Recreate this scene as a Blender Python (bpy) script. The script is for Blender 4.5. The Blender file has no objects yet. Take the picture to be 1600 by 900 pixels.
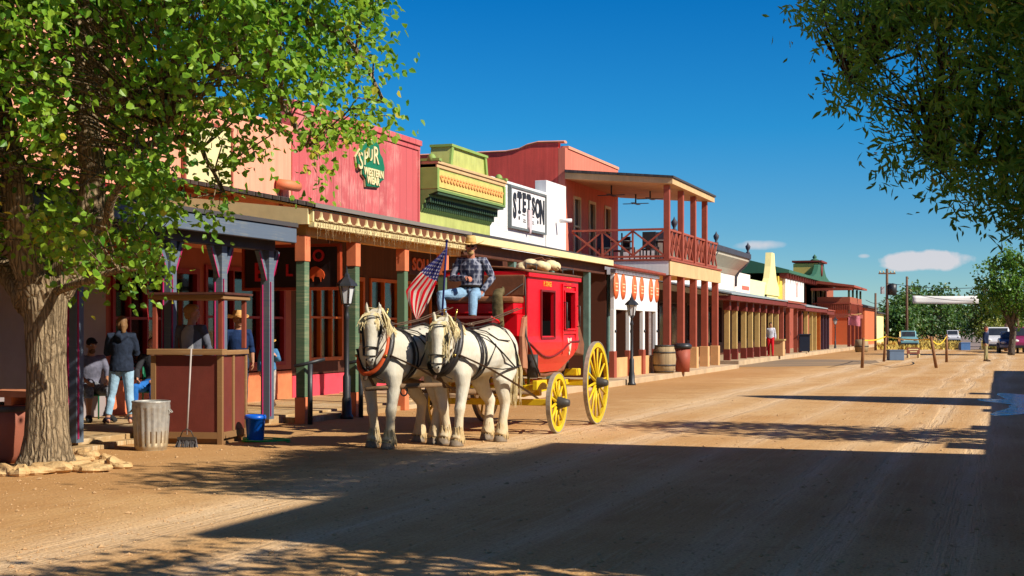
import bpy, math, random
from math import sin, cos, tan, pi, radians, sqrt, atan2
from mathutils import Vector, Matrix, noise as mnoise
random.seed(7)
R = random.Random(11)
scene = bpy.context.scene
col = scene.collection
# ------------------------------------------------------------------ camera maths (50 mm lens, eye height 1.6 m)
FPX, EYE, HZ = 2200.0, 1.6, 515.0
YAW = math.atan2(760.0, FPX)
CS, SN = cos(YAW), sin(YAW)
def at_d(px, py, d):
    r = (px - 800) / FPX * d
    return Vector((r * CS - d * SN, r * SN + d * CS, EYE + (HZ - py) / FPX * d))
def at_X(px, py, X):
    a = (px - 800) / FPX
    return at_d(px, py, X / (a * CS - SN))
def at_Y(px, py, Y):
    a = (px - 800) / FPX
    return at_d(px, py, Y / (a * SN + CS))
def at_z(px, py, z=0.0):
    return at_d(px, py, FPX * (EYE - z) / (py - HZ))
def Yx(px, X): return at_X(px, 515, X).y
def proj(p):
    r = p[0] * CS + p[1] * SN; d = -p[0] * SN + p[1] * CS
    if d < .1: return (-9999, -9999, d)
    return (800 + r / d * FPX, HZ - (p[2] - EYE) / d * FPX, d)
# ------------------------------------------------------------------ materials
def srgb(r, g, b):
    f = lambda c: (c / 255 / 12.92) if c / 255 <= .04045 else ((c / 255 + .055) / 1.055) ** 2.4
    return (f(r), f(g), f(b))
class NT:
    def __init__(s, name):
        s.m = bpy.data.materials.new(name); s.m.use_nodes = True
        s.t = s.m.node_tree; s.t.nodes.clear()
        s.out = s.n('ShaderNodeOutputMaterial'); s.p = s.n('ShaderNodeBsdfPrincipled')
        s.l(s.p.outputs[0], s.out.inputs[0]); s._tc = None
    def n(s, typ, **kw):
        nd = s.t.nodes.new(typ)
        for k, v in kw.items(): setattr(nd, k, v)
        return nd
    def l(s, a, b): s.t.links.new(a, b)
    def tc(s, k='Object'):
        if s._tc is None: s._tc = s.n('ShaderNodeTexCoord')
        return s._tc.outputs[k]
    def put(s, v, inp):
        if hasattr(v, 'is_linked') or isinstance(v, bpy.types.NodeSocket): s.l(v, inp)
        else:
            if isinstance(v, (tuple, list)) and len(v) == 3 and len(inp.default_value) == 4: v = (*v, 1)
            inp.default_value = v
    def math(s, op, a, b=0.0, c=None):
        nd = s.n('ShaderNodeMath', operation=op)
        s.put(a, nd.inputs[0]); s.put(b, nd.inputs[1])
        if c is not None: s.put(c, nd.inputs[2])
        return nd.outputs[0]
    def mapping(s, scale=(1, 1, 1), loc=(0, 0, 0), rot=(0, 0, 0), src=None):
        nd = s.n('ShaderNodeMapping'); s.l(src or s.tc(), nd.inputs[0])
        nd.inputs[1].default_value = loc; nd.inputs[2].default_value = rot; nd.inputs[3].default_value = scale
        return nd.outputs[0]
    def noise(s, scale=5, detail=4, rough=.6, vec=None, dist=0):
        nd = s.n('ShaderNodeTexNoise'); s.l(vec or s.tc(), nd.inputs['Vector'])
        nd.inputs['Scale'].default_value = scale; nd.inputs['Detail'].default_value = detail
        nd.inputs['Roughness'].default_value = rough; nd.inputs['Distortion'].default_value = dist
        return nd.outputs[0]
    def vor(s, scale=5, vec=None, feature='F1', out=0):
        nd = s.n('ShaderNodeTexVoronoi', feature=feature); s.l(vec or s.tc(), nd.inputs['Vector'])
        nd.inputs['Scale'].default_value = scale
        return nd.outputs[out]
    def ramp(s, fac, stops):
        nd = s.n('ShaderNodeValToRGB'); s.l(fac, nd.inputs[0]); e = nd.color_ramp.elements
        while len(e) < len(stops): e.new(.5)
        for q, (p, c) in zip(e, stops):
            q.position = p
            if not isinstance(c, (tuple, list)): c = (c, c, c)
            q.color = (*c, 1) if len(c) == 3 else c
        return nd.outputs[0]
    def mix(s, fac, a, b, blend='MIX'):
        nd = s.n('ShaderNodeMix', data_type='RGBA', blend_type=blend)
        s.put(fac, nd.inputs[0]); s.put(a, nd.inputs[6]); s.put(b, nd.inputs[7])
        return nd.outputs[2]
    def sep(s, v=None):
        nd = s.n('ShaderNodeSeparateXYZ'); s.l(v or s.tc(), nd.inputs[0]); return nd.outputs
    def bump(s, h, strength=.3, dist=.02):
        nd = s.n('ShaderNodeBump'); s.l(h, nd.inputs['Height'])
        nd.inputs['Strength'].default_value = strength; nd.inputs['Distance'].default_value = dist
        s.l(nd.outputs[0], s.p.inputs['Normal'])
    def fin(s, colr, rough=.7, metal=0.0, spec=None, **kw):
        s.put(colr, s.p.inputs['Base Color']); s.put(rough, s.p.inputs['Roughness']); s.p.inputs['Metallic'].default_value = metal
        if spec is not None: s.p.inputs['Specular IOR Level'].default_value = spec
        return s.m
def sc(c, k): return tuple(min(1, max(0, x * k)) for x in c)
def plain(name, c, rough=.6, var=.18, scale=6, bump=.15, metal=0, fine=60, spec=.3, dirt=0.0, streak=0.0):
    t = NT(name); n1 = t.noise(scale, 5, .65); n2 = t.noise(fine, 3, .6)
    c1 = t.mix(t.ramp(n1, [(.3, 0.0), (.7, 1.0)]), sc(c, 1 - var), sc(c, 1 + var))
    if dirt:
        n3 = t.noise(scale * .4, 6, .7)
        c1 = t.mix(t.ramp(n3, [(.5, 0.0), (.75, dirt)]), c1, (.16, .1, .055))
    if streak:                                             # rain streaks and sun fade running down the face
        n4 = t.noise(1.0, 5, .7, t.mapping((7, 7, .35))); n5 = t.noise(.6, 4, .6)
        c1 = t.mix(t.ramp(t.math('MULTIPLY', n4, t.math('ADD', n5, .45)), [(.42, 0.0), (.7, streak)]), c1, sc(c, .45))
        c1 = t.mix(t.ramp(n4, [(.2, streak * .7), (.42, 0.0)]), c1, tuple(min(1, x * .8 + .2) for x in c))
    if bump: t.bump(t.math('ADD', t.math('MULTIPLY', n1, .5), n2), bump, .012)
    return t.fin(c1, t.math('ADD', t.math('MULTIPLY', n2, .2), rough - .1), metal, spec)
def boards(name, c, axis=1, width=.2, rough=.7, var=.2, groove=.35, bump=.5, wear=None, spec=.25, gap=.05):
    """painted boards: a groove every `width` metres along `axis`, each board its own slight tint, grain and wear along it"""
    t = NT(name); o = t.sep(); q = t.math('DIVIDE', o[axis], width)
    fr = t.math('FRACT', q); fl = t.math('FLOOR', q)
    wn = t.n('ShaderNodeTexWhiteNoise', noise_dimensions='1D'); t.l(fl, wn.inputs['W'])
    edge = t.math('MINIMUM', fr, t.math('SUBTRACT', 1.0, fr))
    gr = t.ramp(edge, [(0, 0.0), (gap, 1.0)])
    s = [2.0, 2.0, 2.0]; s[axis] = 26.0
    if axis == 2: s = [1.2, 1.2, 30.0]
    grain = t.noise(1.0, 5, .65, t.mapping(tuple(s)))
    v = t.math('ADD', t.math('MULTIPLY', wn.outputs[0], .55), t.math('MULTIPLY', grain, .45))
    cc = t.mix(v, sc(c, 1 - var), sc(c, 1 + var))
    if wear:
        w = t.noise(1.3, 6, .75, t.mapping(tuple(s)))
        w2 = t.noise(.7, 4, .6)
        cc = t.mix(t.ramp(t.math('MULTIPLY', w, t.math('MULTIPLY', w2, 2.0)), [(.52, 0.0), (.66, .8)]), cc, wear)
    cc = t.mix(gr, sc(c, groove), cc)
    t.bump(t.math('ADD', gr, t.math('MULTIPLY', grain, .25)), bump, .012)
    return t.fin(cc, rough, 0, spec)
MATS = {}
def mt(key, fn):
    if key not in MATS: MATS[key] = fn()
    return MATS[key]
# ------------------------------------------------------------------ mesh builder
class MB:
    def __init__(s): s.v = []; s.f = []; s.s = []; s.uv = None
    def add(s, vs, fs, smooth=False):
        b = len(s.v); s.v += [tuple(x) for x in vs]; s.f += [tuple(i + b for i in f) for f in fs]; s.s += [smooth] * len(fs); return s
    def box(s, x0, x1, y0, y1, z0, z1):
        if x0 > x1: x0, x1 = x1, x0
        if y0 > y1: y0, y1 = y1, y0
        if z0 > z1: z0, z1 = z1, z0
        vs = [(x, y, z) for x in (x0, x1) for y in (y0, y1) for z in (z0, z1)]
        return s.add(vs, [(0, 1, 3, 2), (4, 6, 7, 5), (0, 4, 5, 1), (2, 3, 7, 6), (0, 2, 6, 4), (1, 5, 7, 3)])
    def obox(s, c, size, M=None):
        m = MB(); a, b, d = [q / 2 for q in size]; m.box(-a, a, -b, b, -d, d)
        c = Vector(c)
        return s.add([(M @ Vector(v) if M else Vector(v)) + c for v in m.v], m.f)
    def beam(s, p, q, w, h, up=(0, 0, 1)):
        p, q = Vector(p), Vector(q); t = (q - p).normalized(); up = Vector(up)
        if abs(t.dot(up)) > .98: up = Vector((1, 0, 0)) if abs(t.x) < .9 else Vector((0, 1, 0))
        a = t.cross(up).normalized(); b = a.cross(t).normalized()
        vs = [e + a * sa * w / 2 + b * sb * h / 2 for e in (p, q) for sa in (-1, 1) for sb in (-1, 1)]
        return s.add(vs, [(0, 1, 3, 2), (4, 6, 7, 5), (0, 4, 5, 1), (2, 3, 7, 6), (0, 2, 6, 4), (1, 5, 7, 3)])
    def tube(s, pts, rad, n=8, up=(0, 0, 1), cap=True, closed=False, smooth=True):
        pts = [Vector(p) for p in pts]; N = len(pts)
        if not isinstance(rad, (list,)): rad = [rad] * N
        up = Vector(up); vs = []; fs = []; prev = None
        for i, p in enumerate(pts):
            if closed: t = pts[(i + 1) % N] - pts[i - 1]
            else: t = pts[min(i + 1, N - 1)] - pts[max(i - 1, 0)]
            if t.length < 1e-9: t = Vector((0, 0, 1))
            t.normalize()
            a = t.cross(up)
            if a.length < .15:
                a = prev - t * prev.dot(t) if prev is not None else t.cross(Vector((1, 0, 0)) if abs(t.x) < .9 else Vector((0, 1, 0)))
            a.normalize()
            if prev is not None and a.dot(prev) < 0: a = -a
            prev = a; b = a.cross(t).normalized()
            r = rad[i]; ra, rb = r if isinstance(r, tuple) else (r, r)
            for k in range(n):
                th = 2 * pi * k / n
                vs.append(p + a * cos(th) * ra + b * sin(th) * rb)
        M = N if closed else N - 1
        for i in range(M):
            for k in range(n):
                j = (i + 1) % N
                fs.append((i * n + k, i * n + (k + 1) % n, j * n + (k + 1) % n, j * n + k))
        if cap and not closed:
            fs.append(tuple(range(n - 1, -1, -1))); fs.append(tuple((N - 1) * n + k for k in range(n)))
        return s.add(vs, fs, smooth)
    def lathe(s, prof, n=20, c=(0, 0, 0), M=None, sq=(1, 1), smooth=True):
        vs = []; fs = []; c = Vector(c)
        for (r, z) in prof:
            for k in range(n):
                th = 2 * pi * k / n; p = Vector((r * cos(th) * sq[0], r * sin(th) * sq[1], z))
                vs.append((M @ p if M else p) + c)
        for i in range(len(prof) - 1):
            for k in range(n):
                fs.append((i * n + k, i * n + (k + 1) % n, (i + 1) * n + (k + 1) % n, (i + 1) * n + k))
        fs.append(tuple(range(n - 1, -1, -1))); fs.append(tuple((len(prof) - 1) * n + k for k in range(n)))
        return s.add(vs, fs, smooth)
    def ell(s, c, r, n=14, M=None):
        if not isinstance(r, tuple): r = (r, r, r)
        k = max(6, n // 2); vs = []; fs = []; c = Vector(c)
        for i in range(k + 1):
            ph = pi * i / k
            for j in range(n):
                th = 2 * pi * j / n; p = Vector((r[0] * sin(ph) * cos(th), r[1] * sin(ph) * sin(th), r[2] * cos(ph)))
                vs.append((M @ p if M else p) + c)
        for i in range(k):
            for j in range(n):
                fs.append((i * n + j, (i + 1) * n + j, (i + 1) * n + (j + 1) % n, i * n + (j + 1) % n))
        return s.add(vs, fs, True)
    def prism(s, poly, axis, a, b):
        """polygon in the two other axes (in xyz order), extruded along axis from a to b"""
        n = len(poly); vs = []
        for t in (a, b):
            for (u, w) in poly:
                vs.append({'x': (t, u, w), 'y': (u, t, w), 'z': (u, w, t)}[axis])
        fs = [tuple(range(n - 1, -1, -1)), tuple(range(n, 2 * n))]
        fs += [(i, (i + 1) % n, n + (i + 1) % n, n + i) for i in range(n)]
        return s.add(vs, fs)
    def grid(s, fn, nu, nv, uv=False, smooth=True):
        b = len(s.v)
        for i in range(nu + 1):
            for j in range(nv + 1): s.v.append(tuple(fn(i / nu, j / nv)))
        for i in range(nu):
            for j in range(nv):
                s.f.append((b + i * (nv + 1) + j, b + (i + 1) * (nv + 1) + j, b + (i + 1) * (nv + 1) + j + 1, b + i * (nv + 1) + j + 1)); s.s.append(smooth)
        if uv: s.uv = {b + i * (nv + 1) + j: (i / nu, j / nv) for i in range(nu + 1) for j in range(nv + 1)}
        return s
    def mesh(s, name, org=(0, 0, 0)):
        m = bpy.data.meshes.new(name)
        o = Vector(org)
        m.from_pydata([tuple(Vector(v) - o) for v in s.v], [], s.f)
        m.polygons.foreach_set('use_smooth', s.s)
        if s.uv:
            L = m.uv_layers.new(name='UVMap')
            for lp in m.loops: L.data[lp.index].uv = s.uv.get(lp.vertex_index, (0, 0))
        m.update()
        return m
    def build(s, name, mat, parent=None, world=False, bevel=0, tri=False):
        """world=True: the coordinates are world ones and the parent Empty stands unrotated at parent.location"""
        org = (0, 0, 0)
        if world and parent is not None:
            p = parent
            while p is not None: org = Vector(org) + p.location; p = p.parent
        o = bpy.data.objects.new(name, s.mesh(name, org)); col.objects.link(o)
        o.data.materials.append(mat)
        if parent is not None: o.parent = parent
        if bevel:
            b = o.modifiers.new('bevel', 'BEVEL'); b.width = bevel; b.segments = 2; b.limit_method = 'ANGLE'; b.angle_limit = radians(40)
        return o
def fixnormals(o):
    import bmesh
    bm = bmesh.new(); bm.from_mesh(o.data); bmesh.ops.recalc_face_normals(bm, faces=bm.faces); bm.to_mesh(o.data); bm.free()
def thing(name, label, cat, loc=(0, 0, 0), rz=0, group=None):
    o = bpy.data.objects.new(name, None); col.objects.link(o); o.location = loc; o.rotation_euler = (0, 0, rz)
    o.empty_display_size = .2
    o['label'] = label; o['category'] = cat
    if group: o['group'] = group
    return o
def tag(o, label, cat, group=None):
    o['label'] = label; o['category'] = cat
    if group: o['group'] = group
    return o
def struct(o, kind='structure'): o['kind'] = kind; return o
def kids(o): return [c for c in col.objects if c.parent == o]
def copy_tree(o, parent=None):
    c = o.copy(); col.objects.link(c)
    if parent is not None: c.parent = parent
    for ch in kids(o): copy_tree(ch, c)
    return c
def remesh(mb, voxel=.012, smooth=4, deci=None):
    """one continuous skin round overlapping solids"""
    me = mb.mesh('tmp'); ob = bpy.data.objects.new('tmp', me); col.objects.link(ob); fixnormals(ob)
    r = ob.modifiers.new('r', 'REMESH'); r.mode = 'VOXEL'; r.voxel_size = voxel; r.use_smooth_shade = True
    if smooth:
        q = ob.modifiers.new('s', 'SMOOTH'); q.factor = .5; q.iterations = smooth
    if deci:
        q = ob.modifiers.new('d', 'DECIMATE'); q.ratio = deci
    dg = bpy.context.evaluated_depsgraph_get(); dg.update()
    m2 = bpy.data.meshes.new_from_object(ob.evaluated_get(dg))
    bpy.data.objects.remove(ob); bpy.data.meshes.remove(me)
    m2.polygons.foreach_set('use_smooth', [True] * len(m2.polygons))
    return m2
def skin(name, mb, mat, parent, voxel=.012, smooth=4, deci=None):
    m = remesh(mb, voxel, smooth, deci); m.name = name; m.materials.clear(); m.materials.append(mat)
    o = bpy.data.objects.new(name, m); col.objects.link(o); o.parent = parent; return o
_txt = {}
def text(mb, s, size, P, U, V, N, depth=.02, bold=0.0, align='CENTER', sx=1.0, sy=1.0):
    """lettering as solid geometry; P is the middle (or left end) of the baseline"""
    cu = bpy.data.curves.new('t', 'FONT'); cu.body = s; cu.size = size; cu.align_x = align; cu.extrude = depth / 2; cu.offset = bold
    cu.resolution_u = 3
    ob = bpy.data.objects.new('t', cu); col.objects.link(ob)
    dg = bpy.context.evaluated_depsgraph_get(); dg.update()
    me = bpy.data.meshes.new_from_object(ob.evaluated_get(dg))
    P, U, V, N = Vector(P), Vector(U), Vector(V), Vector(N)
    mb.add([P + U * v.co.x * sx + V * v.co.y * sy + N * (v.co.z + depth / 2) for v in me.vertices], [tuple(p.vertices) for p in me.polygons])
    bpy.data.objects.remove(ob); bpy.data.meshes.remove(me); bpy.data.curves.remove(cu)
    return mb
def wall_grid(mb, a0, a1, z0, z1, holes, put):
    """cells of a wall a0..a1 x z0..z1 minus holes [(a0,a1,z0,z1)]; put(a0,a1,z0,z1) adds one solid cell"""
    ys = sorted({a0, a1, *[h[0] for h in holes], *[h[1] for h in holes]}); ys = [y for y in ys if a0 <= y <= a1]
    for i in range(len(ys) - 1):
        ya, yb = ys[i], ys[i + 1]; m = (ya + yb) / 2
        cuts = sorted([(h[2], h[3]) for h in holes if h[0] < m < h[1]])
        z = z0
        for (ha, hb) in cuts:
            if ha > z + 1e-4: put(ya, yb, z, ha)
            z = max(z, hb)
        if z < z1 - 1e-4: put(ya, yb, z, z1)
# ------------------------------------------------------------------ camera, sun, sky
cam = bpy.data.cameras.new('camera'); cam.lens = 36 * FPX / 1600; cam.sensor_width = 36; cam.shift_y = (HZ - 450) / 1600
cam.clip_start = .1; cam.clip_end = 6000
co = bpy.data.objects.new('camera', cam); col.objects.link(co); co.location = (0, 0, EYE); co.rotation_euler = (pi / 2, 0, YAW)
scene.camera = co
SUN_EL, SUN_AZ = radians(37), radians(11)          # the sun stands over the right-hand side of the street, a little behind the camera
to_sun = Vector((cos(SUN_AZ) * cos(SUN_EL), -sin(SUN_AZ) * cos(SUN_EL), sin(SUN_EL)))
sl = bpy.data.lights.new('sun', 'SUN'); sl.energy = 4.8; sl.angle = radians(.5); sl.color = (1, .93, .82)
so = bpy.data.objects.new('sun', sl); col.objects.link(so); so.location = (30, 0, 40); so.rotation_euler = to_sun.to_track_quat('Z', 'Y').to_euler()
w = bpy.data.worlds.new('World'); scene.world = w; w.use_nodes = True
nt = w.node_tree; nt.nodes.clear()
def wn(t, **k):
    n = nt.nodes.new(t)
    for a, b in k.items(): setattr(n, a, b)
    return n
def wm(op, a, b=0.0):
    n = wn('ShaderNodeMath', operation=op)
    for i, v in enumerate((a, b)):
        if isinstance(v, bpy.types.NodeSocket): nt.links.new(v, n.inputs[i])
        else: n.inputs[i].default_value = v
    return n.outputs[0]
sky = wn('ShaderNodeTexSky', sky_type='NISHITA'); sky.sun_disc = False; sky.sun_elevation = SUN_EL; sky.sun_rotation = pi / 2 + SUN_AZ
sky.altitude = 1400; sky.air_density = 1.0; sky.dust_density = .15; sky.ozone_density = 3.5
tcw = wn('ShaderNodeTexCoord'); sx = wn('ShaderNodeSeparateXYZ'); nt.links.new(tcw.outputs['Generated'], sx.inputs[0])
# clear, dry desert air: the blue deepens quickly with height
rmp = wn('ShaderNodeValToRGB'); nt.links.new(sx.outputs[2], rmp.inputs[0])
el = rmp.color_ramp.elements; el.new(.1); el.new(.2); el.new(.4); el.new(.5)
for e, (p, c) in zip(el, [(0.0, (.66, .84, .88)), (.07, (.33, .70, .90)), (.14, (.10, .68, 1.0)), (.25, (.003, .55, 1.0)), (.38, (.34, .54, 1.0)), (1.0, (.5, .68, 1.0))]): e.position = p; e.color = (*c, 1)
mul = wn('ShaderNodeMix', data_type='RGBA', blend_type='MULTIPLY'); mul.inputs[0].default_value = 1
nt.links.new(sky.outputs[0], mul.inputs[6]); nt.links.new(rmp.outputs[0], mul.inputs[7])
# two small fair-weather clouds low over the end of the street
gx = wm('DIVIDE', sx.outputs[0], sx.outputs[1]); gz = wm('DIVIDE', sx.outputs[2], sx.outputs[1])
cmb = wn('ShaderNodeCombineXYZ'); nt.links.new(gx, cmb.inputs[0]); nt.links.new(gz, cmb.inputs[1])
nz = wn('ShaderNodeTexNoise'); nt.links.new(cmb.outputs[0], nz.inputs['Vector']); nz.inputs['Scale'].default_value = 55; nz.inputs['Detail'].default_value = 6
mask = None
for (px, py, hw, hh, k) in ((1448, 407, 82, 17, 1.0), (1185, 383, 46, 8, .35), (1415, 414, 46, 11, .8), (1350, 400, 10, 4, .3)):
    a = (px - 800) / FPX; q = a * SN + CS; cx = (a * CS - SN) / q; cz = (HZ - py) / FPX / q
    ux = wm('DIVIDE', wm('SUBTRACT', gx, cx), hw / FPX / q / q); uz = wm('DIVIDE', wm('SUBTRACT', gz, cz), hh / FPX / q)
    r2 = wm('ADD', wm('MULTIPLY', ux, ux), wm('MULTIPLY', uz, uz))
    m = wm('MULTIPLY', wm('MAXIMUM', wm('SUBTRACT', 1.0, wm('ADD', r2, wm('MULTIPLY', wm('SUBTRACT', nz.outputs[0], .5), 2.2))), 0.0), k)
    mask = m if mask is None else wm('MAXIMUM', mask, m)
front = wm('GREATER_THAN', sx.outputs[1], .1)
mask = wm('MULTIPLY', wm('MINIMUM', wm('MULTIPLY', mask, 1.9), .85), front)
cl = wn('ShaderNodeMix', data_type='RGBA'); nt.links.new(mask, cl.inputs[0]); nt.links.new(mul.outputs[2], cl.inputs[6]); cl.inputs[7].default_value = (6.6, 6.3, 6.6, 1)
bg = wn('ShaderNodeBackground'); bg.inputs[1].default_value = .078; nt.links.new(cl.outputs[2], bg.inputs[0])
wo = wn('ShaderNodeOutputWorld'); nt.links.new(bg.outputs[0], wo.inputs[0])
vs = scene.view_settings; scene.display_settings.display_device = 'sRGB'
vs.view_transform = 'Standard'; vs.look = 'None'; vs.exposure = .5; vs.gamma = 1; vs.use_curve_mapping = False
scene.cycles.use_denoising = True; scene.cycles.max_bounces = 7; scene.cycles.transparent_max_bounces = 12
scene.cycles.diffuse_bounces = 5; scene.cycles.caustics_reflective = False; scene.cycles.caustics_refractive = False
# ------------------------------------------------------------------ ground
def m_dirt():
    t = NT('street_dirt'); o = t.sep()
    big = t.noise(.18, 5, .6); mid = t.noise(1.1, 6, .65); fin = t.noise(38, 4, .7); grit = t.vor(30)
    c = t.mix(t.ramp(big, [(.35, 0.0), (.65, 1.0)]), (.53, .29, .105), (.66, .42, .19))
    c = t.mix(t.ramp(mid, [(.42, 0.0), (.72, .55)]), c, (.42, .21, .07))
    # wheel lanes: pale packed streaks that wander along the street
    wob = t.noise(.10, 2, .5, t.mapping((.35, 1, 1)))
    xx = t.math('ADD', o[0], t.math('MULTIPLY', wob, 1.2))
    xx = t.math('ADD', xx, t.math('MULTIPLY', o[1], -.012))
    lanes = None
    for (c0, wd, k) in ((-6.0, .50, .95), (-4.55, .30, .85), (-3.0, .22, .6), (-1.5, .24, .7), (-.75, .22, 1.0), (.15, .30, .9), (1.5, .4, .6)):
        g = t.math('MULTIPLY', t.math('POWER', 2.718, t.math('MULTIPLY', t.math('POWER', t.math('ABSOLUTE', t.math('DIVIDE', t.math('SUBTRACT', xx, c0), wd)), 2.0), -1.0)), k)
        lanes = g if lanes is None else t.math('MAXIMUM', lanes, g)
    st = t.noise(1.0, 5, .7, t.mapping((5.5, .22, 1)))
    st2 = t.noise(1.0, 4, .7, t.mapping((16, .5, 1)))
    lf = t.math('MULTIPLY', lanes, t.ramp(st, [(.3, .25), (.7, 1.0)]))
    c = t.mix(t.math('MULTIPLY', t.math('MULTIPLY', lf, t.ramp(mid, [(.3, .55), (.6, 1.0)])), .85), c, (.84, .65, .42))
    c = t.mix(t.ramp(st2, [(.5, 0.0), (.72, .5)]), c, (.72, .52, .28))
    c = t.mix(t.ramp(fin, [(.35, .55), (.55, 0.0)]), c, (.25, .115, .04))
    c = t.mix(t.ramp(grit, [(.0, .45), (.22, 0.0)]), c, (.72, .52, .32))
    # rough orange verge along the boardwalk, hoof-churned
    vg = t.ramp(t.math('ADD', t.math('MULTIPLY', o[0], -.1), t.math('MULTIPLY', mid, .35)), [(.86, 0.0), (1.0, 1.0)])
    pit = t.vor(3.2); c = t.mix(t.math('MULTIPLY', vg, .6), c, (.40, .20, .07)); c = t.mix(t.math('MULTIPLY', t.ramp(pit, [(.06, .5), (.2, 0.0)]), t.ramp(big, [(.4, .3), (.7, 1.0)])), c, (.28, .13, .05))
    h = t.math('ADD', t.math('MULTIPLY', fin, .5), t.math('ADD', t.math('MULTIPLY', st, .7), t.math('MULTIPLY', mid, .8)))
    h = t.math('SUBTRACT', h, t.math('MULTIPLY', grit, .35))
    h = t.math('SUBTRACT', h, t.math('MULTIPLY', t.ramp(lf, [(.35, 0.0), (.6, 1.0)]), 1.1))      # the lanes are worn in as shallow ruts
    prn = t.vor(2.6, t.mapping((1, .7, 1))); prm = t.math('MULTIPLY', t.ramp(prn, [(.05, 1.0), (.13, 0.0)]), t.ramp(mid, [(.45, 0.0), (.6, 1.0)]))
    h = t.math('SUBTRACT', h, t.math('MULTIPLY', prm, 1.3)); c = t.mix(t.math('MULTIPLY', prm, .4), c, (.30, .15, .06))
    t.bump(h, .5, .03)
    return t.fin(c, .95, 0, .12)
g = MB()
g.grid(lambda u, v: (-1200 + 2400 * u, -400 + 3400 * v, 0), 12, 16, smooth=False)
struct(g.build('ground', m_dirt()))
def sheet(name, poly, z, mat): 
    m = MB(); m.add([(x, y, z) for x, y in poly], [tuple(range(len(poly)))]); return struct(m.build(name, mat))
def m_asphalt(nm, c, dust):
    t = NT(nm); n = t.noise(.5, 6, .7, t.mapping((.35, 1.5, 1))); f = t.noise(60, 3, .7)
    cc = t.mix(t.ramp(n, [(.35, 0.0), (.65, dust)]), c, (.55, .33, .14)); cc = t.mix(t.math('MULTIPLY', f, .3), cc, sc(c, .5))
    t.bump(f, .3, .01); return t.fin(cc, .9, 0, .2)
sheet('side_street', [(-90, 60.5), (-11.6, 60.3), (-9.0, 61), (-6.6, 64), (-5.4, 70), (-6, 75), (-8.6, 77.2), (-90, 77)], .004, m_asphalt('side_asphalt', (.20, .155, .11), .62))
sheet('road', [(-8.0, 118), (.5, 118), (-.5, 220), (-4, 420), (-14, 900), (-22, 900), (-12.5, 420), (-9, 220)], .004, m_asphalt('far_asphalt', (.24, .20, .185), .3))
mt_pave = plain('pavement_concrete', (.50, .36, .21), .9, .2, .8, .3, fine=40, dirt=.4)
def pave(nm, x0, x1, y0, y1, z):
    m = MB(); m.box(x0, x1, y0, y1, -.3, z); return struct(m.build(nm, mt_pave, bevel=.015))
pave('pavement', -15.2, -10.15, 29.4, 58.2, .16)
pave('far_pavement', -15.4, -10.9, 62.4, 150, .22)
mb = MB()
bw = boards('boardwalk_planks', (.42, .27, .12), 0, .19, .85, .3, .25, .6, wear=(.55, .42, .25))
mb.box(-14.6, -11.62, 4, 29.3, -.2, .13); mb.box(-11.62, -11.2, 21.6, 29.3, -.2, .09)
struct(mb.build('boardwalk', bw, bevel=.01))
# the puddle by the right-hand kerb, glossy, with the sky's blue also put into its base colour
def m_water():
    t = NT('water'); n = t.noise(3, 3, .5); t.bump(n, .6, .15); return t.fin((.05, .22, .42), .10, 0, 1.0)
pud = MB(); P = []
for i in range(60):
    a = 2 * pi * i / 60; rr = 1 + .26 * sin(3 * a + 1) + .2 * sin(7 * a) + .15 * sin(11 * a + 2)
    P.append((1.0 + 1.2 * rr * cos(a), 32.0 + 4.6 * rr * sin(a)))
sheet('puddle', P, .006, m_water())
# loose gravel
def m_stone():
    t = NT('gravel_stone'); n = t.noise(9, 3); oi = t.n('ShaderNodeObjectInfo')
    return t.fin(t.mix(n, (.34, .17, .06), (.62, .42, .22)), .9, 0, .1)
gv = MB()
for i in range(8000):
    d = 8.6 + 26 * R.random() ** 1.7; r = (R.random() - .5) * d * .76
    x = r * CS - d * SN; y = r * SN + d * CS
    if x < -11.1 or x > 4.4: continue
    if R.random() < .45 and -6 < x < 2.5: continue
    s = R.uniform(.006, .017) * (2.0 if R.random() < .07 else 1)
    a = R.random() * pi; ca, sa = cos(a), sin(a)
    vs_ = []
    for (u, v, ww) in ((1, 0, .2), (.1, 1, .3), (-1, .2, .1), (-.2, -1, .25), (0, 0, .9), (0, 0, -.5)):
        u *= R.uniform(.7, 1.3); v *= R.uniform(.6, 1.1); vs_.append((x + s * (u * ca - v * sa), y + s * (u * sa + v * ca), s * ww * .8))
    gv.add(vs_, [(0, 1, 4), (1, 2, 4), (2, 3, 4), (3, 0, 4), (1, 0, 5), (2, 1, 5), (3, 2, 5), (0, 3, 5)])
o = gv.build('gravel', m_stone()); o['kind'] = 'stuff'; tag(o, 'loose gravel scattered over the dirt street', 'gravel')
# ------------------------------------------------------------------ materials of the near row
W_PINK = plain('pink_stucco', srgb(236, 160, 128), .85, .07, 1.2, .25, dirt=.05, streak=.35)
W_RED = boards('red_boards', srgb(192, 90, 90), 1, .42, .75, .2, .55, .4, wear=srgb(214, 140, 130), gap=.04)
W_BRICK = plain('red_stucco', srgb(232, 92, 78), .85, .14, .8, .4, fine=25, dirt=.1, streak=.4)
W_SALMON = plain('salmon_stucco', srgb(216, 122, 98), .85, .08, .8, .2, streak=.35)
W_WHITE = boards('white_boards', (.78, .77, .73), 2, .16, .6, .06, .78, .35, wear=(.55, .5, .42))
W_WHITE2 = plain('white_paint', (.80, .79, .75), .55, .05, 2, .1, dirt=.12, streak=.22)
W_GREEN = plain('lime_green_paint', srgb(182, 186, 104), .6, .12, 3, .1, dirt=.12, streak=.35)
W_DKGREEN = plain('dark_green_paint', srgb(52, 74, 52), .6, .2, 4, .15)
W_YEL = plain('ochre_paint', srgb(216, 186, 104), .6, .12, 3, .1)
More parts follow.
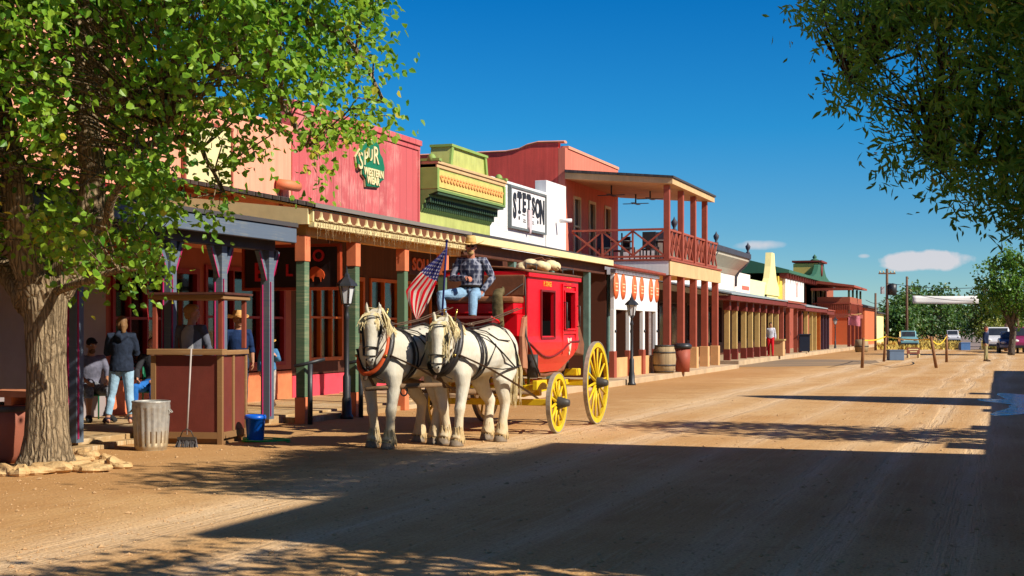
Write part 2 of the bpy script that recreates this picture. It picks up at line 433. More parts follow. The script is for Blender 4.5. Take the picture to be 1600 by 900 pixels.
W_CREAM = plain('cream_paint', srgb(224, 206, 150), .65, .1, 3, .1, dirt=.12)
W_TAN = plain('tan_paint', srgb(208, 172, 122), .7, .1, 2, .1, streak=.3)
W_SLATE = boards('slate_blue_paint', srgb(92, 104, 118), 2, 50, .6, .25, .9, .25, wear=srgb(120, 125, 125))
W_MAG = plain('magenta_paint', srgb(176, 40, 92), .5, .15, 5, .05)
W_GPOST = boards('weathered_green_paint', srgb(88, 112, 84), 2, 50, .65, .3, .9, .3, wear=srgb(150, 150, 112))
W_GPOST2 = plain('grey_green_paint', srgb(96, 122, 112), .6, .2, 5, .2)
W_ORANGE = plain('orange_paint', srgb(216, 122, 80), .6, .12, 4, .12, dirt=.1)
W_BROWN = plain('brown_red_paint', srgb(156, 78, 58), .6, .14, 3, .12)
W_DKWOOD = boards('dark_brown_boards', srgb(84, 48, 34), 1, .18, .7, .25, .5, .4)
W_SHADE = plain('dark_interior', (.03, .022, .018), .9, .2, 3, 0)
W_CEIL = boards('ochre_ceiling_boards', srgb(214, 160, 84), 1, .14, .7, .12, .6, .4)
W_SHING = boards('grey_shingles', (.17, .15, .13), 0, .16, .95, .35, .4, .9, wear=(.28, .24, .2), gap=.12)
W_DKSHING = boards('dark_shingles', (.06, .055, .055), 0, .16, .95, .4, .4, .9, gap=.12)
W_REDF = plain('red_frame_paint', srgb(136, 26, 34), .5, .15, 4, .08)
W_ORF = plain('ochre_frame_paint', srgb(190, 98, 34), .5, .15, 4, .08)
W_BLACK = plain('black_iron', (.022, .024, .026), .45, .2, 8, .1, spec=.5)
W_PLASTER = plain('grey_plaster', (.30, .25, .24), .85, .12, 1.5, .2)
W_CONC = plain('tan_plinth', srgb(206, 160, 108), .85, .14, 2, .25, dirt=.3)
def m_glass():
    t = NT('shop_glass'); t.t.nodes.remove(t.p)
    a = t.n('ShaderNodeBsdfTransparent'); b = t.n('ShaderNodeBsdfGlossy'); b.inputs['Roughness'].default_value = .03; a.inputs[0].default_value = (.62, .64, .6, 1)
    f = t.n('ShaderNodeFresnel'); f.inputs[0].default_value = 1.5; m = t.n('ShaderNodeMixShader')
    t.l(t.math('ADD', t.math('MULTIPLY', f.outputs[0], .9), .03), m.inputs[0]); t.l(a.outputs[0], m.inputs[1]); t.l(b.outputs[0], m.inputs[2]); t.l(m.outputs[0], t.out.inputs[0]); return t.m
GLASS = m_glass()
DARKGLASS = plain('dark_window_glass', (.03, .035, .04), .08, .3, 2, 0, spec=.6)
def facade(parent, X, y0, y1, z0, z1, holes, mat, th=.25, name='wall'):
    m = MB(); wall_grid(m, y0, y1, z0, z1, holes, lambda a, b, c, d: m.box(X - th, X, a, b, c, d))
    return m.build(name, mat, parent, True)
def window(parent, X, y0, y1, z0, z1, fm, nx=1, nz=1, fw=.07, gm=None, proud=.04):
    m = MB(); a = X - .10; b = X + proud
    m.box(a, b, y0, y0 + fw, z0, z1); m.box(a, b, y1 - fw, y1, z0, z1); m.box(a, b, y0 + fw, y1 - fw, z0, z0 + fw); m.box(a, b, y0 + fw, y1 - fw, z1 - fw, z1)
    k = fw * .6
    for i in range(1, nx):
        y = y0 + (y1 - y0) * i / nx; m.box(a + .02, b - .01, y - k / 2, y + k / 2, z0 + fw, z1 - fw)
    for i in range(1, nz):
        z = z0 + (z1 - z0) * i / nz; m.box(a + .03, b - .015, y0 + fw, y1 - fw, z - k / 2, z + k / 2)
    w = m.build('window', fm, parent, True)
    p = MB(); p.box(X - .07, X - .06, y0 + fw * .5, y1 - fw * .5, z0 + fw * .5, z1 - fw * .5); p.build('pane', gm or GLASS, w).location = (0, 0, 0)
    for v in w.children[0].data.vertices: v.co = v.co - parent.location
    return w
def door(parent, X, y0, y1, z0, z1, fm, pm=None, glass=True):
    m = MB(); a = X - .10; b = X + .03; f = .1; zm = z0 + .85
    m.box(a, b, y0, y0 + f, z0, z1); m.box(a, b, y1 - f, y1, z0, z1); m.box(a, b, y0 + f, y1 - f, z1 - f, z1); m.box(a, b - .015, y0 + f, y1 - f, z0, zm)
    d = m.build('door', fm, parent, True)
    org = parent.location
    p = MB(); p.box(X - .07, X - .06, y0 + f, y1 - f, zm, z1 - f); q = p.build('pane', GLASS if glass else DARKGLASS, d)
    h = MB(); h.tube([(X + .03, y1 - f - .12, z0 + .95), (X + .09, y1 - f - .12, z0 + .95), (X + .09, y1 - f - .12, z0 + 1.2), (X + .03, y1 - f - .12, z0 + 1.2)], .012, 6)
    h = h.build('handle', W_BLACK, d)
    for ob in (q, h):
        for v in ob.data.vertices: v.co = v.co - org
    return d
def sub(mb, name, mat, part, root, bevel=0):
    """a sub-part given in world coordinates under a part of an unrotated root"""
    o = mb.build(name, mat, None, False, bevel); o.parent = part
    for v in o.data.vertices: v.co = v.co - root.location
    return o
def shell(root, X, y0, y1, back, zr, mat, sides=(1, 1)):
    m = MB()
    if sides[0]: m.box(back, X - .26, y0, y0 + .2, 0, zr - .01)
    if sides[1]: m.box(back, X - .26, y1 - .2, y1, 0, zr - .01)
    m.box(back - .2, back, y0, y1, 0, zr - .01); m.build('side_wall', mat, root, True)
    m = MB(); m.box(back - .2, X - .26, y0, y1, zr, zr + .15); m.build('roof', W_DKSHING, root, True)
    m = MB(); m.box(X - 2.3, X - 2.2, y0 + .25, y1 - .25, 0, zr - .6); m.build('interior_wall', W_DKWOOD, root, True)
# ------------------------------------------------------------------ pink store (left, behind the tree)
XW = -14.4
y1 = Yx(455, XW)
pink = thing('pink_store', 'salmon pink stucco store with stepped parapet half hidden by the big tree', 'shop', (XW, 16, 0))
hol = [(9.3, 11.4, .13, 2.6), (14.2, 16.4, .75, 2.75), (22.5, 23.4, .13, 2.75), (20.6, 22.2, .85, 2.75), (23.6, 26.8, .85, 2.85)]
facade(pink, XW, 7, y1, 3.15, 5.85, [], W_PINK)
facade(pink, XW, 7, 20.45, 0, 3.15, [h for h in hol if h[0] < 20], W_PLASTER, name='plaster_wall')
facade(pink, XW, 20.45, y1, .75, 3.15, [h for h in hol if h[0] > 20], W_BROWN, name='shopfront_wall')
facade(pink, XW + .02, 20.45, 22.48, 0, .72, [], W_ORANGE, name='dado'); facade(pink, XW + .02, 23.42, y1, 0, .72, [], W_ORANGE, name='dado')
m = MB(); m.box(XW - .3, XW + .06, 7, y1, 5.85, 5.97); m.box(XW - .3, XW, 17.0, 21.6, 5.97, 6.75); m.box(XW - .34, XW + .06, 16.9, 21.7, 6.75, 6.88); m.build('parapet', W_PINK, pink, True, .01)
m = MB(); m.box(XW - .02, XW + .08, 18.6, 22.9, 4.02, 4.1); m.build('trim_band', W_REDF, pink, True)
shell(pink, XW, 7, y1, -23, 4.6, W_PINK)
for h in hol[3:]: window(pink, XW, *h, W_REDF, 3, 2, .08)
window(pink, XW, *hol[1], W_ORF, 2, 1, .09)
door(pink, XW, *hol[2], W_REDF); door(pink, XW, *hol[0], W_BLACK)
s = thing('wall_sign', 'weathered cream wall sign on the pink parapet behind the leaves', 'sign', (XW, Yx(318, XW), 4.9))
a, b = Yx(285, XW), Yx(356, XW)
m = MB(); m.box(XW + .01, XW + .07, a, b, 4.2, 5.55); m.build('board', W_CREAM, s, True, .01)
m = MB()
for z in (4.2, 5.55): m.box(XW + .02, XW + .1, a - .06, b + .06, z - .03, z + .03)
for y in (a, b): m.box(XW + .02, XW + .09, y - .06, y, 4.23, 5.52) if y == a else m.box(XW + .02, XW + .09, y, y + .06, 4.23, 5.52)
m.build('frame', W_BROWN, s, True)
# gutter head on the corner
q = at_X(447, 290, XW + .12)
gt = thing('rain_spout', 'orange rain spout sticking out beside the crimson board wall', 'rain spout', q)
m = MB(); m.tube([(-.1, -.25, .02), (.1, -.1, 0), (.12, .3, 0)], .11, 10); m.build('spout', W_ORANGE, gt)
m = MB(); m.beam((-.1, -.05, -.1), (-.1, -.05, -.5), .07, .07); m.build('bracket', W_BROWN, gt)
# bills and pictures standing in the shop windows
for i, (px, py, w_, h_, c_, lb) in enumerate(((296, 402, .5, .55, (.55, .50, .40), 'cream framed print propped high in the pink store window'), (352, 405, .45, .6, (.45, .34, .28), 'tan portrait print in the pink store window near the buffalo sign'), (322, 404, .4, .5, (.5, .36, .25), 'peach coloured print between the cream and tan prints'), (186, 500, .55, .5, (.10, .30, .24), 'sea green poster in the left window of the pink store'), (190, 470, .5, .35, (.40, .36, .28), 'pale poster above the sea green one in the left window'), (335, 500, .4, .4, (.5, .45, .42), 'small white notice low in the pink store window'), (398, 520, .5, .7, (.35, .12, .09), 'rust red poster in the pink store window'))):
    p = at_X(px, py, XW - .18); m = MB(); m.box(-.02, 0, -w_ / 2, w_ / 2, -h_ / 2, h_ / 2); t = NT('window_print'); n_ = t.noise(5, 4); o = m.build('window_print', t.fin(t.mix(t.ramp(n_, [(.4, 0.0), (.55, 1.0)]), sc(c_, .35), sc(c_, 1.3)), .6)); o.location = p; tag(o, lb, 'print', 'prints in the shop windows')
# ------------------------------------------------------------------ crimson store
y2 = Yx(655, XW)
red = thing('red_store', 'crimson board false-front store between the pink and lime green fronts', 'shop', (XW, 30, 0))
hol = [(21.5, 21.6, 1, 1.1)]
hol = [(27.9, 29.6, .9, 2.85), (29.8, 30.8, .16, 2.85), (31.1, 33.6, .9, 2.85)]
facade(red, XW, y1 + .004, y2, 4.0, 6.42, [], W_RED)
facade(red, XW, y1 + .004, y2, .62, 4.0, hol, W_DKWOOD, name='shopfront_wall')
facade(red, XW + .03, y1 + .004, 29.78, 0, .6, [], plain('rose_dado', srgb(214, 70, 84), .7, .1, 2, .1), name='dado'); facade(red, XW + .03, 30.82, y2, 0, .6, [], MATS.setdefault('rose', bpy.data.materials['rose_dado']), name='dado')
m = MB(); m.box(XW - .3, XW + .08, y1, y2 + .02, 6.42, 6.56); m.box(XW - .28, XW + .035, y1, y2, 6.3, 6.42); m.box(XW, XW + .03, y2 - .1, y2, 4, 6.3); m.box(XW, XW + .03, y1, y1 + .1, 4, 6.3); m.build('cornice', W_RED, red, True, .01)
shell(red, XW, y1, y2, -23, 4.9, W_BRICK, (1, 1))
for h in (hol[0], hol[2]): window(red, XW, *h, W_ORF, 3, 2, .08)
door(red, XW, *hol[1], W_ORF)
# ------------------------------------------------------------------ SPUR sign
def clip_sign():
    c = at_X(578, 258, XW + .08); s = thing('cutout_sign', 'green cut-out sign with cream lettering on the crimson board wall', 'sign', c)
    G = plain('sign_green', srgb(24, 112, 78), .5, .12, 6, .05); CR = plain('sign_cream', srgb(236, 214, 160), .5, .08, 8, .05)
    ey = 1 / .37; k = 1 / 62.0                                     # the board is seen obliquely
    pts = [(557, 255), (556, 245), (561, 236), (568, 226), (575, 219), (584, 219), (590, 226), (592, 240), (596, 247), (599, 262), (598, 281), (592, 284), (591, 293), (571, 291), (570, 279), (565, 272), (565, 264), (560, 266)]
    P = [at_X(x, y, XW + .05) for x, y in pts]
    m = MB(); m.prism([(p.y, p.z) for p in P], 'x', XW + .02, XW + .09); o = m.build('board', G, s, True, .01); fixnormals(o)
    m = MB(); m.prism([(c.y + (p.y - c.y) * 1.04, c.z + (p.z - c.z) * 1.03) for p in P], 'x', XW + .01, XW + .05); o = m.build('rim', W_CREAM, s, True); fixnormals(o)
    m = MB(); U, V, N = (0, 1, 0), (0, 0, 1), (1, 0, 0)
    for ch, px, py, sz in (('S', 562.5, 264, .58), ('P', 570.5, 258, .5), ('U', 577.5, 251, .42), ('R', 586.5, 256, .6)):
        text(m, ch, sz, at_X(px, py, XW + .09), U, V, N, .03, .0, sx=.92)
    for t_, px, py, sz in (('WESTERN', 583, 275.5, .25), ('WEAR', 582, 288, .25)):
        text(m, t_, sz, at_X(px, py, XW + .09), U, V, N, .03, .007)
    m.build('lettering', CR, s, True)
clip_sign()
# ------------------------------------------------------------------ lime green Victorian false front
y2b = y2 + .05; y3 = Yx(790, XW + .5)
gr = thing('green_store', 'lime green false front with deep bracketed cornice and raised centre panel', 'shop', (XW, 37, 0))
hol = [(34.9, 36.6, .9, 2.9), (36.9, 37.9, .16, 2.9), (38.2, 39.9, .9, 2.9)]
facade(gr, XW, y2b, y3, 0, 4.05, hol, W_DKWOOD, name='shopfront_wall'); facade(gr, XW, y2b, y3, 4.05, 4.72, [], W_GREEN)
# cornice profile (x forward of the wall, z) swept along the street
prof = [(-.3, 4.72), (.02, 4.72), (.07, 4.8), (.07, 4.9), (.14, 4.95), (.14, 5.04), (.25, 5.1), (.25, 5.16), (.5, 5.24), (.5, 5.3), (-.3, 5.3)]
m = MB(); m.prism([(XW + x, z) for x, z in prof], 'y', y2b, y3); o = m.build('cornice', plain('olive_green_paint', srgb(112, 138, 76), .6, .15, 4, .1), gr, True); fixnormals(o)
m = MB(); m.box(XW + .065, XW + .09, y2b + .05, y3 - .05, 4.86, 5.0); m.box(XW + .13, XW + .16, y2b + .05, y3 - .05, 4.97, 5.09); m.box(XW + .085, XW + .135, y2b + .05, y3 - .05, 4.955, 4.995)
n = 34
for i in range(n):
    y = y2b + .1 + (y3 - y2b - .2) * i / (n - 1)
    m.box(XW + .07, XW + .16, y - .04, y + .04, 4.81, 4.94); m.box(XW + .14, XW + .27, y - .035, y + .035, 4.96, 5.09)
m.build('dentil_row', W_DKGREEN, gr, True)
m = MB(); m.box(XW + .26, XW + .47, y2b + .1, y3 - .1, 5.165, 5.215); m.build('soffit', W_DKGREEN, gr, True)
m = MB(); m.box(XW - .2, XW + .45, y2b, y3, 5.3, 5.96); m.build('fascia_panel', W_GREEN, gr, True)
m = MB(); m.box(XW + .45, XW + .48, y2b + .18, y3 - .18, 5.36, 5.78); m.build('ornament_band', W_YEL, gr, True)
m = MB(); n = 22                                             # swag ornament
for i in range(n):
    y = y2b + .35 + (y3 - y2b - .7) * i / (n - 1); rr = .12
    m.tube([(XW + .49, y - .13 + .26 * t / 6, 5.66 - .14 * sin(pi * t / 6)) for t in range(7)], .026, 5); m.ell((XW + .49, y, 5.66), (.03, .045, .045), 8)
m.build('swag_ornament', plain('orange_ornament', srgb(224, 156, 90), .6, .1, 5, .05), gr, True)
m = MB(); m.box(XW - .22, XW + .53, y2b - .01, y3 + .06, 5.96, 6.03); m.box(XW - .2, XW + .49, y2b, y3 + .02, 5.86, 5.957); m.build('top_moulding', W_TAN, gr, True, .008)
m = MB()
for k_, y in enumerate((y2b - .006, y3 - .134)):
    m = MB(); m.box(XW - .1, XW + .5, y, y + .14, 5.31, 5.855); m.box(XW, XW + .56, y - .02, y + .18, 6.033, 6.1); m.ell((XW + .3, y + .08, 6.1), (.12, .12, .14), 12)
    m.build('end_block', plain('sage_green_paint', srgb(132, 158, 80), .6, .1, 4, .1) if k_ == 0 else bpy.data.materials['sage_green_paint'], gr, True)
ya, yb = Yx(703, XW + .4), Yx(762, XW + .4)
m = MB(); m.prism([(ya, 6.035), (yb, 6.035), (yb - .12, 6.56), (ya + .12, 6.56)], 'x', XW - .2, XW + .36); o = m.build('centre_panel', W_GREEN, gr, True); fixnormals(o)
m = MB(); m.box(XW - .22, XW + .44, ya + .06, yb - .06, 6.56, 6.63)
for s_ in (0, 1):
    y = (ya, yb)[s_]; e = .12 * (1, -1)[s_]
    m.prism([(y, 6.036), (y + .14 * (1, -1)[s_], 6.036), (y + e + .14 * (1, -1)[s_], 6.555), (y + e, 6.555)], 'x', XW - .18, XW + .42)
o = m.build('centre_frame', plain('sage_frame', srgb(138, 164, 84), .6, .1, 4, .1), gr, True); fixnormals(o)
shell(gr, XW, y2b, y3, -23, 4.9, W_BRICK)
for h in (hol[0], hol[2]): window(gr, XW, *h, W_ORF, 2, 2, .08)
door(gr, XW, *hol[1], W_ORF)
# ------------------------------------------------------------------ white hat store
y3b = y3 + .02; y4 = 47.35
wh = thing('white_store', 'white false-front store with a square end pier beside the red two storey saloon', 'shop', (XW, 44, 0))
hol = [(41.4, 43.2, .9, 2.9), (43.6, 44.6, .16, 2.9), (45.0, 46.6, .9, 2.9)]
facade(wh, XW, y3b, y4, 0, 4.05, hol, W_DKWOOD, name='shopfront_wall'); facade(wh, XW, y3b, y4 - .02, 4.05, 6.12, [], W_WHITE)
m = MB(); m.box(XW - .3, XW + .05, y3b, Yx(853, XW), 6.12, 6.2); m.build('coping', W_WHITE2, wh, True, .01)
yp = Yx(854, XW + .06)
m = MB(); m.box(XW - .35, XW + .06, yp, y4 - .04, 4.2, 6.62); m.build('end_pier', W_WHITE2, wh, True, .01)
m = MB(); m.tube([at_X(879, 345, XW + .3) + Vector((-.1, 0, 0)), at_X(879, 345, XW + .3) + Vector((.32, .02, 0))], .07, 8); m.build('downspout', W_WHITE2, wh, True)
shell(wh, XW, y3b, y4, -23, 4.9, W_BRICK, (1, 0))
for h in (hol[0], hol[2]): window(wh, XW, *h, W_ORF, 2, 2, .08)
door(wh, XW, *hol[1], W_ORF)
def stetson():
    a, b = Yx(799, XW + .1), Yx(852.5, XW + .1); z0, z1 = 4.83, 6.03; c = (a + b) / 2
    s = thing('hat_store_sign', 'white sign with black arched slab lettering framed in grey on the white wall', 'sign', (XW + .05, c, z0))
    INK = plain('black_sign_paint', (.018, .022, .03), .5, .2, 6, 0); GR = plain('sign_frame_grey', (.13, .15, .15), .5, .2, 6, .05)
    m = MB(); m.box(XW + .02, XW + .08, a, b, z0, z1); m.build('board', W_WHITE2, s, True)
    m = MB(); f = .07
    m.box(XW + .015, XW + .12, a - f, b + f, z0 - f, z0); m.box(XW + .015, XW + .12, a - f, b + f, z1, z1 + f); m.box(XW + .015, XW + .12, a - f, a, z0, z1); m.box(XW + .015, XW + .12, b, b + f, z0, z1)
    m.build('frame', GR, s, True)
    m = MB(); W = b - a
    for i, ch in enumerate('STETSON'):
        t = (i - 3) / 3; h = .50 + .30 * t * t; y = c + t * W * .40; zb = z1 - .1 - h
        text(m, ch, 1.0, (XW + .082, y, zb), (0, 1, 0), (0, 0, 1), (1, 0, 0), .02, .04, sx=.66, sy=h / .76)
        for z in ((zb, z1 - .1) if ch in 'TE' else ()): m.box(XW + .082, XW + .1, y - .17, y + .17, z - .035, z + .035) if not (ch == 'T' and z == zb) else m.box(XW + .082, XW + .1, y - .13, y + .13, z - .02, z + .06)
    for (t_, y, z, sz) in (('FINE', c - .48, z0 + .42, .2), ('HATS', c + .42, z0 + .42, .2), ('EST', c - .42, z0 + .2, .16), ('TX', c + .42, z0 + .2, .16)):
        for k, w_ in enumerate((.30,)): m.box(XW + .082, XW + .095, y - w_ / 2, y + w_ / 2, z, z + sz * .14); m.box(XW + .082, XW + .095, y - w_ / 2.6, y + w_ / 2.6, z + sz * .4, z + sz * .55)
    for y in (c - .95, c + .95): m.ell((XW + .085, y, z0 + .3), (.02, .07, .07), 6)
    m.build('lettering', INK, s, True)
    # pale hanging pendant over the middle of the board
    m = MB(); m.prism([(c - .16, z0 + .62), (c + .16, z0 + .62), (c + .13, z0 + .05), (c + .0, z0 - .16), (c - .13, z0 + .05)], 'x', XW + .11, XW + .16); o = m.build('pendant', plain('pendant_pink', srgb(214, 190, 190), .6, .1, 5, 0), s, True); fixnormals(o)
stetson()
# ------------------------------------------------------------------ two storey red saloon with the balcony
XB = -10.85
sal = thing('balcony_saloon', 'two storey red stucco saloon with a roofed wooden balcony over the pavement', 'saloon', (XW, 51, 0))
ys, ye = 47.4, 54.7
hu = [(48.4, 49.3, 4.25, 6.4), (50.4, 51.3, 4.25, 6.4), (52.6, 53.5, 4.5, 6.4)]
hl = [(48.2, 49.6, .2, 2.9), (50.0, 52.0, .8, 2.9), (52.6, 53.8, .2, 2.9)]
def saloon():
    facade(sal, XW, ys, ye, 0, 8.0, hu + hl, W_SALMON)
    m = MB()                                                    # side wall with the swept parapet
    pts = [(-30.5, 0), (XW - .26, 0), (XW - .26, 8.18), (-15.4, 8.2), (-16.6, 7.92), (-30.5, 7.92)]
    m.prism(pts, 'y', ys, ys + .3); o = m.build('side_wall', W_BRICK, sal, True); fixnormals(o)
    m = MB(); c = W_TAN
    cp = [(-30.5, 7.92), (-16.6, 7.92), (-16.1, 7.99), (-15.8, 8.12), (-15.4, 8.2), (XW - .03, 8.18)]
    m.tube([(x, ys + .15, z + .04) for x, z in cp], [(.2, .05)] * len(cp), 8, smooth=False); m.box(XW - .25, XW + .04, ys + .31, ye, 8.0, 8.1); m.build('coping', plain('pink_coping', srgb(214, 150, 120), .8, .1, 3, .1), sal, True)
    m = MB(); m.box(-30.5, XW - .26, ye - .3, ye, 0, 7.9); m.box(-30.8, -30.5, ys, ye, 0, 7.9); m.build('rear_wall', W_BRICK, sal, True)
    m = MB(); m.box(-30.4, XW - .27, ys + .31, ye - .31, 7.3, 7.45); m.build('roof', W_DKSHING, sal, True)
    for h in hu: window(sal, XW, *h, W_CREAM, 1, 2, .1, DARKGLASS)
    window(sal, XW, *hl[1], W_BROWN, 2, 1, .1, DARKGLASS); door(sal, XW, *hl[0], W_BROWN, glass=False); door(sal, XW, *hl[2], W_BROWN, glass=False)
    # balcony deck
    yd0, yd1 = 47.65, 57.0
    m = MB(); m.box(XW + .01, XB + .1, yd0 + .12, yd1, 3.62, 3.94); m.build('balcony_deck', W_CEIL, sal, True)
    m = MB(); m.box(XB + .1, XB + .16, yd0, yd1, 3.48, 3.98); m.build('deck_fascia', W_TAN, sal, True, .01)
    m = MB(); m.box(XW + .01, XB + .097, yd0, yd0 + .1, 3.48, 3.98); m.build('deck_end_fascia', W_WHITE2, sal, True, .01)
    m = MB(); m.box(XW + .01, XB + .2, yd0 - .03, yd1 + .03, 3.985, 4.05); m.build('deck_edge', W_BROWN, sal, True)
    # posts: lower on tan plinths, upper carrying the roof
    lows = [47.85, 50.1, 52.3, 54.45, 56.6]
    for y in lows:
        m = MB(); m.box(XB - .12, XB + .12, y - .12, y + .12, .95, 3.62); p = m.build('post', W_BROWN, sal, True, .01)
        q_ = MB(); q_.box(XB - .17, XB + .17, y - .17, y + .17, .1, .95); sub(q_, 'plinth', W_CONC, p, sal, .015)
    for y in lows[:4]:
        m = MB(); m.box(XB - .1, XB + .1, y - .1, y + .1, 4.05, 6.6); m.build('upper_post', W_BROWN, sal, True, .008)
    # rails with crossed braces
    def rail(p, q, nb):
        p, q = Vector(p), Vector(q); m = MB()
        m.beam(p + Vector((0, 0, 1.02)), q + Vector((0, 0, 1.02)), .1, .07); m.beam(p + Vector((0, 0, .08)), q + Vector((0, 0, .08)), .07, .07)
        for i in range(nb):
            a_, b_ = p.lerp(q, i / nb), p.lerp(q, (i + 1) / nb); u = Vector((0, 0, 1))
            m.beam(a_ + u * .12, b_ + u * .98, .05, .06); m.beam(a_ + u * .98, b_ + u * .12, .045, .06)
            if i: m.beam(a_ + u * .1, a_ + u * 1.0, .06, .06)
        return m.build('balcony_rail', W_BROWN, sal, True)
    rail((XW + .15, yd0 + .12, 4.06), (XB - .1, yd0 + .12, 4.06), 3)
    for i, (a_, b_) in enumerate(((47.95, 50.0), (50.2, 52.2), (52.4, 54.35), (54.55, 56.9))): rail((XB, a_, 4.06), (XB, b_, 4.06), 3)
    # roof
    m = MB(); m.prism([(XW + .01, 7.12), (XB + .35, 6.8), (XB + .35, 6.87), (XW + .01, 7.22)], 'y', 47.3, 55.0); o = m.build('balcony_roof', W_DKSHING, sal, True); fixnormals(o)
    m = MB(); m.prism([(XW + .01, 6.9), (XB + .3, 6.6), (XB + .3, 6.795), (XW + .01, 7.115)], 'y', 47.36, 54.94); o = m.build('roof_fascia', W_TAN, sal, True); fixnormals(o)
    for (x, y) in ((-13.2, 49.2), (-12.2, 51), (-13.2, 52.8)):
        m = MB(); m.tube([(x, y, 6.95), (x, y, 6.45)], .03, 6); m.box(x - .5, x + .5, y - .07, y + .07, 6.44, 6.46); m.box(x - .07, x + .07, y - .5, y + .5, 6.44, 6.458)
        m.build('ceiling_fan', W_BLACK, sal, True)
saloon()
# dark furniture on the balcony
for i, (x, y) in enumerate(((-13.3, 48.7), (-12.5, 48.9), (-11.6, 48.6), (-12.0, 49.9), (-13.2, 50.6))):
    c = thing('balcony_chair', ['black balcony chair next to the saloon wall', 'black balcony chair second from the wall behind the rail', 'black balcony chair nearest the corner post', 'black balcony chair set back behind the first row', 'black balcony chair by the saloon upper window'][i], 'chair', (x, y, 4.06), .5 + i * 1.3, 'chairs on the saloon balcony')
    m = MB(); m.box(-.24, .24, -.24, .24, .42, .47); m.build('seat', W_BLACK, c)
    m = MB(); m.box(-.24, .24, .2, .25, .47, .98); m.build('backrest', W_BLACK, c)
    for (u, v) in ((-1, -1), (1, -1), (-1, 1), (1, 1)): m = MB(); m.box(u * .22 - .02, u * .22 + .02, v * .22 - .02, v * .22 + .02, 0, .42); m.build('leg', W_BLACK, c)
for i, (x, y) in enumerate(((-12.9, 49.6), (-11.5, 50.2))):
    c = thing('balcony_table', ['round black table by the saloon wall on the balcony', 'round black table near the front rail of the balcony'][i], 'table', (x, y, 4.06), 0, 'tables on the saloon balcony')
    m = MB(); m.lathe([(.42, .72), (.42, .75)], 18); m.build('tabletop', W_BLACK, c); m = MB(); m.lathe([(.25, 0), (.25, .03), (.04, .05), (.04, .72)], 12); m.build('pedestal', W_BLACK, c)
# ------------------------------------------------------------------ white arcade with the orange ovals
def arcade():
    X = -10.85; a0, a1 = 40.75, 46.4
    s = thing('white_arcade', 'white open shop arcade with brown-footed posts and a fringe of brown tiles', 'arcade', (X, 43.5, 0))
    m = MB(); m.box(X - .12, X, a0, a1, 2.2, 3.38); m.build('fascia', W_WHITE2, s, True, .01)
    m = MB(); m.prism([(X - 2.6, 3.95), (X + .1, 3.42), (X + .1, 3.5), (X - 2.6, 4.06)], 'y', a0 - .1, a1 + .5); o = m.build('roof', W_BROWN, s, True); fixnormals(o)
    m = MB()
    for i in range(34): y = a0 - .05 + (a1 - a0 + .5) * i / 33; m.tube([(X - .5, y, 3.60), (X + .18, y, 3.455)], .06, 6)
    m.build('tile_edge', plain('clay_tile', srgb(140, 62, 46), .7, .25, 5, .2), s, True)
    m = MB(); m.box(X - .1, X + .05, a0 - .05, a1 + .05, 3.3, 3.42); m.build('eave_board', plain('grey_eave', (.28, .27, .30), .7, .2, 4, .1), s, True)
    for y in (a0 + .1, a0 + 1.95, a0 + 3.75, a1 - .1):
        m = MB(); m.box(X - .12, X - .002, y - .12, y + .12, .95, 2.2); p = m.build('post', W_WHITE2, s, True, .008)
        q_ = MB(); q_.box(X - .15, X + .02, y - .15, y + .15, .12, .95); sub(q_, 'post_foot', W_BROWN, p, s, .01)
        q_ = MB(); q_.ell((X + .01, y, 1.55), .045, 8); sub(q_, 'lamp_boss', W_BLACK, p, s)
    m = MB(); m.box(-13.4, -13.3, a0, a1 + 1, .1, 3.6); m.box(-13.3, -11.1, a0, a0 + .1, .1, 3.4); m.build('rear_wall', W_DKWOOD, s, True)
    m = MB(); m.box(-13.29, -11.3, a1 + .55, a1 + .65, .1, 3.5); m.build('end_wall', W_DKWOOD, s, True)
    m = MB(); m.box(X - .08, X - .05, a0 + .25, a1 - .25, .1, .75); m.build('low_wall', W_CONC, s, True)
    OR = plain('oval_orange', srgb(226, 106, 56), .5, .1, 8, .03)
    lab = ['orange oval badge at the near end of the white arcade', 'second orange oval badge from the near end of the arcade', 'third orange oval badge from the near end, beside the lamp head', 'fourth orange oval badge from the near end of the arcade', 'fifth orange oval badge with a darker face on the arcade', 'last orange oval badge at the far end of the arcade']
    for i, px in enumerate((962, 973, 990.5, 1002, 1016.5, 1025.5)):
        y = Yx(px, X); z = at_X(px, 447 + (px - 962) * .12, X).z
        c = thing('oval_badge', lab[i], 'badge', (X, y, z), 0, 'orange oval badges on the arcade')
        m = MB(); m.lathe([(.0, 0), (.30, 0), (.30, .03), (.0, .03)], 22, M=Matrix(((0, 0, 1), (1, 0, 0), (0, 1, 0))) @ Matrix.Diagonal((.95, 1.28, 1))); m.build('plate', OR, c)
        m = MB(); m.box(.032, .04, -.17, .17, .06, .1); m.box(.032, .04, -.12, .12, -.04, .01); m.box(.032, .04, -.16, .16, -.15, -.11); m.build('lettering', plain('oval_cream', srgb(240, 190, 140), .5, .1, 5, 0) if i == 0 else bpy.data.materials['oval_cream'], c)
arcade()
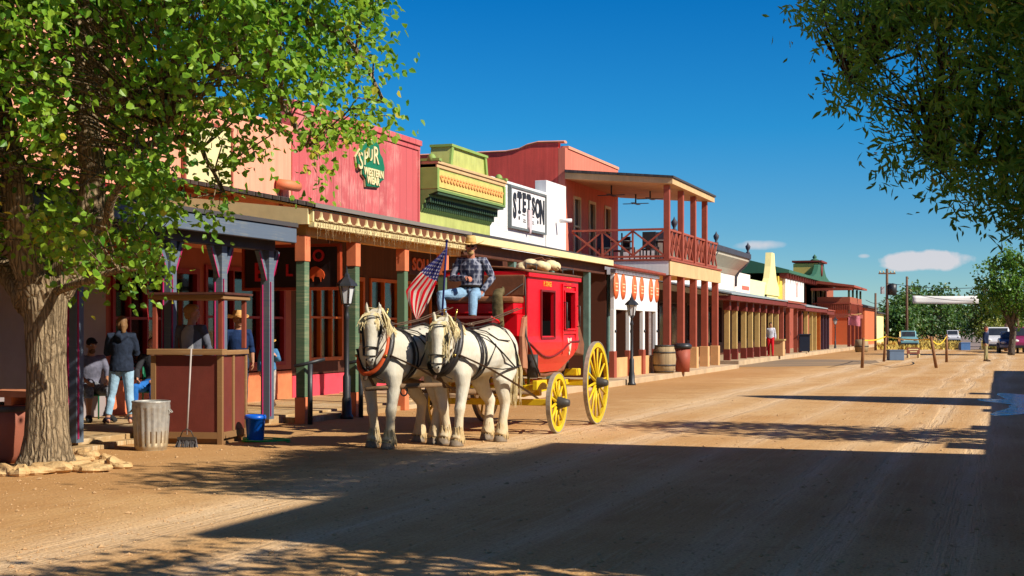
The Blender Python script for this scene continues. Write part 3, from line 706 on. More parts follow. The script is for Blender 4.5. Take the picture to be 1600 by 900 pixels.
# ------------------------------------------------------------------ porches
def porch(root, xe, xw, ya, yb, ze, zw, th, roofm, under):
    m = MB(); m.prism([(xw, zw), (xe, ze), (xe, ze + th), (xw, zw + th)], 'y', ya, yb); o = m.build('porch_roof', roofm, root, True); fixnormals(o)
    m = MB(); m.prism([(xw, zw - .04), (xe - .1, ze - .04), (xe - .1, ze - .004), (xw, zw - .004)], 'y', ya + .05, yb - .05); o = m.build('porch_ceiling', under, root, True); fixnormals(o)
XS = -11.6
p1 = thing('slate_porch', 'slate blue porch with braced posts in front of the pink store', 'porch', (XS, 16, 0))
porch(p1, XS + .45, XW + .01, 5.5, 21.25, 3.32, 3.62, .07, W_DKSHING, W_CEIL)
m = MB(); m.box(XS + .3, XS + .42, 5.5, 21.25, 3.06, 3.31); m.build('fascia', W_SLATE, p1, True, .01)
m = MB(); m.box(XS - .1, XS + .1, 5.5, 21.1, 2.92, 3.2); m.build('beam', plain('dark_slate_paint', srgb(66, 70, 84), .7, .2, 3, .1), p1, True, .01)  # beam in a darker slate than the posts
for y in (8.2, 10.0, 11.9, 13.8, Yx(117, XS), Yx(264, XS), Yx(344, XS), 21.0):
    m = MB(); m.box(XS - .08, XS + .08, y - .08, y + .08, .1, 2.92)
    for s_ in (-1, 1): m.beam((XS, y + s_ * .06, 2.45), (XS, y + s_ * .32, 2.93), .10, .07, (1, 0, 0))
    p = m.build('post', W_SLATE, p1, True); fixnormals(p)
    q_ = MB()
    q_.beam((XS + .085, y - .05, .15), (XS + .085, y - .05, 2.4), .012, .03); q_.beam((XS - .04, y - .085, .15), (XS - .04, y - .085, 2.35), .035, .012)
    q_.beam((XS + .04, y - .10, 2.42), (XS + .04, y - .33, 2.88), .012, .02); q_.beam((XS + .04, y + .10, 2.42), (XS + .04, y + .33, 2.88), .012, .02)
    sub(q_, 'stripe', W_MAG, p, p1)
XG = -11.2
p2 = thing('green_post_porch', 'shingled porch on green posts with orange caps and hanging fairy lights', 'porch', (XG, 25, 0))
porch(p2, XG + .35, XW + .01, 21.3, 28.75, 3.66, 4.36, .07, W_SHING, W_CEIL)
m = MB(); m.box(XG + .18, XG + .30, 21.36, 28.72, 3.33, 3.42); m.box(XG + .2, XG + .27, 21.36, 28.72, 3.423, 3.64); m.build('fascia', W_CREAM, p2, True, .008)
m = MB(); m.box(XG - .1, XG + .1, 21.45, 28.7, 3.2, 3.42); m.build('beam', W_CEIL, p2, True)
m = MB(); m.box(XG + .271, XG + .285, 21.4, 28.7, 3.44, 3.62); m.build('frieze', plain('brown_frieze', srgb(110, 66, 40), .7, .2, 4, .1), p2, True)
m = MB(); n = 20; m.box(XG + .286, XG + .30, 21.42, 28.68, 3.45, 3.47)
for i in range(n):
    y = 21.6 + (28.5 - 21.6) * i / (n - 1)
    m.prism([(y - .10, 3.465), (y + .10, 3.465), (y + .035, 3.51), (y, 3.60), (y - .035, 3.51)], 'x', XG + .286, XG + .32)
o = m.build('bracket_row', W_CREAM, p2, True); fixnormals(o)
m = MB(); m.prism([(XW + .3, 3.42), (XG + .2, 3.38), (XG + .2, 3.64), (XW + .3, 3.98)], 'y', 21.3, 21.36); o = m.build('end_fascia', W_CREAM, p2, True); fixnormals(o)
for y in (21.5, 23.5, 25.75, 27.9):
    m = MB(); m.box(XG - .085, XG + .085, y - .085, y + .085, .45, 2.76); p = m.build('post', W_GPOST, p2, True, .01)
    q_ = MB(); q_.box(XG - .1, XG + .1, y - .1, y + .1, 2.76, 3.2); sub(q_, 'post_cap', W_ORANGE, p, p2, .01); q_ = MB(); q_.box(XG - .1, XG + .1, y - .1, y + .1, .0, .45); sub(q_, 'post_base', W_ORANGE, p, p2, .01)
m = MB(); m.beam((XG + .33, 21.38, 3.46), (XG + .33, 28.72, 3.46), .008, .008)
for i in range(120):
    y = 21.4 + 7.3 * i / 119 + R.uniform(-.01, .01); L = R.choice((.08, .14, .2, .28)) * R.uniform(.8, 1.2)
    m.beam((XG + .33, y, 3.46), (XG + .33 + R.uniform(-.02, .02), y, 3.46 - L), .006, .006)
    for k in range(int(L / .07)): m.ell((XG + .33, y, 3.44 - .07 * k), (.009, .009, .012), 5)
m.build('light_string', plain('fairy_light_bulb', srgb(150, 120, 80), .4, .3, 9, 0), p2, True)
p3 = thing('long_porch', 'long low porch with thin cream eave on grey green posts behind the stagecoach', 'porch', (XG, 35, 0))
porch(p3, XG + .35, XW + .01, 28.8, 40.65, 3.62, 4.36, .06, W_DKSHING, W_CEIL)
m = MB(); m.box(XG + .28, XG + .36, 28.8, 40.65, 3.5, 3.66); m.build('fascia', W_CREAM, p3, True, .008)
m = MB(); m.box(XG - .1, XG + .1, 28.9, 40.6, 3.25, 3.52); m.build('beam', W_DKWOOD, p3, True)
for px in (745, 800, 860, 917, 948):
    y = Yx(px, XG); m = MB(); m.box(XG - .09, XG + .09, y - .09, y + .09, .1, 3.25); m.build('post', W_GPOST2, p3, True, .01)
# ------------------------------------------------------------------ hanging signs
def buffalo():
    Y = 23.2; a = at_Y(383, 450, Y); b = at_Y(528, 385, Y); x0, x1, z0, z1 = a.x, b.x, a.z, b.z
    s = thing('buffalo_sign', 'dark hanging sign with red letters and an orange buffalo under the porch', 'sign', ((x0 + x1) / 2, Y, z0))
    m = MB(); m.box(x0, x1, Y, Y + .05, z0, z1); m.build('board', plain('sign_black', (.02, .012, .012), .5, .3, 4, .05), s, True)
    m = MB(); f = .055
    m.box(x0 - f, x1 + f, Y - .03, Y + .07, z0 - f, z0); m.box(x0 - f, x1 + f, Y - .03, Y + .07, z1, z1 + f); m.box(x0 - f, x0, Y - .03, Y + .07, z0, z1); m.box(x1, x1 + f, Y - .03, Y + .07, z0, z1); m.build('frame', plain('red_brown_frame', srgb(150, 60, 30), .5, .15, 5, .05), s, True)
    m = MB(); 
    for (ch, px, py, sz) in (('R', 413, 416, .40), ('I', 425, 412, .32), ('O', 498, 408, .30), ('B', 407, 439, .48), ('U', 425, 431, .34), ('L', 452, 431, .3)):
        text(m, ch, sz, at_Y(px, py, Y - .005), (1, 0, 0), (0, 0, 1), (0, -1, 0), .02, .008)
    m.build('lettering', plain('sign_red', srgb(196, 40, 48), .5, .1, 5, 0), s, True)
    K = [(480, 434), (483, 425), (488, 418), (494, 416), (500, 419), (506, 424), (508, 430), (506, 436), (504, 432), (502, 440), (500, 433), (492, 432), (490, 440), (487, 433), (482, 438)]
    P = [at_Y(x, y, Y) for x, y in K]
    m = MB(); m.prism([(p.x, p.z) for p in P], 'y', Y - .025, Y - .004); o = m.build('buffalo_figure', plain('buffalo_orange', srgb(206, 84, 40), .5, .1, 5, 0), s, True); fixnormals(o)
    m = MB()
    for x in (x0 + .2, x1 - .2): m.tube([(x, Y + .02, z1 + .05), (x, Y + .02, z1 + .35)], .012, 6)
    m.build('hanger', W_BLACK, s, True)
buffalo()
def souvenirs():
    X = XG - .7; a = at_X(640, 428, X); b = at_X(716, 402, X)
    s = thing('souvenir_sign', 'dark fascia sign with orange serif lettering behind the flag', 'sign', (X, (a.y + b.y) / 2, a.z))
    m = MB(); m.box(X - .05, X, a.y, b.y, a.z, b.z + .05); m.build('board', W_DKWOOD, s, True)
    m = MB(); p = at_X(643, 421, X); text(m, 'SOU', .36, (X + .002, a.y + .12, a.z + .1), (0, 1, 0), (0, 0, 1), (1, 0, 0), .02, .01, 'LEFT', 1.25); m.build('lettering', plain('sign_orange', srgb(230, 110, 40), .5, .1, 5, 0), s, True)
    m = MB()
    for y in (a.y + .2, b.y - .2): m.tube([(X - .02, y, b.z + .04), (X - .02, y, b.z + .4)], .012, 6)
    m.build('hanger', W_BLACK, s, True)
souvenirs()
# ------------------------------------------------------------------ the far block beyond the side street
XF = -11.5
DOORDK = plain('dark_door_wood', srgb(70, 36, 26), .6, .2, 4, .1)
FPOST = plain('straw_post_paint', srgb(192, 160, 98), .65, .12, 4, .1)
FBASE = plain('maroon_paint', srgb(112, 44, 34), .6, .15, 4, .1)
FTIN = plain('pale_tin_roof', srgb(150, 160, 158), .5, .12, 2, .15, spec=.4)
W_PALEY = plain('pale_yellow_stucco', srgb(240, 222, 150), .8, .06, 1, .1)
W_PALEG = plain('pale_green_stucco', srgb(216, 228, 168), .8, .06, 1, .1)
W_IVORY = plain('ivory_stucco', srgb(238, 228, 212), .8, .05, 1, .1)
W_ORSHED = boards('orange_boards', srgb(204, 110, 66), 1, .5, .7, .12, .6, .4)
W_RUST = plain('rust_red_stucco', srgb(158, 88, 62), .8, .1, 1.5, .2)
ZP = .22
def shop(name, label, ya, yb, ztop, mat, holes, wm=DOORDK, back=-22, zlow=3.4, lowmat=None):
    s = thing(name, label, 'shop', (XW, (ya + yb) / 2, 0))
    facade(s, XW, ya, yb, zlow, ztop, [], mat); facade(s, XW, ya, yb, 0, zlow, [h[:4] for h in holes], lowmat or W_BROWN, name='shopfront_wall')
    m = MB(); m.box(back, XW - .26, ya, ya + .2, 0, ztop - .5); m.box(back, XW - .26, yb - .2, yb, 0, ztop - .5); m.box(back - .2, back, ya, yb, 0, ztop - .5); m.build('side_wall', mat, s, True)
    m = MB(); m.box(back, XW - .26, ya + .2, yb - .2, ztop - .8, ztop - .6); m.build('roof', W_DKSHING, s, True)
    for h in holes:
        if h[4] == 'd': door(s, XW, *h[:4], wm, glass=False)
        else: window(s, XW, *h[:4], wm, 2, 1, .09, DARKGLASS)
    return s
def wd(ya, yb, n):
    out = []; w_ = (yb - ya) / n
    for i in range(n):
        a = ya + w_ * i; out.append((a + .25, a + w_ * .55, ZP + .6, 2.9, 'w')); out.append((a + w_ * .62, a + w_ * .62 + min(1.0, w_ * .3), ZP + .01, 2.9, 'd'))
    return out
c0, c1, c2, c3 = 61.5, Yx(1150, XW), Yx(1172, XW), Yx(1198, XW)
s = shop('clapboard_shop', 'pale clapboard shop with a dark bracketed cornice and finials', c0, c1, 5.7, W_WHITE, wd(c0, c1, 2), lowmat=W_DKWOOD)
m = MB(); m.prism([(XW, 4.7), (XW + .05, 4.75), (XW + .25, 5.0), (XW + .8, 5.5), (XW + .8, 5.65), (XW, 5.65)], 'y', c0, c1 - .15); o = m.build('cornice_cove', plain('warm_grey_paint', srgb(176, 166, 146), .7, .1, 3, .1), s, True); fixnormals(o)
m = MB(); m.box(XW - .2, XW + .9, c0 - .02, c1 - .1, 5.65, 5.95); m.build('cornice', plain('charcoal_paint', srgb(62, 62, 70), .6, .2, 3, .1), s, True, .02)
for y in (c0 + .15, (c0 + c1) / 2, c1 - .35):
    m = MB(); m.tube([(XW + .03, y, 4.1), (XW + .06, y, 4.65), (XW + .22, y, 4.95), (XW + .6, y, 5.3), (XW + .82, y, 5.65)], .09, 6); m.build('cornice_bracket', bpy.data.materials['charcoal_paint'], s, True)
    m = MB(); m.lathe([(.12, 5.95), (.12, 6.05), (.05, 6.12), (.13, 6.28), (.15, 6.4), (.05, 6.52), (.0, 6.65)], 10, c=(XW + .75, y, 0)); m.build('finial', bpy.data.materials['charcoal_paint'], s, True)
s = shop('ivory_shop', 'ivory white low-parapet shop beside the bracketed cornice', c1 + .02, c2, 4.95, W_IVORY, wd(c1, c2, 1))
m = MB(); m.box(XW + .005, XW + .03, c1 + 2.0, c1 + 4.4, 4.0, 4.22); m.build('painted_sign', plain('faded_red_lettering', srgb(200, 110, 90), .7, .2, 9, 0), s, True)
s = shop('pale_green_shop', 'pale green low-parapet shop next to the tapered yellow spire', c2 + .02, c3, 4.7, W_PALEG, wd(c2, c3, 1))
m = MB(); m.prism([(-22, 4.6), (-18.6, 6.1), (-15.2, 4.6)], 'y', c3 - 3, c3 + .5); o = m.build('gable_roof', plain('blue_grey_tin', srgb(70, 88, 100), .5, .2, 2, .1), s, True); fixnormals(o)
d0, d1 = Yx(1197, XW + .1), Yx(1218, XW + .1)
s = shop('spire_shop', 'pale yellow shop with a tall tapering pointed false front', d0 + .05, d1, 3.9, W_PALEY, wd(d0, d1, 1))
mid = (d0 + d1) / 2
m = MB(); m.prism([(d0, 3.9), (d1, 3.9), (d1 - .3, 4.5), (mid + 1.6, 5.0), (mid + 1.0, 5.8), (mid + .6, 6.75), (mid - .6, 6.75), (mid - 1.0, 5.8), (mid - 1.6, 5.0), (d0 + .3, 4.5)], 'x', XW - .3, XW + .1); o = m.build('spire_front', W_PALEY, s, True); fixnormals(o)
e0, e1 = d1 + .05, Yx(1259, XW)
s = shop('yellow_shop', 'bright yellow shop with a big blank white sign panel', e0, e1, 5.3, plain('yellow_stucco', srgb(228, 190, 74), .75, .1, 1, .1), wd(e0, e1, 2))
g0, g1 = Yx(1227, XW + .2), Yx(1256, XW + .2)
m = MB(); m.box(XW + .01, XW + .2, g0, g1, 3.7, 5.4); m.build('sign_panel', W_WHITE2, s, True)
m = MB(); m.box(XW + .205, XW + .22, g0 + (g1 - g0) * .58, g0 + (g1 - g0) * .62, 4.0, 5.1); m.build('painted_mark', bpy.data.materials['faded_red_lettering'], s, True)
h0, h1 = e1 + .05, Yx(1290, XW)
GRR = boards('green_tin_roof', srgb(58, 104, 80), 1, .4, .6, .15, .5, .4)
s = shop('theatre', 'ochre theatre with green hipped roof and an ornate little dormer tower', h0, h1, 5.6, plain('ochre_stucco', srgb(206, 158, 58), .75, .1, 1, .1), wd(h0, h1, 2))
m = MB(); m.prism([(XW + .7, 5.55), (XW + .7, 5.75), (XW - 2.2, 6.5), (XW - 8, 6.5), (XW - 8, 5.55)], 'y', e0 + .4, h1 + 2); o = m.build('hip_roof', GRR, s, True); fixnormals(o)
m = MB(); m.box(XW + .018, XW + .06, e0 + .45, h1 + .1, 5.4, 5.53)
for i in range(22): y = e0 + .6 + (h1 - e0) * i / 21; m.box(XW + .02, XW + .6, y - .1, y + .1, 5.2, 5.53)
m.build('eave_bracket_row', FBASE, s, True)
t0, t1 = Yx(1271, XW + .5), Yx(1293, XW + .5); tm = (t0 + t1) / 2
m = MB(); m.box(XW - 1.5, XW + .5, t0 + 3.0, t1 - 3.0, 5.7, 7.0); m.build('dormer', plain('dormer_ochre', srgb(214, 180, 96), .7, .1, 2, .1), s, True)
m = MB(); m.prism([(t0 - 1, 5.78), (t0 + 1.4, 6.1), (t0 + 2.6, 6.6), (t0 + 3.2, 7.1), (t1 - 3.2, 7.1), (t1 - 2.6, 6.6), (t1 - 1.4, 6.1), (t1 + 1, 5.78)], 'x', XW + .2, XW + .55); o = m.build('dormer_scroll', GRR, s, True); fixnormals(o)
m = MB(); m.box(XW - 1.6, XW + .8, t0 + 2.9, t1 - 2.9, 7.1, 7.25); m.build('dormer_cornice', FBASE, s, True)
m = MB(); m.lathe([(.5, 7.25), (.3, 7.4), (.12, 7.5), (.2, 7.6), (0, 7.85)], 8, c=(XW, tm, 0)); m.build('finial', GRR, s, True)
m = MB(); m.lathe([(0, 0), (.5, 0), (.5, .06), (0, .06)], 14, c=(XW + .56, tm, 6.5), M=Matrix(((0, 0, 1), (1, 0, 0), (0, 1, 0)))); m.build('rosette', FBASE, s, True)
# rust red balcony hotel
k0, k1 = 116.0, 126.5
s = thing('balcony_hotel', 'rust red two storey hotel with a deep roofed balcony far down the street', 'hotel', (XW, 120, 0))
facade(s, XW, k0 - 6, k1 + 6, 0, 6.9, [], W_RUST)
m = MB(); m.box(-24, XW - .26, k0 - 6, k0 - 5.7, 0, 6.8); m.box(-24, XW - .26, k1 + 5.7, k1 + 6, 0, 6.8); m.build('side_wall', W_RUST, s, True)
for y in (k0 + .6, k0 + 4, k0 + 7.4): window(s, XW + .012, y, y + 1.3, 4.3, 6.2, W_CREAM, 1, 2, .1, DARKGLASS, .06)
for y in (k0 - 4.5, k0 + .4, k0 + 4.2, k0 + 7.6): door(s, XW + .012, y, y + 1.6, ZP + .01, 2.9, FBASE, glass=False)
XH = XF + .1
m = MB(); m.box(XW + .02, XH + .1, k0, k1, 3.3, 3.55); m.build('balcony_deck', FBASE, s, True)
m = MB(); m.box(XW + .02, XH + .2, k0 - .05, k0 - .001, 3.2, 3.62); m.box(XH + .11, XH + .2, k0, k1, 3.2, 3.62); m.build('deck_fascia', W_BROWN, s, True)
m = MB(); m.box(XW + .5, XH + .1, k0 + .1, k0 + .2, 4.0, 5.3); m.box(XH, XH + .1, k0 + .2, k1 - .1, 4.0, 5.3); m.build('balcony_screen', W_RUST, s, True)
m = MB()
for i in range(18): x = XW + .2 + (XH - XW) * i / 17; m.box(x - .025, x + .025, k0 + .02, k0 + .07, 3.63, 4.6)
m.box(XW + .1, XH + .1, k0 + .0, k0 + .09, 4.6, 4.7)
for i in range(30): y = k0 + .2 + (k1 - k0 - .3) * i / 29; m.box(XH + .12, XH + .17, y - .025, y + .025, 3.63, 4.6)
m.box(XH + .1, XH + .19, k0 + .1, k1, 4.6, 4.7); m.build('balcony_rail', W_BROWN, s, True)
for y in (k0 + .25, k0 + 3.5, k0 + 7, k1 - .25):
    m = MB(); m.box(XH - .12, XH + .1, y - .12, y + .12, ZP, 3.25); m.build('post', FBASE, s, True); m = MB(); m.box(XH - .08, XH + .08, y - .1, y + .1, 3.63, 6.2); m.build('upper_post', plain('hotel_green', srgb(60, 84, 60), .6, .1, 3, 0) if y < k0 + 1 else bpy.data.materials['hotel_green'], s, True)
m = MB(); m.prism([(XW - 1, 6.85), (XH + .5, 6.25), (XH + .5, 6.45), (XW - 1, 7.2)], 'y', k0 - .6, k1 + .6); o = m.build('balcony_roof', W_BROWN, s, True); fixnormals(o)
m = MB(); m.box(XW + .02, XH + .3, k0 - .2, k0 - .1, 5.95, 6.2); m.build('roof_fascia', W_SALMON, s, True)
s.scale = (1, 1, .8)
# orange shed and cream shop at the end
a0, a1 = Yx(1351, XF), Yx(1367, XF)
s = thing('orange_shed', 'bright orange board-sided shed at the end of the row', 'shed', (XF, (a0 + a1) / 2, 0))
m = MB(); m.box(XF - .2, XF, a0, a1, 0, 3.6); m.box(-22, XF - .21, a0, a0 + .2, 0, 3.6); m.build('wall', W_ORSHED, s, True)
m = MB(); m.prism([(XF + .35, 3.6), (XF + .35, 3.72), (-16, 5.0), (-22, 3.6)], 'y', a0 - .3, a1 + .02); o = m.build('roof', W_DKSHING, s, True); fixnormals(o)
s = thing('cream_shed', 'small cream shed beyond the orange shed', 'shed', (XF, a1 + 5, 0))
m = MB(); m.box(XF - .2, XF, a1 + .1, a1 + 11, 0, 3.2); m.box(-22, XF - .21, a1 + .1, a1 + .3, 0, 3.2); m.build('wall', W_PALEY, s, True)
m = MB(); m.prism([(XF + .3, 3.2), (XF + .3, 3.3), (-16, 4.6), (-22, 3.2)], 'y', a1 + .1, a1 + 11.2); o = m.build('roof', W_DKSHING, s, True); fixnormals(o)
# far porches
def far_porch(name, label, ya, yb, ze, roofm, posts, pm, foot=None, capm=None):
    s = thing(name, label, 'porch', (XF, (ya + yb) / 2, ZP))
    porch(s, XF + .5, XW + .01, ya, yb, ze, ze + .62, .06, roofm, W_DKWOOD)
    m = MB(); m.box(XF - .1, XF + .45, ya + .05, yb - .05, ze - .25, ze - .05); m.build('beam', FBASE, s, True)
    for i, px in enumerate(posts):
        y = Yx(px, XF); m = MB(); m.box(XF - .11, XF + .11, y - .11, y + .11, ZP + (.5 if foot else 0), ze - .26 - (.42 if capm else 0)); p = m.build('post', pm[i] if isinstance(pm, list) else pm, s, True)
        if foot: q_ = MB(); q_.box(XF - .14, XF + .14, y - .14, y + .14, ZP, ZP + .5); sub(q_, 'post_foot', foot, p, s)
        if capm: q_ = MB(); q_.box(XF - .15, XF + .15, y - .2, y + .2, ze - .68, ze - .25); sub(q_, 'post_cap', capm, p, s)
    return s
far_porch('tin_porch', 'pale tin-roofed porch on a row of straw yellow posts with maroon feet', 61.2, Yx(1217, XF), 3.15, FTIN, (1136, 1148, 1162, 1172.5, 1183, 1193, 1204, 1213), FPOST, FBASE, FBASE)
far_porch('brown_porch', 'brown shingled porch on three rust red posts', Yx(1217, XF) + .05, Yx(1247, XF), 3.1, W_BROWN, (1221, 1231, 1243), W_BROWN)
far_porch('blue_tin_porch', 'blue grey tin porch on ochre posts beside the bin', Yx(1247, XF) + .05, Yx(1282, XF), 3.0, FTIN, (1250, 1259, 1267, 1273, 1279), [FBASE, FPOST, FPOST, FPOST, W_ORF])
far_porch('purple_post_porch', 'small porch on dark plum posts before the rust red hotel', Yx(1282, XF) + .05, Yx(1294, XF), 2.9, W_BROWN, (1284, 1288.5, 1293), plain('plum_paint', srgb(66, 40, 52), .6, .15, 4, .1))
# ------------------------------------------------------------------ right-hand side of the street, outside the frame: it throws the big shadows
def right_side():
    X = 4.6
    s = thing('stucco_building', 'two storey stucco building with flat parapet on the shaded side of the street', 'building', (8, 12, 0))
    m = MB(); m.box(X + .02, 18, 7.6, 16.9, 0, 7.95); m.build('wall', W_BRICK, s, True)
    m = MB(); m.box(X - .1, 18.1, 7.5, 17.0, 7.95, 8.05); m.build('coping', W_TAN, s, True)
    for y in (8.6, 11.2, 13.8):
        for z in (.6, 4.4): 
            w_ = MB(); w_.box(X - .03, X + .018, y, y + 1.4, z, z + 2.0); w_.build('window', DARKGLASS, s, True)
    s = thing('porch_front', 'long single storey porch front on the shaded side of the street', 'porch', (6, 35, 0))
    for (ya, yb, xe, ze) in ((-4, 7.3, 4.4, 3.4), (17.1, 23.5, 4.4, 3.4), (23.5, 33.0, 4.3, 3.3), (33.0, 44, 4.45, 3.45), (44, 57, 4.35, 3.35)):
        m = MB(); m.prism([(xe, ze), (xe, ze + .12), (9, 4.4), (9, ze)], 'y', ya, yb); o = m.build('porch_roof', W_DKSHING, s, True); fixnormals(o)
    for (y, z) in ((19.3, 4.3), (23.2, 4.1), (28.4, 4.0), (36, 4.3), (43, 3.9)):
        m = MB(); m.box(4.9, 5.0, y - .5, y + .5, z - .7, z); m.build('shadow_notch_board', W_CREAM, s, True)  # unseen boards added to break up the porch's shadow edge
    m = MB(); m.box(9, 9.3, 17.2, 57, 0, 4.4); m.build('wall', W_BROWN, s, True)
    for i in range(16):
        y = -3.5 + i * 3.9
        if 7.4 < y < 17.1: continue
        m = MB(); m.box(4.5, 4.66, y - .08, y + .08, 0, 3.34); m.build('post', W_BROWN, s, True)
    s = thing('shadow_front_building', 'tall rounded front, unseen, shaped to cast the lens shadow on the street', 'building', (9, 31, 0))
    m = MB(); m.box(9.31, 15, 26.5, 36.5, 0, 5.0); m.build('wall', W_TAN, s, True)
    m = MB(); m.prism([(29.0, 5.001), (29.6, 8.4), (30.4, 10.6), (31.1, 11.2), (31.8, 10.6), (32.6, 8.4), (33.2, 5.001)], 'x', 8.6, 8.9); o = m.build('shadow_front', W_TAN, s, True); fixnormals(o)  # unseen front, its outline shaped for the lens shadow it casts
right_side()
# ------------------------------------------------------------------ trees
def m_bark(nm, c1, c2, sc_=1.0):
    t = NT(nm); v0 = t.mapping((13 * sc_, 13 * sc_, 1.7 * sc_)); nd = t.n('ShaderNodeTexNoise'); nd.inputs['Scale'].default_value = 5; nd.inputs['Detail'].default_value = 4; t.l(t.tc(), nd.inputs['Vector']); v = t.mix(.75, v0, nd.outputs[1], 'ADD'); n = t.noise(1.3, 6, .75, v, 1.2); n2 = t.noise(4, 5, .7, v); w_ = t.vor(1.5, v, 'DISTANCE_TO_EDGE')
    h = t.math('ADD', t.math('MULTIPLY', t.ramp(w_, [(0, 0.0), (.3, 1.0)]), .7), t.math('MULTIPLY', n2, .6))
    c = t.mix(t.ramp(n, [(.3, 0.0), (.7, 1.0)]), c1, c2); c = t.mix(t.ramp(w_, [(0, .75), (.14, 0.0)]), c, sc(c1, .3))
    t.bump(h, 1.0, .05); return t.fin(c, .95, 0, .1)
def m_leaf(nm, dark, light, yel, ky=.12, transl=.35):
    t = NT(nm)
    at = t.n('ShaderNodeAttribute', attribute_name='tint'); n = at.outputs['Fac']
    c = t.mix(n, dark, light); c = t.mix(t.ramp(n, [(1 - ky, 0.0), (1 - ky * .5, 1.0)]), c, yel)
    t.fin(c, .42, 0, .35)
    tr = t.n('ShaderNodeBsdfTranslucent'); t.l(t.mix(.5, c, (.20, .34, .02)), tr.inputs[0])
    mx = t.n('ShaderNodeMixShader'); mx.inputs[0].default_value = transl; t.l(t.p.outputs[0], mx.inputs[1]); t.l(tr.outputs[0], mx.inputs[2]); t.l(mx.outputs[0], t.out.inputs[0]); return t.m
def leaf_mesh(name, items, shape, rnd):
    """items: (centre, size, normal-bias); every leaf is a small folded blade"""
    vs = []; fs = []; tint = []
    for (c, s, clump) in items:
        best = -1
        for _ in range(2):                              # leaves turn their blades to the light
            a = rnd.uniform(0, 2 * pi); el = rnd.gauss(-.5, .5)
            ax_ = Vector((cos(a) * cos(el), sin(a) * cos(el), sin(el)))
            sd_ = ax_.cross(Vector((rnd.gauss(0, 1), rnd.gauss(0, 1), rnd.gauss(0, .8) + .4)))
            if sd_.length < .05: continue
            sd_.normalize(); n_ = sd_.cross(ax_)
            if abs(n_.dot(to_sun)) > best: best = abs(n_.dot(to_sun)); ax, sd, nn = ax_, sd_, n_
        if best < 0: continue
        b = len(vs); L = s * rnd.uniform(.75, 1.25)
        for (u, v, h) in shape: vs.append(tuple(c + ax * (u * L) + sd * (v * L) + nn * (h * L)))
        k = len(shape)
        if k == 6: fs += [(b, b + 1, b + 2, b + 3), (b, b + 3, b + 4, b + 5)]; m = 2
        else: fs.append(tuple(range(b, b + k))); m = 1
        tv = min(1, max(0, clump + rnd.gauss(0, .2))); tint += [tv] * k
    me = bpy.data.meshes.new(name); me.from_pydata(vs, [], fs)
    at = me.attributes.new('tint', 'FLOAT', 'POINT'); at.data.foreach_set('value', tint)
    me.update(); return me
HEART = [(0, 0, 0), (.28, .42, .10), (.72, .30, .06), (1.05, 0, -.08), (.72, -.30, .06), (.28, -.42, .10)]
ASH = [(0, 0, 0), (.45, .17, .05), (.8, .12, .02), (1.15, 0, -.08), (.8, -.12, .02), (.45, -.17, .05)]
QUAD = [(0, 0, 0), (.5, .38, .1), (1, 0, -.06), (.5, -.38, .1)]
def inpoly(x, y, P):
    c = False; j = len(P) - 1
    for i in range(len(P)):
        if (P[i][1] > y) != (P[j][1] > y) and x < (P[j][0] - P[i][0]) * (y - P[i][1]) / (P[j][1] - P[i][1] + 1e-9) + P[i][0]: c = not c
        j = i
    return c
def limb(m, pts, r0, r1, n=10, wob=.0, rnd=R):
    """smooth tapering limb through the given points"""
    pts = [Vector(p) for p in pts]; out = []
    for i in range(len(pts) - 1):
        p0, p1, p2, p3 = pts[max(i - 1, 0)], pts[i], pts[i + 1], pts[min(i + 2, len(pts) - 1)]
        for k in range(5):
            t = k / 5; out.append(.5 * ((2 * p1) + (p2 - p0) * t + (2 * p0 - 5 * p1 + 4 * p2 - p3) * t * t + (3 * p1 - p0 - 3 * p2 + p3) * t ** 3) + Vector((rnd.gauss(0, wob), rnd.gauss(0, wob), 0)))
    out.append(pts[-1]); N = len(out)
    m.tube(out, [r0 + (r1 - r0) * (i / (N - 1)) ** .8 for i in range(N)], n); return out
def crown_tree(name, label, base, limbs, accept, box, n_clump, n_leaf, lsize, shape, leafm, barkm, crad, seed, group=None, cat='tree', trunk=None, twigs=.55):
    rnd = random.Random(seed); root = thing(name, label, cat, base, 0, group); B = Vector(base)
    m = MB(); nodes = []
    if trunk: trunk(m, B)
    for (pts, r0, r1) in limbs: nodes += limb(m, [Vector(p) - B for p in pts], r0, r1, 12, .012, rnd)
    clumps = []
    tries = 0
    while len(clumps) < n_clump and tries < n_clump * 60:
        tries += 1
        p = Vector([rnd.uniform(a, b) for a, b in box])
        k = accept(p)
        if rnd.random() < k: clumps.append((p - B, mnoise.noise(p * .55) * .5 + .5))
    tw = MB(); items = []
    for (c, q) in clumps:
        if nodes and rnd.random() < twigs:
            nd = min(nodes, key=lambda v: (v - c).length_squared + (0 if v.z < c.z + .6 else 4))
            if (nd - c).length < 3.2:
                mid = (nd + c) / 2 + Vector((rnd.gauss(0, .12), rnd.gauss(0, .12), .18)); tw.tube([nd, mid, c], [.008 + .004 * (nd - c).length, .009, .004], 4, cap=False)
        rr = crad * rnd.uniform(.6, 1.25); base_t = .25 + .5 * q + rnd.gauss(0, .12)
        for i in range(int(n_leaf * rnd.uniform(.6, 1.4))):
            v = Vector((rnd.gauss(0, .5), rnd.gauss(0, .5), rnd.gauss(-.1, .5))) * rr
            items.append((c + v, lsize, base_t))
    m.v and m.build('trunk', barkm, root)
    if tw.v: tw.build('twig', barkm, root)
    me = leaf_mesh('crown', items, shape, rnd); me.materials.append(leafm); o = bpy.data.objects.new('crown', me); col.objects.link(o); o.parent = root
    return root
BARK = m_bark('cottonwood_bark', (.26, .18, .10), (.47, .35, .21)); BARK2 = m_bark('grey_brown_bark', (.10, .08, .06), (.22, .18, .14), .8)
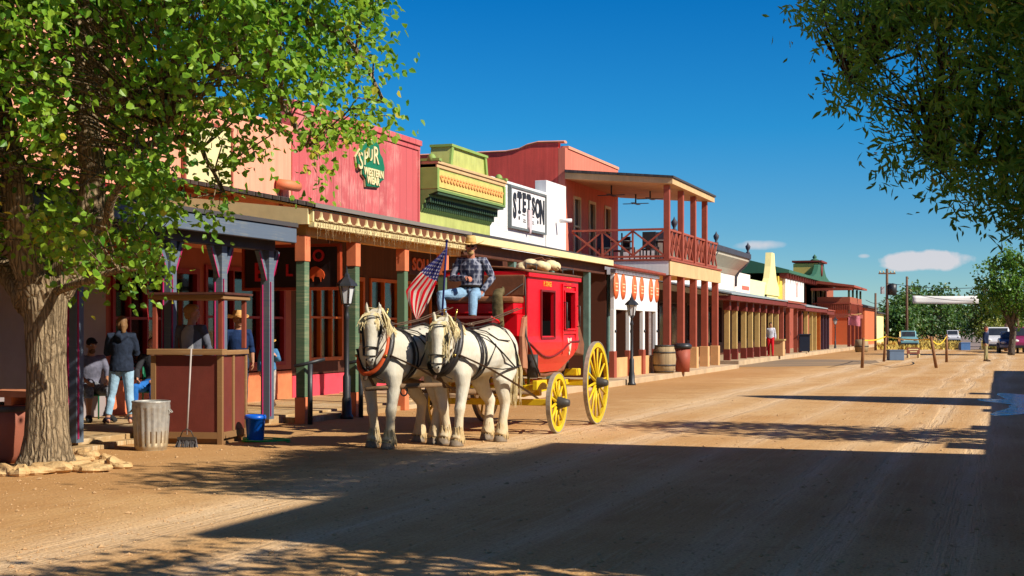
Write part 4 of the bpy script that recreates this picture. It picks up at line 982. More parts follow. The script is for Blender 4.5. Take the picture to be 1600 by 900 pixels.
LEAF_L = m_leaf('cottonwood_leaf', (.06, .24, .016), (.42, .62, .05), (.66, .58, .06), .13, .5)
LEAF_R = m_leaf('ash_leaf', (.05, .20, .035), (.34, .54, .06), (.60, .54, .08), .13, .5)
LEAF_F = m_leaf('far_leaf', (.016, .06, .014), (.085, .17, .025), (.16, .19, .03), .10, .2)
# big cottonwood on the left
TB = at_z(75, 733, 0); DT = 16.2
def tp(px, py, dd=0): return at_d(px, py, DT + dd)
def trunk_l(m, B):
    prof = [(.40, -.05), (.325, .05), (.275, .18), (.245, .4), (.228, .8), (.218, 1.2), (.222, 1.6), (.25, 1.95), (.29, 2.2)]
    n = 36; vs = []; fs = []
    for i, (r, z) in enumerate(prof):
        for k in range(n):
            a = 2 * pi * k / n; fl = 1 + (.16 * max(0, 1 - z / .5) * (sin(a * 5 + .6) * .6 + sin(a * 3 + 2) * .5)) + .03 * sin(a * 7 + z * 3) + .04 * mnoise.noise(Vector((cos(a) * 2, sin(a) * 2, z * 1.5)))
            vs.append((r * fl * cos(a) - .02 * z, r * fl * sin(a), z))
    for i in range(len(prof) - 1):
        for k in range(n): fs.append((i * n + k, i * n + (k + 1) % n, (i + 1) * n + (k + 1) % n, (i + 1) * n + k))
    m.add(vs, fs, True)
LP = [(-400, -700), (500, -700), (590, -300), (612, -60), (606, 60), (616, 92), (612, 130), (630, 185), (600, 200), (578, 178), (560, 222), (545, 200), (520, 205), (498, 300), (478, 302), (486, 250), (470, 200), (445, 250), (428, 250), (405, 205), (390, 262), (370, 250), (352, 262), (345, 300), (366, 345), (378, 340), (362, 366), (318, 350), (300, 320), (262, 330), (255, 370), (262, 440), (205, 446), (150, 432), (110, 462), (40, 440), (0, 400), (-400, 380)]
HOLES = [(215, 85, 40, 28), (270, 190, 26, 22), (362, 92, 34, 22), (440, 40, 30, 18), (300, 262, 50, 44), (230, 210, 22, 30), (395, 215, 25, 18), (205, 330, 26, 26), (150, 300, 18, 50), (60, 300, 25, 30), (520, 120, 20, 14), (330, 150, 16, 14)]
def shades(p):
    # would this leaf clump put the trunk or the people on the boardwalk in its shade?
    dx = p.x + 9.87; zs = p.z - dx * tan(SUN_EL) / cos(SUN_AZ); Ys = p.y + dx * tan(SUN_AZ)
    if dx > .5 and 13.3 < Ys < 14.1 and 2.0 < zs < 6.5 and R.random() < .75: return True
    for (X, ya, yb, zb) in ((-10.3, 12.75, 14.05, 2.3), (-12.4, 17.3, 19.6, 2.3), (-10.9, 17.2, 18.9, 2.2)):
        dx = p.x - X; zs = p.z - dx * tan(SUN_EL) / cos(SUN_AZ); Ys = p.y + dx * tan(SUN_AZ)
        if dx > .4 and ya < Ys < yb and -.4 < zs < zb: return True
    return False
FRONT = [(134, 170, 46, 210), (150, 330, 40, 80), (10, 270, 46, 160), (80, 440, 60, 44), (230, 130, 30, 14), (25, 420, 40, 30)]
def acc_l(p):
    x, y, d = proj(p)
    if shades(p): return 0
    if d < DT + .3:
        for (hx, hy, a, b) in FRONT:
            if ((x - hx) / a) ** 2 + ((y - hy) / b) ** 2 < 1 and R.random() < .96: return 0
    if not inpoly(x, y, LP): return 0
    if y > 300 and x > 20 and d > DT + 1.4: return 0
    q = ((p - Vector((-9.6, 13.0, 6.6))) ); e = (q.x / 5.4) ** 2 + (q.y / 3.3) ** 2 + (q.z / 5.3) ** 2
    if e > 1: return 0
    k = .95
    for (hx, hy, a, b) in HOLES:
        if ((x - hx) / a) ** 2 + ((y - hy) / b) ** 2 < 1: k *= .10
    if x > 280 and y > 150: k *= .7
    return k * (.45 + .9 * max(0, mnoise.noise(p * .9) + .35))
lim = [([tp(72, 470), tp(105, 420), tp(142, 330), tp(140, 200, -.1), tp(128, 60), tp(128, -60), tp(120, -300)], .23, .06),
       ([tp(68, 480), tp(42, 400, -.2), tp(20, 260, -.3), tp(-5, 130, -.3), tp(-30, -100, -.4)], .27, .08),
       ([tp(50, 470), tp(10, 425, .3), tp(-60, 400, .5), tp(-200, 300, .6)], .2, .08),
       ([tp(138, 210), tp(165, 110, .3), tp(178, 30, .5), tp(215, -80, .7)], .10, .04),
       ([tp(140, 330), tp(165, 352, -.4), tp(180, 300, -.8), tp(260, 200, -1.3)], .09, .03),
       ([tp(138, 180), tp(240, 130, -.3), tp(340, 110, -.5), tp(430, 150, -.6), tp(480, 230, -.7)], .09, .02),
       ([tp(130, 40), tp(260, 10, .4), tp(420, 20, .3), tp(540, 60, .2), tp(600, 160, .1)], .10, .02),
       ([tp(142, 270), tp(220, 230, .8), tp(300, 220, 1.0), tp(350, 300, 1.0)], .07, .02),
       ([tp(128, -60), tp(250, -150), tp(400, -120), tp(520, -40)], .09, .03),
       ([tp(75, 460), tp(130, 440, -.7), tp(200, 420, -1.0), tp(240, 430, -1.1)], .06, .02)]
crown_tree('cottonwood_tree', 'big leafy cottonwood with rugged forked trunk standing beside the boardwalk', TB, lim, acc_l, ((-15, -4.2), (9.6, 16.4), (1.7, 11.8)), 4300, 28, .080, HEART, LEAF_L, BARK, .29, 3, trunk=trunk_l)
# ash tree overhanging from the right
RP = [(1252, 18), (1262, -10), (1330, -60), (1400, -200), (1700, -400), (2400, -300), (2400, 250), (1700, 370), (1640, 395), (1590, 380), (1560, 385), (1585, 345), (1565, 330), (1548, 310), (1530, 310), (1528, 330), (1500, 338), (1478, 325), (1462, 300), (1440, 270), (1405, 258), (1383, 272), (1362, 245), (1375, 225), (1400, 200), (1370, 190), (1352, 165), (1365, 150), (1345, 140), (1330, 152), (1308, 158), (1290, 150), (1300, 120), (1330, 110), (1322, 80), (1335, 60), (1300, 68), (1285, 55), (1270, 45)]
RH = [(1408, 108, 34, 34), (1350, 95, 16, 12), (1340, 20, 12, 14), (1395, 60, 14, 14), (1378, 172, 22, 12), (1450, 190, 14, 12), (1520, 210, 14, 10), (1420, 225, 18, 14), (1490, 285, 14, 12), (1545, 300, 10, 14)]
def acc_r(p):
    x, y, d = proj(p)
    if not inpoly(x, y, RP): return 0
    if shades(p): return 0
    q = p - Vector((3.0, 13.6, 5.2)); 
    if (q.x / 5.6) ** 2 + (q.y / 2.9) ** 2 + (q.z / 3.6) ** 2 > 1: return 0
    if p.z > 5.6 + (p.x + 2) * .45: return 0
    if p.x > .8 and R.random() < .90: return 0
    for (hx, hy, a, b) in RH:
        if ((x - hx) / a) ** 2 + ((y - hy) / b) ** 2 < 1: return 0
    return .5 + .8 * max(0, mnoise.noise(p * .9) + .3)
rb = Vector((3.4, 13.4, 0))
def rp(px, py, d): return at_d(px, py, d)
lim = [([rb, rb + Vector((.1, 0, 1.2)), rb + Vector((-.1, .1, 2.4))], .26, .2), ([rb + Vector((-.1, .1, 2.3)), rb + Vector((-.9, .2, 3.6)), rp(1600, 170, 14.5), rp(1500, 160, 14.8), rp(1430, 170, 14.9)], .17, .02), ([rb + Vector((-.1, .1, 2.3)), rb + Vector((.2, .3, 4)), rb + Vector((0, .3, 6.5))], .19, .05),
       ([rb + Vector((-.4, .1, 2.9)), rp(1650, 240, 13.8), rp(1560, 250, 14.0), rp(1470, 260, 14.1)], .10, .015), ([rb + Vector((0, .3, 4.2)), rp(1600, 40, 14.6), rp(1450, 30, 14.9), rp(1330, 30, 15)], .11, .02), ([rb + Vector((.2, .3, 4)), rb + Vector((1.8, .2, 5.2)), rb + Vector((3, .5, 6.3))], .13, .04), ([rp(1430, 30, 14.9), rp(1380, 80, 14.7), rp(1330, 130, 14.6)], .035, .012)]
crown_tree('ash_tree', 'dark green narrow-leaved ash tree whose boughs overhang the street', rb, lim, acc_r, ((-2.6, 6.5), (11, 16.6), (2.0, 8.0)), 1800, 21, .090, ASH, LEAF_R, BARK2, .22, 5)
# street trees of the right-hand side that stand outside the frame
def ball(c, r, k=.9):
    def f(p):
        q = p - Vector(c); e = (q.x / r[0]) ** 2 + (q.y / r[1]) ** 2 + (q.z / r[2]) ** 2
        return 0 if e > 1 else k * (.25 + .9 * max(0, mnoise.noise(p * .8) + .3)) * (.5 + .5 * e)
    return f
def simple_tree(name, label, x, y, h, r, seed, nc, nl, ls, leafm, group=None, zc=.62, cr=.5, shape=QUAD, flat=1.0, twigs=.4):
    B = Vector((x, y, 0)); t = B + Vector((0, 0, h * .35)); rnd = random.Random(seed)
    lim = [([B, B + Vector((.05 * h * .3, 0, h * .2)), t], h * .035, h * .026)]
    for i in range(6):
        a = i * 1.05 + rnd.uniform(-.3, .3); lim.append(([t - Vector((0, 0, .1 * h)), t + Vector((cos(a) * r * .35, sin(a) * r * .35, h * .16)), t + Vector((cos(a) * r * .75, sin(a) * r * .75, h * rnd.uniform(.2, .5)))], h * .02, h * .004))
    hz_ = h * (1 - zc) * flat
    return crown_tree(name, label, B, lim, ball((x, y, h * zc), (r, r, hz_)), ((x - r, x + r), (y - r, y + r), (h * zc - hz_, h * zc + hz_)), nc, nl, ls, shape, leafm, BARK2, cr, seed, group, twigs=twigs)
G_ = 'street trees on the shaded side'
simple_tree('street_tree', 'broad shade tree growing nearest the viewer beside the shaded porch', 3.0, 6.6, 6.6, 2.5, 21, 300, 18, .13, LEAF_R, G_)
simple_tree('street_tree', 'shade tree standing past the two storey building', 3.4, 21.4, 7.2, 1.6, 22, 230, 18, .14, LEAF_R, G_)
simple_tree('street_tree', 'tall shade tree rising in front of the two storey stucco building', 2.7, 11.8, 8.7, 1.8, 25, 230, 18, .13, LEAF_R, G_, zc=.75)
# far trees at the end of the street
FT = [(1455, 185, 7.6, 5.0, 'broad dark mesquite tree behind the parked car'), (1412, 175, 5.6, 3.2, 'rounded green tree between the two bare poles'), (1430, 205, 7.8, 4.0, 'tall dark tree behind the blank banner'), (1490, 200, 5.8, 4.2, 'lower green tree at the right end of the clump'), (1398, 165, 4.0, 2.4, 'low bright bush tree by the utility pole')]
for i, (px, d, h, r, lb) in enumerate(FT):
    p = at_d(px, 515, d); simple_tree('far_tree', lb, p.x, p.y, h, r, 40 + i, 170, 22, .42, LEAF_F, 'trees beyond the end of the street', .56, 1.0, twigs=0)
p = at_d(1580, 515, 88); simple_tree('roadside_tree', 'bright green roadside tree spreading over the parked cars', p.x, p.y, 6.6, 2.3, 61, 230, 24, .22, m_leaf('bright_leaf', (.03, .11, .012), (.14, .28, .03), (.2, .28, .03), .1, .3), 'trees beyond the end of the street', .66, .5, twigs=0)
p = at_d(1560, 515, 130); simple_tree('roadside_tree', 'dark evergreen behind the bright green roadside tree', p.x, p.y, 6.2, 2.6, 62, 150, 22, .34, LEAF_F, 'trees beyond the end of the street', .58, .8, twigs=0)
p = at_d(1545, 515, 170); simple_tree('roadside_tree', 'small dark tree beside the far road', p.x, p.y, 4.0, 2.6, 63, 90, 22, .36, LEAF_F, 'trees beyond the end of the street', .6, .8, twigs=0)
p = at_d(1566, 515, 112); simple_tree('roadside_bush', 'yellow green bush behind the man in the jacket', p.x, p.y, 2.6, 1.9, 64, 90, 20, .2, m_leaf('yellow_leaf', (.1, .14, .02), (.3, .32, .05), (.3, .3, .06), .2, .2), None, .55, .5, twigs=0)
# dry verge grass far off
gm = MB(); rnd = random.Random(9)
for i in range(5200):
    d = rnd.uniform(112, 190); px = rnd.choice((rnd.uniform(1368, 1500), rnd.uniform(1535, 1600), rnd.uniform(1368, 1500))); p = at_d(px, 515, d); h = rnd.uniform(.1, .45)
    a = rnd.uniform(0, pi); u = Vector((cos(a), sin(a), 0)) * .12
    gm.add([(p.x - u.x, p.y - u.y, 0), (p.x + u.x, p.y + u.y, 0), (p.x + rnd.gauss(0, .1), p.y, h)], [(0, 1, 2)])
o = gm.build('dry_grass', plain('dry_grass_blade', srgb(196, 170, 84), .9, .2, 2, 0)); o['kind'] = 'stuff'; tag(o, 'dry yellow verge grass beyond the barricades', 'grass')
# ------------------------------------------------------------------ people: one continuous skin per body, clothes and hair as children
def m_cloth(nm, c, var=.2, plaid=None, scale=14):
    t = NT(nm); n = t.noise(scale, 5, .6); f = t.noise(160, 2)
    cc = t.mix(t.ramp(n, [(.3, 0.0), (.7, 1.0)]), sc(c, 1 - var), sc(c, 1 + var))
    if plaid:
        o = t.sep()
        for ax, w_, ofs in ((2, .075, .1), (1, .07, .2), (0, .07, .0)):
            q = t.math('FRACT', t.math('ADD', t.math('DIVIDE', o[ax], w_), ofs + 10.0))
            cc = t.mix(t.ramp(q, [(.0, 0.0), (.06, .75), (.24, .75), (.3, 0.0)]), cc, plaid[0])
            cc = t.mix(t.ramp(q, [(.58, 0.0), (.62, .8), (.72, .8), (.76, 0.0)]), cc, plaid[1])
    t.bump(n, .5, .02); return t.fin(cc, .85, 0, .15)
def m_skin(nm, c):
    t = NT(nm); n = t.noise(20, 4); cc = t.mix(n, sc(c, .85), sc(c, 1.12)); m = t.fin(cc, .5, 0, .35)
    t.p.inputs['Subsurface Weight'].default_value = .08; t.p.inputs['Subsurface Radius'].default_value = (.02, .01, .005); return m
SKIN = m_skin('fair_skin', (.52, .26, .16)); SKIN2 = m_skin('ruddy_skin', (.50, .19, .11)); SKIN3 = m_skin('tan_skin', (.36, .17, .09))
DENIM = m_cloth('light_denim', (.22, .36, .50), .25); DENIM2 = m_cloth('blue_denim', (.03, .10, .30), .25)
EYE_W = plain('eye_white', (.7, .68, .65), .3, 0, 5, 0); EYE_D = plain('eye_dark', (.02, .015, .012), .2, 0, 5, 0); LIP = plain('lips', (.35, .10, .08), .5, .1, 9, 0)
def hairmat(nm, c):
    t = NT(nm); n = t.noise(1, 5, .7, t.mapping((60, 60, 8))); t.bump(n, .7, .01); return t.fin(t.mix(n, sc(c, .5), sc(c, 1.5)), .55, 0, .3)
STD = dict(pelvis=(0, 0, .96), waist=(0, 0, 1.10), chest=(0, 0, 1.30), neck=(.0, 0, 1.47), head=(.025, 0, 1.63),
           sh=(0, .175, 1.42), el=(-.04, .235, 1.14), wr=(.04, .25, .90), hip=(0, .09, .94), kn=(.02, .10, .51), an=(-.02, .105, .09), toe=(.15, .125, .035))
def side(P, k, s):
    v = P.get(k + ('L' if s > 0 else 'R'))
    if v is None: v = P[k]; v = (v[0], v[1] * s, v[2])
    return Vector(v)
def torso(mb, P, g=0.0, top=True, bottom=True, female=False):
    pe, wa, ch, ne = (Vector(P[k]) for k in ('pelvis', 'waist', 'chest', 'neck'))
    k = P.get('girth', 1.0); L = (.0, 1, .0)
    pts = [pe + (pe - wa) * .55, pe, wa, ch, ch.lerp(ne, .45), ch.lerp(ne, .8), ne]
    ra = [(.12 * k, .09), (.165 * k, .115 * k), (.145 * k, .105 * k), (.175 * k, .12 * k), (.165 * k, .105), (.10, .075), (.06, .06)]
    if female: ra = [(.12, .09), (.165, .11), (.125, .095), (.15, .11), (.145, .095), (.09, .07), (.05, .05)]
    i0 = 0 if bottom else 1; i1 = len(pts) if top else 4
    mb.tube(pts[i0:i1], [(a + g, b + g) for a, b in ra[i0:i1]], 18, up=(1, 0, 0))
def arm(mb, P, s, g=0.0, upto=1.0, r=1.0):
    sh, el, wr = side(P, 'sh', s), side(P, 'el', s), side(P, 'wr', s); ch = Vector(P['chest'])
    inn = sh + (ch + Vector((0, 0, .1)) - sh) * .45
    end = el.lerp(wr, upto)
    mb.tube([inn, sh, sh.lerp(el, .35), sh.lerp(el, .8), el, el.lerp(wr, .3), end], [.06 * r + g, .062 * r + g, .052 * r + g, .043 * r + g, .041 * r + g, .042 * r + g, (.042 + (.029 - .042) * upto) * r + g], 10)
def leg(mb, P, s, g=0.0, upto=1.0, foot=False, r=1.0):
    hp, kn, an, to = side(P, 'hip', s), side(P, 'kn', s), side(P, 'an', s), side(P, 'toe', s)
    end = kn.lerp(an, upto)
    mb.tube([hp + (hp - kn).normalized() * .03, hp.lerp(kn, .2), hp.lerp(kn, .6), kn, kn.lerp(an, .3), end], [.085 * r + g, .088 * r + g, .07 * r + g, .054 * r + g, .055 * r + g, (.055 - .018 * upto) * r + g], 12)
    if foot:
        mb.tube([an + Vector((0, 0, .01)), an + (to - an) * .2 - Vector((0, 0, .02)), an.lerp(to, .7), to], [(.042 + g, .05 + g), (.042 + g, .048), (.046 + g, .036), (.036 + g, .026)], 10)
        hl = an - (to - an) * .28; mb.ell((hl.x, hl.y, an.z - .045), (.04, .036, .04), 8)
def hand(mb, P, s, curl=.6):
    el, wr = side(P, 'el', s), side(P, 'wr', s); d = (wr - el).normalized()
    fwd = Vector(P.get('palm' + ('L' if s > 0 else 'R'), (.0, -s, 0)))       # way the palm faces
    pn = (fwd - d * fwd.dot(d)).normalized(); w_ = d.cross(pn) * 1.0
    mb.tube([wr - d * .02, wr + d * .03, wr + d * .085], [(.026, .02), (.038, .018), (.040, .016)], 10, up=tuple(pn))
    for i, (o, L) in enumerate(((-.031, .075), (-.010, .085), (.011, .08), (.031, .062))):
        b = wr + d * .08 + w_ * o; a1 = curl * .7; a2 = curl * 1.5
        p1 = b + (d * cos(a1) + pn * sin(a1)) * L * .5; p2 = p1 + (d * cos(a2) + pn * sin(a2)) * L * .5
        mb.tube([b - d * .02, b, p1, p2], [.009, .0095, .009, .0075], 6)
    for sg in (1,):
        b = wr + d * .03 - w_ * .03 * 1; p1 = b - w_ * .03 + d * .03 + pn * .01; mb.tube([b, p1, p1 + d * .03 + pn * .018 * (1 + curl)], [.012, .011, .009], 6)
def head(mb, P, yaw=0.0, pitch=0.0):
    h = Vector(P['head']); ne = Vector(P['neck']); M = Matrix.Rotation(yaw, 3, 'Z') @ Matrix.Rotation(pitch, 3, 'Y')
    f = lambda x, y, z: h + M @ Vector((x, y, z))
    mb.tube([ne - Vector((0, 0, .05)), ne.lerp(h, .5), h - Vector((0, 0, .04))], [.062, .054, .05], 10)
    mb.ell(f(-.012, 0, .03), (.098, .076, .092), 16, M); mb.ell(f(.02, 0, -.045), (.07, .058, .075), 14, M)
    mb.ell(f(.055, 0, -.09), (.03, .03, .025), 10, M)
    mb.tube([f(.082, 0, .02), f(.098, 0, -.01), f(.112, 0, -.03), f(.092, 0, -.042)], [.010, .012, .016, .012], 8)
    mb.tube([f(.078, -.04, .03), f(.09, 0, .036), f(.078, .04, .03)], [.012, .014, .012], 6)
    for s in (-1, 1): mb.ell(f(-.01, s * .078, -.01), (.022, .01, .032), 8, M)
    return f, M
def person(label, loc, rz, pose, outfit, scale=1.0, voxel=.010, yaw=0, pitch=0, skin_m=None, female=False, hair=None, group=None, face=True):
    P = dict(STD); P.update(pose); r = thing('person', label, 'person', loc, rz, group); r.scale = (scale,) * 3
    sm = skin_m or SKIN
    mb = MB(); torso(mb, P, 0, female=female); f, M = head(mb, P, yaw, pitch)
    for s in (-1, 1): arm(mb, P, s); hand(mb, P, s, P.get('curl', .6)); leg(mb, P, s, foot=True)
    skin('body', mb, sm, r, voxel, 3)
    if face:
        for s in (-1, 1):
            e = MB(); e.ell(f(.083, s * .030, .012), (.010, .015, .009), 10, M); eo = e.build('eye', EYE_W, r); e = MB(); e.ell(f(.0915, s * .030, .012), (.004, .007, .007), 8, M); e.build('pupil', EYE_D, eo)
        e = MB(); e.tube([f(.078, -.022, -.068), f(.09, 0, -.066), f(.078, .022, -.068)], [.004, .007, .004], 6); e.build('mouth', LIP, r)
    for kind, mat_, opt in outfit:
        mb = MB()
        if kind == 'shirt':
            torso(mb, P, .014, female=female); g_ = opt.get('sleeve', 1.0)
            for s in (-1, 1): arm(mb, P, s, .012, g_)
            skin(opt.get('name', 'shirt'), mb, mat_, r, voxel * 1.1, 3)
        elif kind == 'jacket':
            torso(mb, P, .035, female=female); pe = Vector(P['pelvis']); wa = Vector(P['waist'])
            mb.tube([wa, pe, pe + (pe - wa) * opt.get('tail', .6)], [(.175, .135), (.195, .145), (.20, .15)], 16, up=(1, 0, 0))
            for s in (-1, 1): arm(mb, P, s, .026, 1.0)
            if opt.get('hood'): ne = Vector(P['neck']); mb.tube([ne + Vector((-.10, -.09, -.01)), ne + Vector((-.13, 0, -.07)), ne + Vector((-.10, .09, -.01))], [.045, .075, .045], 10); mb.tube([ne + Vector((-.05, 0, -.03)), ne + Vector((.0, 0, .035))], [.11, .085], 12)
            skin('jacket', mb, mat_, r, voxel * 1.2, 3)
        elif kind == 'jeans':
            pe, wa = Vector(P['pelvis']), Vector(P['waist']); k = P.get('girth', 1)
            mb.tube([pe + (pe - wa) * .55, pe, pe.lerp(wa, opt.get('rise', .55))], [(.13 * k, .105), (.178 * k, .128 * k), (.165 * k, .12 * k)], 16, up=(1, 0, 0))
            for s in (-1, 1): leg(mb, P, s, .016, opt.get('to', .97))
            skin(opt.get('name', 'jeans'), mb, mat_, r, voxel * 1.1, 3)
        elif kind == 'shoes':
            for s in (-1, 1):
                mb = MB(); an, to = side(P, 'an', s), side(P, 'toe', s); hl = an - (to - an) * .3
                top = opt.get('top', 0.0)
                if top: mb.tube([an + (side(P, 'kn', s) - an).normalized() * top, an], [.062, .056], 10)
                mb.tube([Vector((hl.x, hl.y, an.z - .03)), an + Vector((0, 0, -.01)), an.lerp(to, .65), to + (to - an) * .12], [(.046, .04), (.052, .052), (.054, .042), (.044, .032)], 10)
                skin('shoe' if not top else 'boot', mb, mat_, r, .01, 2)
        elif kind == 'hat':
            mb = MB(); b = opt.get('brim', .19); n = 28
            def br(u, v, b=b):
                a = 2 * pi * v; rr = .085 + (b - .085) * u; curl = .045 * u * u * abs(sin(a)) ** 2 - .02 * u * abs(cos(a))
                return f(-.01 + rr * cos(a) * 1.12, rr * sin(a) * .95, .062 + curl)
            mb.grid(br, 5, n)
            mb.lathe([(.098, .05), (.098, .07), (.092, .13), (.075, .175), (.04, .178), (.0, .165)], 20, f(-.01, 0, 0), M, (1.12, .86))
            o = mb.build('hat', mat_, r); q = o.modifiers.new('thick', 'SOLIDIFY'); q.thickness = .006
            hb = MB(); hb.lathe([(.1005, .072), (.0995, .095)], 20, f(-.01, 0, 0), M, (1.12, .86)); hb.build('hatband', opt.get('band', mat_), o)
        elif kind == 'cap':
            mb = MB(); mb.ell(f(-.012, 0, .05), (.105, .084, .085), 16, M)
            mb.tube([f(.07, 0, .07), f(.13, 0, .06), f(.165, 0, .05)], [(.075, .014), (.07, .009), (.045, .006)], 10, up=tuple(M @ Vector((0, 0, 1))))
            skin('cap', mb, mat_, r, .008, 2)
        elif kind == 'beard':
            mb = MB(); mb.ell(f(.045, 0, -.085), (.05, .055, .045), 12, M); mb.ell(f(.082, 0, -.052), (.02, .036, .012), 10, M); skin('beard', mb, mat_, r, .008, 1)
        elif kind == 'glasses':
            mb = MB()
            for s in (-1, 1): mb.ell(f(.094, s * .032, .014), (.006, .025, .018), 10, M); mb.tube([f(.09, s * .056, .018), f(.0, s * .082, .018)], .004, 5)
            mb.tube([f(.098, -.012, .02), f(.098, .012, .02)], .004, 5); mb.build('glasses', mat_, r)
        elif kind == 'belt':
            mb = MB(); pe, wa = Vector(P['pelvis']), Vector(P['waist']); k = P.get('girth', 1); c = pe.lerp(wa, .5); d_ = (wa - pe).normalized()
            mb.tube([c - d_ * .02, c + d_ * .02], [(.19 * k, .142 * k)] * 2, 18, up=(1, 0, 0)); mb.build('belt', mat_, r)
    if hair:
        hm, style = hair; mb = MB()
        mb.ell(f(-.03, 0, .045), (.098, .086, .09), 16, M)
        if style == 'short': mb.ell(f(.03, 0, .09), (.06, .07, .045), 12, M); mb.ell(f(-.06, 0, -.02), (.055, .075, .07), 12, M)
        if style == 'bun': mb.ell(f(-.055, 0, -.03), (.075, .088, .10), 12, M); mb.tube([f(-.09, 0, .0), f(-.13, 0, -.05), f(-.12, 0, -.14), f(-.11, 0, -.2)], [.05, .05, .042, .02], 10)
        if style == 'long': mb.tube([f(-.06, 0, .02), f(-.09, 0, -.12), f(-.09, 0, -.26)], [(.085, .05), (.10, .05), (.08, .03)], 12, up=(1, 0, 0))
        skin('hair', mb, hm, r, .008, 1)
    return r
def on(px, py, z, X=None, Y=None): pass
# woman in a dark jacket on the boardwalk, back to us
w0 = at_z(190, 662, .13)
person('woman in navy hooded jacket and light jeans standing with her back turned', (w0.x, w0.y, .13), radians(122), dict(
    hip=(0, .09, .94), knL=(.03, .15, .51), anL=(.0, .22, .09), toeL=(.15, .27, .035), knR=(.02, -.12, .51), anR=(-.03, -.15, .09), toeR=(.13, -.19, .035),
    el=(.10, .23, 1.16), wr=(.28, .12, 1.22), shL=(.0, .17, 1.42), shR=(0, -.17, 1.42)), [
    ('jeans', m_cloth('pale_denim', (.30, .46, .58), .2), dict(to=.86)), ('shirt', m_cloth('white_tee', (.7, .7, .7), .05), {}), ('jacket', m_cloth('navy_jacket', (.018, .026, .045), .35), dict(tail=.75, hood=True)), ('shoes', m_cloth('dark_canvas', (.035, .025, .04), .2), {})],
    .955, .010, .25, .1, SKIN, True, (hairmat('blonde_hair', (.20, .105, .04)), 'bun'))
# bearded man in a cap sitting on the green chair by the wall
s0 = at_z(150, 655, .13)
SIT = dict(pelvis=(-.05, 0, .53), waist=(-.09, 0, .67), chest=(-.06, 0, .88), neck=(-.03, 0, 1.05), head=(.0, 0, 1.21), sh=(-.05, .185, 1.0), el=(.06, .25, .76), wr=(.30, .16, .64), hip=(0, .1, .50), kn=(.44, .16, .50), an=(.42, .17, .09), toe=(.58, .20, .035))
CAMO = m_cloth('camo_shorts', (.16, .17, .19), .6, scale=22)
person('bearded man in dark cap and grey overshirt sitting on a green chair against the wall', (-13.85, Yx(143, -13.85), .13), radians(-38), dict(SIT, girth=1.1), [
    ('shirt', m_cloth('grey_shirt', (.13, .13, .17), .3), dict(sleeve=.55)), ('jeans', CAMO, dict(to=.18, name='shorts')), ('shoes', m_cloth('black_trainers', (.03, .03, .03), .2), {}), ('cap', m_cloth('dark_cap', (.02, .02, .025), .2), {}), ('beard', hairmat('brown_beard', (.09, .045, .02)), {})],
    1.0, .011, .0, .1, SKIN3)
# someone in blue jeans sitting at the counter, mostly hidden by the booth
person('seated visitor in bright blue jeans and dark top half hidden behind the ticket booth', (-13.6, Yx(238, -13.6), .13), radians(-75), SIT, [
    ('shirt', m_cloth('black_top', (.03, .03, .035), .2), {}), ('jeans', m_cloth('bright_blue_denim', (.02, .13, .42), .2), {}), ('shoes', m_cloth('grey_trainers', (.25, .25, .25), .2), {})], 1.0, .012, 0, 0, SKIN, True, (hairmat('dark_hair', (.05, .03, .02)), 'long'))
# man in the ticket booth
b0 = at_d(299, 515, 20.6)
person('man with fair hair and two tone grey sweatshirt inside the ticket booth', (b0.x, b0.y, .13), radians(92), dict(elL=(.06, .25, 1.15), wrL=(.22, .2, 1.02), elR=(.04, -.25, 1.15), wrR=(.2, -.2, 1.0)), [
    ('shirt', m_cloth('charcoal_sleeves', (.10, .105, .13), .2), {}), ('jeans', DENIM2, {}), ('shoes', m_cloth('brown_shoes', (.1, .05, .02), .2), {})], 1.045, .010, -.85, .05, SKIN, False, (hairmat('fair_hair', (.40, .22, .08)), 'short'))
bm_ = [o for o in col.objects if o.type == 'EMPTY'][-1]
P_ = dict(STD); m = MB(); torso(m, P_, .0235); m2 = MB(); m2.v = [(x, y * .83, z) for x, y, z in m.v]; m2.f = m.f; m2.s = m.s
skin('sweatshirt_body', m2, m_cloth('light_grey_knit', (.40, .40, .40), .12), bm_, .011, 3)
# man in a blue shirt and straw hat in the shade behind the booth
b1 = at_d(372, 515, 24.3)
person('man in navy shirt and tan straw hat standing in the porch shade', (b1.x, b1.y, .13), radians(-60), dict(elR=(.06, -.26, 1.15), wrR=(.26, -.18, 1.08)), [
    ('shirt', m_cloth('navy_shirt', (.012, .03, .09), .25), dict(sleeve=.3)), ('jeans', m_cloth('dark_trousers', (.03, .04, .07), .2), {}), ('shoes', m_cloth('tan_boots', (.18, .1, .05), .2), {}), ('hat', plain('straw', srgb(196, 150, 90), .8, .2, 30, .2), {})], 1.0, .011, .6, 0, SKIN3)
# child in cowboy gear by the shop door
k0_ = at_z(420, 634, .13)
person('child in denim vest, straw cowboy hat and tall patterned boots by the shop window', (k0_.x, k0_.y, .13), radians(-50), dict(elL=(.05, .25, 1.2), wrL=(.2, .15, 1.3)), [
    ('shirt', m_cloth('white_shirt', (.6, .58, .55), .1), dict(sleeve=.9)), ('jeans', m_cloth('pale_chaps', (.42, .36, .30), .35), {}), ('jacket', m_cloth('blue_vest', (.06, .18, .34), .2), dict(tail=.1)), ('shoes', m_cloth('patterned_boots', (.12, .07, .05), .6), dict(top=.3)), ('hat', plain('yellow_straw', srgb(206, 160, 84), .8, .2, 30, .2), {})], .74, .012, .3, 0, SKIN)
